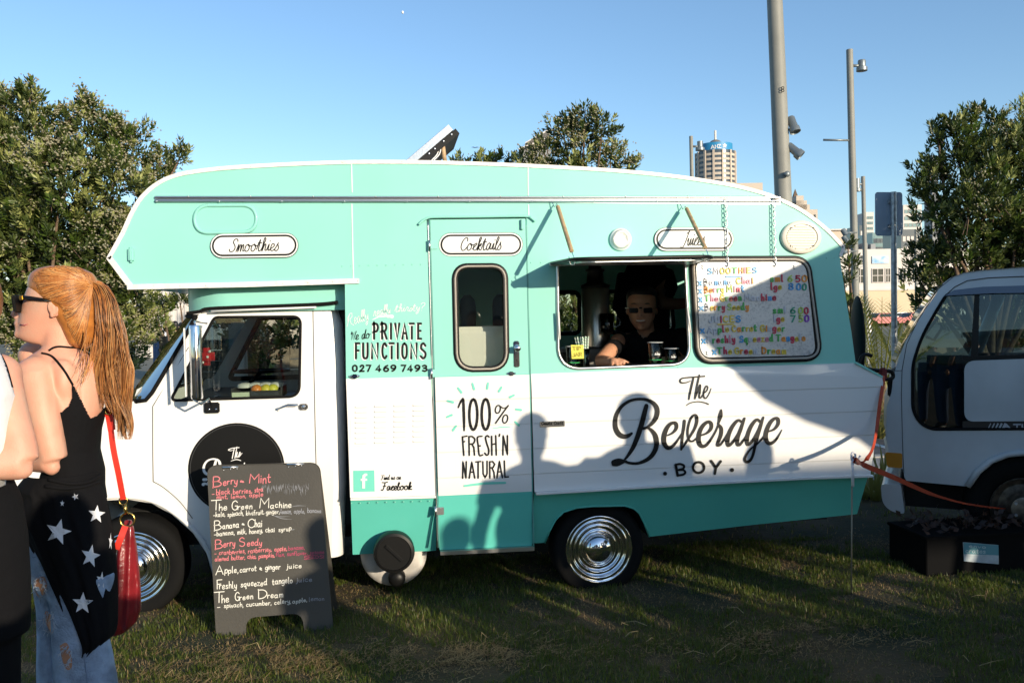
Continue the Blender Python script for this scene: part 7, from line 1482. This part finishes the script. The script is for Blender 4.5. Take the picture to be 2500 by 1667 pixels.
me_ = remesh(mb, .0062, 3, [SKIN2]); link('body', me_, mn, True); SM = Surf(me_)
mb = MB(); mb.loft([(802, 1596, 1640, Ym + .12, .06), (806, 1550, 1660, Ym + .12, .10), (816, 1512, 1672, Ym + .1, .125), (830, 1498, 1678, Ym + .1, .135), (850, 1504, 1680, Ym + .1, .14), (880, 1512, 1682, Ym + .12, .14), (960, 1512, 1680, Ym + .15, .14), (1120, 1515, 1675, Ym + .2, .14)], 26); mb.tube([W(1518, 828, Ym + .04), W(1504, 842, Ym - .03), W(1493, 854, .36)], [.064, .060, .057], 14); mb.tube([W(1662, 822, Ym), W(1682, 850, .4)], [.07, .062], 12)
ts = remesh(mb, .010, 3, [CLOTHK]); clip(ts, lambda c: not inpoly(*PR(c), [(1552, 780), (1556, 808), (1570, 826), (1582, 822), (1594, 800), (1600, 780)])); link('tee_shirt', ts, mn, True)
HB = mat('hair_black', (.012, .010, .009), .5); mb = MB(); mb.loft([(700, 1550, 1584, Ym + .02, .05), (706, 1538, 1596, Ym + .01, .085), (714, 1532, 1602, Ym + .01, .10), (722, 1530, 1604, Ym + .02, .098), (742, 1530, 1605, Ym + .05, .075), (770, 1534, 1602, Ym + .06, .06)], 24); link('hair', remesh(mb, .007, 2, [HB]), mn, True)
mb = MB(); mb.box(W(1547, 758, Ym - .105), (.062, .010, .036), bev=.008); mb.box(W(1582, 758, Ym - .105), (.062, .010, .036), bev=.008); mb.box(W(1564, 752, Ym - .108), (.02, .008, .008)); mb.box(W(1531.5, 752, Ym - .05), (.005, .10, .008)); mb.box(W(1600, 752, Ym - .05), (.005, .10, .008))
tag(mb.build('sunglasses', mat('gloss_black', (.006, .006, .006), .3, spec=.2)), 'black framed sunglasses on the man in the hatch', 'sunglasses')
mb = MB(); P = [SM(1553 + i * 2.2, 782 + 1.6 * math.sin(math.pi * i / 10) - .05 * i, .0015) for i in range(11)]; mb.tube(P, [.001, .0035] + [.0042] * 7 + [.0035, .001], 6); mb.build('teeth', mat('teeth', (.75, .72, .65), .3), mn, True); mb = MB(); mb.tube([SM(1551 + i * 2.6, 785 + 3.2 * math.sin(math.pi * i / 10), .001) for i in range(11)], [.001, .003] + [.004] * 7 + [.003, .001], 6); mb.build('lips', mat('lips_brown', (.22, .08, .06), .4), mn, True); mb = MB()
for x0_ in (1541, 1574): mb.tube([SM(x0_ + i * 4, 743 - 2 * math.sin(math.pi * (i + 1) / 5), .0015) for i in range(4)], [.002, .004, .004, .002], 6)
mb.build('eyebrows', HB, mn, True)
# person standing behind
pb = thing('person', 'person in a dark tee standing inside behind the smiling man', 'person', (W(1575, 900, 1.1).x, 1.1, .64)); Yb = 1.1
mb = MB(); mb.ell(W(1570, 585, Yb - .02), (.085, .10, .12)); mb.tube([W(1572, 600, Yb), W(1576, 650, Yb)], [.06, .065], 12); mb.tube([W(1622, 668, Yb - .02), W(1606, 722, Yb - .12), W(1620, 740, Yb - .2)], [.055, .048, .045], 12); mb.tube([W(1612, 742, Yb - .18), W(1650, 742, Yb - .2), W(1700, 738, Yb - .2)], [.046, .042, .032], 12)
mb.ell(W(1708, 738, Yb - .2), (.045, .02, .03)); mb.loft([(640, 1540, 1612, Yb, .08), (700, 1524, 1630, Yb, .11), (800, 1520, 1626, Yb, .11), (960, 1518, 1630, Yb, .12), (1200, 1530, 1620, Yb, .10)], 20); link('body', remesh(mb, .012, 3, [SKIND]), pb, True)
mb = MB(); mb.loft([(628, 1552, 1606, Yb, .07), (642, 1534, 1620, Yb, .11), (676, 1520, 1636, Yb, .13), (720, 1510, 1636, Yb, .135), (800, 1503, 1634, Yb, .135), (960, 1505, 1634, Yb, .14)], 22); mb.tube([W(1622, 666, Yb), W(1632, 700, Yb - .06), (W(1625, 716, Yb - .1))], [.07, .07, .066], 14); mb.tube([W(1530, 670, Yb), W(1512, 760, Yb - .03)], [.07, .06], 12); link('tee_shirt', remesh(mb, .012, 3, [CLOTHK]), pb, True)
mb = MB(); mb.ell(W(1570, 570, Yb), (.095, .11, .11)); mb.build('hair', HB, pb, True)
# things on the counter and in the kitchen
def cup(px, r1, h, name, label, cat, grp=None, logo=True, y=.085):
    p = W(px, 892, y); p.z = ZC; t = thing(name, label, cat, p, grp); CG = bpy.data.materials.get('cup_plastic') or glassmat('cup_plastic', (.90, .92, .92), 1.0, 1.5); mb = MB(); mb.lathe([(0, .002), (r1 * .74, .002), (r1 * .76, .006), (r1 * .9, h * .55), (r1, h), (r1 * 1.03, h + .003), (r1 * .97, h + .001), (r1 * .87, h * .55), (r1 * .72, .008), (0, .008)], p, (0, 0, 1), 28); mb.build('shell', CG, t, True)
    mb = MB(); mb.torus(p + Vector((0, 0, h)), r1 * 1.01, .0022, (0, 0, 1), 28, 6); mb.build('rim', mat('rim_plastic', (.55, .57, .58), .2) if 'rim_plastic' not in bpy.data.materials else bpy.data.materials['rim_plastic'], t, True)
    mb = MB(); zz_ = h * .27; rr_ = r1 * .835; mb.lathe([(rr_, zz_), (rr_ + .001, zz_ + .004)], p, (0, 0, 1), 28); mb.build('green_band', bpy.data.materials.get('cup_green') or mat('cup_green', (.05, .45, .12), .4), t, True)
    if logo:
        zc_ = p.z + h * .52; rr_ = r1 * .91 + .0015
        f = lambda u, v: Vector((p.x + rr_ * math.sin(u / rr_), p.y - rr_ * math.cos(u / rr_), zc_ + v)); mb = MB(); V = [f(0, 0)] + [f(.021 * math.cos(a * .349), .021 * math.sin(a * .349)) for a in range(18)]; mb.add(V, [(0, 1 + k, 1 + (k + 1) % 18) for k in range(18)]); lg = mb.build('round_logo', BLACK, t)
        ik = Ink(lambda x, y_, l: Vector((p.x + (rr_ + l) * math.sin(x / rr_), p.y - (rr_ + l) * math.cos(x / rr_), zc_ - y_)), .0008); ik.text('Beverage', (-.017, .005), (.017, .003), .012, .0018, 'script', slant=.2); ik.text('The', (-.005, -.006), (.005, -.006), .006, .001, 'script'); ik.build('lettering', WHITE, lg)
    return t, p
cup(1600, .047, .148, 'plastic_cup', 'taller clear plastic cup with round black logo on the hatch counter', 'cup', 'clear cups on the counter'); cup(1640, .046, .108, 'plastic_cup', 'shorter clear plastic cup with round black logo beside the taller one', 'cup', 'clear cups on the counter', y=.11)
t, p = cup(1400, .046, .135, 'tip_jar', 'clear cup used as a tip jar with a yellow note stuck on it', 'tip jar', logo=False, y=.07)
a, b = W(1394, 842, .02), W(1425, 875, .02); mb = MB(); mb.v = [(a.x, .022, a.z), (b.x, .020, a.z - .002), (b.x + .001, .016, b.z), (a.x + .003, .018, b.z)]; mb.f = [(0, 3, 2, 1)]; nt_ = mb.build('yellow_note', mat('note_yellow', (.72, .66, .10), .8), t)
ik = Ink(onplane(.0155), .001); ik.text('TIP', (1399, 856), (1419, 854), 9, 1.3, jit=.04); ik.text('JAR', (1398, 871), (1421, 869), 9, 1.3, jit=.04); ik.build('note_writing', mat('note_ink', (.30, .24, .03), .7), nt_)
sj = W(1427, 892, .10); sj.z = ZC; st2 = thing('straw_jar', 'glass of green and white striped paper straws behind the tip jar', 'jar of straws', sj); mb = MB(); mb.lathe([(0, .002), (.032, .002), (.034, .12), (.031, .12), (.029, .006), (0, .006)], sj, (0, 0, 1), 22); mb.build('glass', bpy.data.materials['cup_plastic'], st2, True)
def stripemat():
    m = mat('striped_straw', (.75, .78, .70), .6); nt = m.node_tree; b_ = nt.nodes['Principled BSDF']; tc = nt.nodes.new('ShaderNodeTexCoord'); wv_ = nt.nodes.new('ShaderNodeTexWave'); wv_.inputs['Scale'].default_value = 38; wv_.bands_direction = 'DIAGONAL'; cr = nt.nodes.new('ShaderNodeValToRGB'); cr.color_ramp.interpolation = 'CONSTANT'; cr.color_ramp.elements[0].color = (.78, .80, .74, 1); cr.color_ramp.elements[1].color = (.16, .42, .20, 1); cr.color_ramp.elements[1].position = .62
    nt.links.new(tc.outputs['Object'], wv_.inputs['Vector']); nt.links.new(wv_.outputs['Fac'], cr.inputs[0]); nt.links.new(cr.outputs[0], b_.inputs['Base Color']); return m
SM_ = stripemat()
for i in range(20):
    a_ = i * 2.4; r_ = .021 * math.sqrt((i + .5) / 20); b_ = sj + Vector((r_ * math.cos(a_) * .8, r_ * math.sin(a_) * .8, .01)); e_ = sj + Vector((r_ * math.cos(a_) * 2.3 - .012, r_ * math.sin(a_) * 1.6, .19 + R.uniform(-.004, .006))); mb = MB(); mb.cyl(b_, e_, .0036, 8); mb.build('straw', SM_, st2, True)
jp = W(1455, 820, .85); ju = thing('juicer', 'tall steel juicing machine with glass jug inside the hatch', 'juicer', (jp.x, .85, 1.45)); mb = MB(); z_ = lambda py: W(1455, py, .85).z
mb.lathe([(0, 0), (.10, 0), (.10, .02), (.098, z_(705) - 1.45), (.09, z_(702) - 1.45), (0, z_(702) - 1.45)], (jp.x, .85, 1.45), (0, 0, 1), 32); mb.build('steel_drum', mat('dull_steel', (.45, .42, .38), .28, .95), ju, True)
mb = MB(); mb.lathe([(.10, z_(702) - 1.45), (.105, z_(697) - 1.45), (.06, z_(690) - 1.45), (.055, z_(665) - 1.45), (.065, z_(662) - 1.45), (.065, z_(658) - 1.45), (.045, z_(656) - 1.45), (.045, z_(648) - 1.45), (0, z_(646) - 1.45)], (jp.x, .85, 1.45), (0, 0, 1), 28); mb.build('hopper', BLACK, ju, True)
mb = MB(); j0 = W(1482, 815, .72); mb.lathe([(0, 0), (.045, 0), (.05, .05), (.05, .14), (.047, .14), (.045, .01), (0, .01)], j0, (0, 0, 1), 22); mb.torus(j0 + Vector((.06, 0, .08)), .035, .006, (0, 1, 0), 18, 6); mb.build('jug', bpy.data.materials['cup_plastic'], ju, True)
mb = MB(); mb.box2((jp.x - .12, .70, .64), (jp.x + .12, 1.1, 1.45), bev=.005); tag(mb.build('side_counter', KW), 'dark counter carrying the juicer inside the truck', 'counter')
mb = MB(); q = W(1640, 886, .2); mb.box2((q.x - .12, .22, ZC), (q.x + .05, .26, ZC + .05), bev=.004); tag(mb.build('napkin_box', mat('pink_print', (.45, .03, .15), .5, vscale=40, col2=(.15, .40, .08))), 'pink and green printed box behind the clear cups', 'box')
# ---------------------------------------------------------- chalkboard
bb0, bb1 = G(521, 1556), G(795, 1539); ybz = (bb0.y + bb1.y) / 2; Zt = W(640, 1140, ybz + .14).z; sl_ = .16
def CB(px, py, off=0.):                                    # leaning front board: y grows with height
    d = ray(px, py); n_ = np.array([0, -1.0, sl_ ]); n_ /= np.linalg.norm(n_); p0_ = np.array([0, ybz, 0.]); t_ = ((p0_ - CAM) @ n_) / (d @ n_); return Vector(CAM + d * t_) + Vector(n_) * off
cbd = thing('chalkboard_sign', 'black folding pavement chalkboard listing smoothies in pink and white chalk', 'chalkboard', ((bb0.x + bb1.x) / 2, ybz, 0))
kc5 = crop(480, 1100, .3188)
o_ = fillet([kc5(78, 118), kc5(935, 98), kc5(1048, 1370), kc5(825, 1388), kc5(808, 1242), kc5(378, 1278), kc5(378, 1425), kc5(150, 1440)], [20, 22, 2, 2, 26, 26, 2, 2])
CBM = mat('chalkboard_black', (.052, .048, .040), .55, var=.12, vscale=3, bump=.1, bscale=80)
def cbslab(name, ol, m, off0, th, parent, flip=1.):
    tris = tessellate_polygon([[Vector((p[0], p[1], 0)) for p in ol]]); A_ = [CB(*p, off0) for p in ol]; B_ = [CB(*p, off0 - th) for p in ol]; n_ = len(ol); mb = MB(); mb.v = [tuple(q) for q in A_ + B_]; mb.f = [tuple(t) for t in tris] + [tuple(i + n_ for i in reversed(t)) for t in tris] + [(i, (i + 1) % n_, n_ + (i + 1) % n_, n_ + i) for i in range(n_)]; o = mb.build(name, m, parent); bm = bmesh.new(); bm.from_mesh(o.data); bmesh.ops.recalc_face_normals(bm, faces=bm.faces[:]); bm.to_mesh(o.data); bm.free(); return o
fb = cbslab('front_board', o_, CBM, 0, .014, cbd)
mb = MB(); A_ = [CB(*p, -.014) for p in o_]; top_y = CB(600, 1140).y; zt_ = CB(600, 1137).z
V = [Vector((q.x, 2 * (top_y + .03) - q.y, q.z)) for q in A_]; n_ = len(V); tris = tessellate_polygon([[Vector((p[0], p[1], 0)) for p in o_]]); mb.v = [tuple(q) for q in V] + [tuple(q + Vector((0, .014, 0))) for q in V]; mb.f = [tuple(t) for t in tris] + [tuple(i + n_ for i in reversed(t)) for t in tris] + [(i, (i + 1) % n_, n_ + (i + 1) % n_, n_ + i) for i in range(n_)]; mb.build('rear_board', CBM, cbd)
for x0_, x1_ in ((195, 320), (690, 820)):
    mb = MB(); mb.tube([CB(*kc5(x0_, 128 - (x0_ - 195) * .045), -.004), CB(*kc5(x1_, 125 - (x0_ - 195) * .045), -.004)], .008, 8); h_ = mb.build('hinge', ALU, cbd, True); mb = MB()
    for k in range(3): mb.ell(CB(*kc5(x0_ + 15 + k * 50, 148 - k * 5 - (x0_ - 195) * .05), .001), (.0035, .003, .0035), 8, 5)
    mb.build('rivets', ALU, h_, True)
CHW = mat('chalk_white', (.74, .72, .64), .9); CHP = mat('chalk_pink', (.70, .20, .22), .9); CHD = mat('chalk_grey', (.30, .31, .34), .9); CHD2 = mat('chalk_dull_pink', (.42, .07, .13), .9)
k4a = crop(500, 1130, .14029); k4b = crop(500, 1330, .14665); WI = Ink(lambda x, y, l: CB(x, y, l)); PI_ = Ink(lambda x, y, l: CB(x, y, l)); GI = Ink(lambda x, y, l: CB(x, y, l)); DI = Ink(lambda x, y, l: CB(x, y, l))
def chalk(I, k, text, p0, p1, h, w=1.9, lc=.9, gap=.16, space=.45): 
    I.text(text, k(*p0), k(*p1), h, w * .84, 'hand', .10, .10, gap, lc=lc, space=space); I.build('chalk_line', {id(WI): CHW, id(PI_): CHP, id(GI): CHD, id(DI): CHD2}[id(I)], fb); I.mb = MB()
chalk(PI_, k4a, 'B', (135, 402), (290, 388), 25, 2.7); chalk(PI_, k4a, 'erry', (318, 382), (560, 368), 15, 2.5, 1.1); chalk(PI_, k4a, '&', (610, 345), (680, 338), 9, 2.2); chalk(PI_, k4a, 'M', (765, 355), (945, 352), 22, 2.7); chalk(PI_, k4a, 'int', (968, 350), (1140, 338), 20, 2.5, 1.1)
chalk(PI_, k4a, '-', (128, 560), (165, 556), 9); chalk(PI_, k4a, 'black berries,', (198, 555), (820, 515), 13, 2.1, 1.); chalk(PI_, k4a, 'stra', (868, 505), (1010, 492), 12, 2.1, 1.); chalk(PI_, k4a, 'mint, lemon, apple', (205, 628), (1010, 580), 10, 1.8, 1.)
chalk(WI, k4a, 'T', (110, 825), (270, 815), 22, 2.5); chalk(WI, k4a, 'he', (245, 825), (385, 815), 16, 2.3, 1.); chalk(WI, k4a, 'G', (465, 812), (560, 808), 22, 2.4); chalk(WI, k4a, 'reen', (570, 802), (820, 798), 13, 2.2, 1.1); chalk(WI, k4a, 'M', (945, 788), (1115, 785), 24, 2.5); chalk(WI, k4a, 'achine', (1140, 778), (1500, 768), 15, 2.3, 1.)
chalk(WI, k4a, '-kale, spinach, kiwifruit,', (150, 940), (1030, 888), 12, 1.8, 1.); chalk(WI, k4a, 'ginger,', (1065, 890), (1300, 878), 11, 1.7, 1.); chalk(GI, k4a, 'lemon, apple, banana', (1320, 880), (2025, 856), 11, 1.5, 1.)
chalk(WI, k4a, 'B', (160, 1155), (290, 1140), 23, 2.5); chalk(WI, k4a, 'anana', (310, 1135), (590, 1118), 14, 2.3, 1.1); chalk(WI, k4a, '&', (645, 1085), (690, 1078), 8, 2.); chalk(WI, k4a, 'C', (745, 1115), (860, 1105), 20, 2.4); chalk(WI, k4a, 'hai', (870, 1108), (990, 1098), 18, 2.2, 1.)
chalk(WI, k4a, '-banana, milk, honey, chai', (165, 1265), (1210, 1190), 12, 1.9, 1.); chalk(WI, k4a, 'syrup', (1285, 1190), (1500, 1165), 11, 1.8, 1.)
chalk(PI_, k4a, 'B', (175, 1480), (310, 1465), 22, 2.6); chalk(PI_, k4a, 'erry', (325, 1455), (520, 1445), 14, 2.4, 1.1); chalk(PI_, k4a, 'S', (605, 1455), (690, 1440), 20, 2.5); chalk(PI_, k4a, 'eedy', (735, 1440), (990, 1430), 15, 2.3, 1.)
chalk(PI_, k4b, '- cranberries, rasberries, apple,', (165, 165), (1365, 88), 11, 1.8, 1.); chalk(DI, k4b, 'banana,', (1390, 90), (1660, 65), 10, 1.6, 1.)
chalk(PI_, k4b, 'almond butter, chia, pumpkin,', (170, 262), (1160, 198), 11, 1.8, 1.); chalk(DI, k4b, 'flax, sunflower, sesame', (1180, 190), (1985, 140), 10, 1.6, 1.); chalk(DI, k4b, 'SEEDS!', (1650, 235), (1980, 215), 7.5, 1.8)
chalk(WI, k4b, 'A', (185, 490), (310, 478), 22, 2.5); chalk(WI, k4b, 'pple,', (330, 468), (555, 455), 14, 2.3, 1.1); chalk(WI, k4b, 'carrot & ginger', (585, 445), (1255, 395), 13, 2.1, 1.); chalk(WI, k4b, 'juice', (1360, 392), (1610, 372), 12, 1.9, 1.)
chalk(WI, k4b, 'F', (200, 740), (290, 730), 22, 2.5); chalk(WI, k4b, 'reshly', (240, 735), (530, 708), 15, 2.2, 1.1); chalk(WI, k4b, 'squeezed', (600, 692), (1030, 665), 14, 2.2, 1.); chalk(WI, k4b, 'tangelo', (1125, 660), (1455, 625), 15, 2.2, 1.); chalk(GI, k4b, 'juice', (1520, 620), (1785, 598), 12, 1.7, 1.)
chalk(WI, k4b, 'T', (155, 968), (310, 955), 24, 2.5); chalk(WI, k4b, 'he', (280, 958), (400, 945), 18, 2.3, 1.); chalk(WI, k4b, 'G', (500, 920), (570, 915), 20, 2.4); chalk(WI, k4b, 'reen', (575, 912), (800, 895), 13, 2.2, 1.1); chalk(WI, k4b, 'D', (885, 900), (1020, 885), 20, 2.5); chalk(WI, k4b, 'ream', (1040, 885), (1300, 868), 13, 2.2, 1.1)
chalk(WI, k4b, '-', (210, 1058), (255, 1052), 12, 1.9); chalk(WI, k4b, 'spinach, cucumber, celery,', (320, 1045), (1430, 965), 11, 1.8, 1.); chalk(WI, k4b, 'apple,', (1460, 965), (1700, 940), 10, 1.7, 1.); chalk(GI, k4b, 'lemon', (1735, 935), (1985, 912), 10, 1.5, 1.)
for i in range(60):
    x = 1010 + i * 13.5 + R.uniform(-8, 8); y = 400 + R.uniform(-60, 60) * (.6 if i < 20 else 1); L = R.uniform(40, 130); GI.stroke([(*k4a(x, y), .2), (*k4a(x + R.uniform(-10, 10), y + L * .5), R.uniform(.4, 1.2)), (*k4a(x + R.uniform(-6, 14), y + L), .2)], 1)
for (p0, p1, p2) in (((1130, 800), (1300, 850), (1520, 890)), ((1180, 900), (1330, 960), (1520, 975)), ((1160, 905), (1300, 930), (1480, 925)), ((1500, 760), (1620, 740), (1760, 745)), ((1490, 1165), (1540, 1155), (1570, 1152))): GI.stroke([tuple(q) for q in smoothline([(*k4a(*p0), .3), (*k4a(*p1), 1.1), (*k4a(*p2), .2)], 5)], 1)
o = GI.build('chalk_smudges', CHD, fb); o['kind'] = 'stuff'

# ================================================================== the crowd and stall beyond the frame that shade the scene

def person(x, y, h, face, label, top, bot, hair=HB, cap=None, arm='down', cupm=None, group=None, vox=.02, bulk=1.0, skin=SKIN2):
    t = thing('person', label, 'person', (x, y, 0), group); s = h / 1.75; cf, sf = math.cos(face), math.sin(face)
    def T(a, b, c): return Vector((x + (a * cf - b * sf) * s, y + (a * sf + b * cf) * s, c * s))   # local +b = facing
    def S(*p): return [T(*q) for q in p]
    B = bulk; mb = MB()
    mb.ell(T(0, 0, 1.62), (.078 * s, .095 * s, .12 * s), rot=Matrix.Rotation(face, 3, 'Z')); mb.ell(T(0, .05, 1.56), (.05 * s, .05 * s, .055 * s)); mb.ell(T(0, .10, 1.61), (.012 * s, .018 * s, .022 * s))
    for q in (-1, 1): mb.ell(T(q * .08, -.005, 1.61), (.012 * s, .018 * s, .03 * s))
    mb.tube(S((0, -.01, 1.54), (0, -.015, 1.44)), [.055 * s, .062 * s], 12)
    arms = []
    for q in (-1, 1):
        if arm == 'cup' and q == -1: a3 = S((q * .19 * B, 0, 1.40), (q * .24 * B, .10, 1.14), (q * .22, .36, 1.22)); hd_ = T(q * .22, .42, 1.24)
        elif arm == 'fold': a3 = S((q * .19 * B, 0, 1.40), (q * .25 * B, .06, 1.13), (q * .05, .22, 1.16)); hd_ = T(-q * .02, .22, 1.17)
        else: a3 = S((q * .19 * B, 0, 1.40), (q * .25 * B, -.02, 1.13), (q * .25 * B, .07, .88)); hd_ = T(q * .25 * B, .10, .80)
        mb.tube(a3, [.055 * s * B, .045 * s, .03 * s], 10); mb.ell(hd_, (.03 * s, .035 * s, .05 * s)); arms.append(a3)
        mb.tube(S((q * .095, 0, .92), (q * .11, .02, .50), (q * .12, -.02, .07)), [.085 * s * B, .062 * s, .042 * s], 12)
    mb.ell(T(0, 0, 1.32), (.19 * s * B, .12 * s * B, .14 * s)); mb.ell(T(0, 0, 1.10), (.155 * s * B, .115 * s * B, .18 * s)); mb.ell(T(0, 0, .93), (.165 * s * B, .125 * s * B, .13 * s))
    link('body', remesh(mb, vox, 3, [skin]), t, True)
    mb = MB(); e = 1.09; R3 = Matrix.Rotation(face, 3, 'Z'); mb.ell(T(0, 0, 1.33), (.20 * s * B * e, .125 * s * B * e, .145 * s), rot=R3); mb.ell(T(0, 0, 1.10), (.165 * s * B * e, .12 * s * B * e, .20 * s), rot=R3); mb.ell(T(0, 0, .96), (.17 * s * B * e, .13 * s * B * e, .12 * s), rot=R3)
    for a3 in arms: m_ = a3[0].lerp(a3[1], .55); mb.tube([a3[0], m_], [.072 * s * B, .064 * s * B], 10)
    link('shirt', remesh(mb, vox, 3, [top]), t, True)
    mb = MB(); mb.ell(T(0, 0, .92), (.175 * s * B, .135 * s * B, .13 * s), rot=R3)
    for q in (-1, 1): mb.tube(S((q * .095, 0, .92), (q * .11, .02, .50), (q * .12, -.02, .08)), [.10 * s * B, .075 * s * B, .06 * s], 12)
    link('trousers', remesh(mb, vox, 3, [bot]), t, True); mb = MB()
    for q in (-1, 1): mb.ell(T(q * .12, .05, .04), (.045 * s, .13 * s, .04 * s), rot=R3)
    mb.build('shoes', BLACK, t, True)
    if cap:
        mb = MB(); mb.ell(T(0, -.01, 1.68), (.092 * s, .108 * s, .085 * s), rot=R3); mb.ell(T(0, .13, 1.68), (.07 * s, .07 * s, .012 * s), rot=R3); mb.build('cap', cap, t, True)
    else: mb = MB(); mb.ell(T(0, -.03, 1.66), (.088 * s, .10 * s, .10 * s), rot=R3); mb.ell(T(0, -.07, 1.58), (.075 * s, .05 * s, .10 * s), rot=R3); mb.build('hair', hair, t, True)
    if arm == 'cup':
        c = T(-.22, .46, 1.20); k = thing('takeaway_cup', 'pale paper cup held by the ' + label.split(',')[0], 'cup', c); mb = MB(); mb.lathe([(0, 0), (.03, 0), (.042, .13), (0, .13)], c, (0, 0, 1), 16); mb.build('cup_body', WHITE, k, True)
    return t
cl = [clothmat('navy_cotton', (.03, .05, .12)), clothmat('grey_cotton', (.20, .20, .21)), clothmat('olive_cotton', (.10, .11, .06)), clothmat('red_cotton', (.35, .05, .05)), clothmat('denim', (.08, .13, .24)), CLOTHW]
def on_sun(px, py, s):                                     # where a point stands whose shadow falls on the camper side at a picture point
    p = W(px, py, 0); k = s / -SUN.y; return Vector((p.x + SUN.x * k, -s, p.z + SUN.z * k))
q = on_sun(1545, 966, 2.55); person(q.x, q.y, q.z - .0, .45, 'man in a cap, queueing right of the frame', cl[1], cl[4], cap=cl[2], arm='fold', group='people queueing for drinks', bulk=1.12)
q = on_sun(1850, 1075, 2.9); person(q.x, q.y, q.z, .35, 'woman with a drink, waiting beside the stall', cl[3], cl[4], arm='cup', group='people queueing for drinks', skin=SKIN)
q = on_sun(1290, 1010, 2.75); person(q.x, q.y, q.z, .6, 'person in white, first in the drinks queue', cl[5], cl[0], hair=H3, group='people queueing for drinks', skin=SKIN)
q = on_sun(1120, 1262, 4.9); person(q.x, q.y, q.z, .2, 'tall person in olive behind the queue', cl[2], cl[0], group='people queueing for drinks')
crowd = [(2.30, -4.75, 1.72, 0., cl[0], cl[4], 'added unseen person in navy behind the photographer'), (.62, -4.95, 1.84, .2, cl[1], cl[0], 'added unseen tall man in grey beside the photographer'), (-.35, -5.6, 1.78, -.3, cl[0], cl[4], 'added unseen person in navy at the back left'), (4.25, -4.6, 1.74, .5, cl[3], cl[4], 'added unseen person in red near the stall'),  # unseen figures added so their shade falls on women, chalkboard and lawn
         (.06, -5.42, 1.76, 0., cl[2], cl[4], 'added unseen person in olive right behind the camera'), (.98, -5.35, 1.76, .3, cl[3], cl[4], 'added unseen tall person in red beside the photographer'), (6.3, -4.4, 1.76, .3, cl[2], cl[4], 'added unseen person in olive at the far right'), (1.35, -5.9, 1.70, .1, cl[4], cl[4], 'added unseen person in denim well behind')]
for (x, y, h_, f_, a_, b_, lb) in crowd: person(x, y, h_, f_, lb, a_, b_, hair=R.choice([HB, H3]), group='unseen people added for shade', vox=.024)
# market stall canopy
stl = thing('market_stall', 'market stall canopy with a sloping side sheet right of the frame', 'stall', (5.5, -2.8, 0)); CAN = mat('canvas', (.55, .53, .48), .85, bump=.3, bscale=20); zz0 = 2.62
P0 = on_sun(1672, 762, (zz0 - W(1672, 762).z) / SUN.z * -SUN.y); P1 = on_sun(2062, 640, (zz0 - W(2062, 640).z) / SUN.z * -SUN.y); xe = (P0.x + P1.x) / 2
mb = MB(); mb.box2((xe, P0.y, zz0), (xe + 4.2, -1.35, zz0 + .05)); mb.build('canopy', CAN, stl)
lowp = [(1672, 764), (1692, 812), (1750, 874), (1790, 915), (1860, 978), (1960, 1030), (2090, 1075), (2150, 1120), (2300, 1210)]
Yc = P0.y; lw = []
for px, py in lowp: p = W(px, py, 0); k = Yc / SUN.y; lw.append((p.x + SUN.x * k, p.z + SUN.z * k))
ol = [(lw[0][0], zz0)] + lw + [(xe + 4.2, lw[-1][1]), (xe + 4.2, zz0)]; panel('side_sheet', ol, [], CAN, stl, Yc, .01)
for x_ in (xe + 2.6, xe + 4.1):
    for y_ in (P0.y + .1, -1.5): mb = MB(); mb.cyl((x_, y_, 0), (x_, y_, zz0), .025, 8); mb.build('leg', ALU, stl, True)
# unseen screen added further back, shaped to shade the lawn and the skirt
ko = thing('shade_screen', 'tall slotted screen added out of view behind the camera to shade lawn and skirt', 'shade_screen', (13, -14.1, 0)); KM = mat('screen_boards', (.22, .20, .17), .8, var=.2, vscale=3)
kx0 = W(1345, 1200).x + .594 * 14; mb = MB(); mb.box2((kx0 - 1.3, -14.12, 0), (kx0 + 7.5, -14, 3.34)); mb.build('boarding', KM, ko); mb = MB(); mb.box2((kx0 - .2, -14.14, 3.66), (kx0 + 7.8, -13.98, 4.20)); mb.build('top_band', mat('band_grey', (.12, .12, .12), .6), ko)
for i in range(5):
    mb = MB(); mb.box2((kx0 + .3 + i * 1.7, -14.22, 0), (kx0 + .4 + i * 1.7, -14.13, 4.1)); mb.build('post', KM, ko)
for i, (x, y, h_, w_) in enumerate(((-40, -70, 9, 22), (-12, -80, 22, 12), (4, -75, 7, 18), (60, -60, 8, 20))):
    t = thing('background_building', ('low wide', 'tall slim', 'low square', 'long low')[i] + ' building far behind the photographer', 'building', (x, y, 0)); mb = MB(); mb.box2((x, y - 12, 0), (x + w_, y, h_)); mb.build('wall', (GREYB, DKB, CREAM, WHT)[i], t); mb = MB(); mb.box2((x - .3, y - 12.3, h_), (x + w_ + .3, y + .3, h_ + .4)); mb.build('roof', GREYB, t)
# far people under the over-cab at the left
for (px, dp, h_, lb, tp2) in ((405, 26, 1.72, 'distant person in pale shirt left of the cab', cl[5]), (424, 24.5, 1.74, 'distant man in black shirt looking down beside the cab', CLOTHK), (440, 26.5, 1.70, 'distant dark haired person just above the windscreen', cl[0]), (382, 27, 1.66, 'distant person half hidden by the tree', cl[4]), (2118, 30, 1.7, 'distant person in white near the red car', cl[5])):
    b = base(px, dp); person(b.x, b.y, h_, 1.2, lb, tp2, cl[4], arm='fold', group='people in the distance', vox=.04)
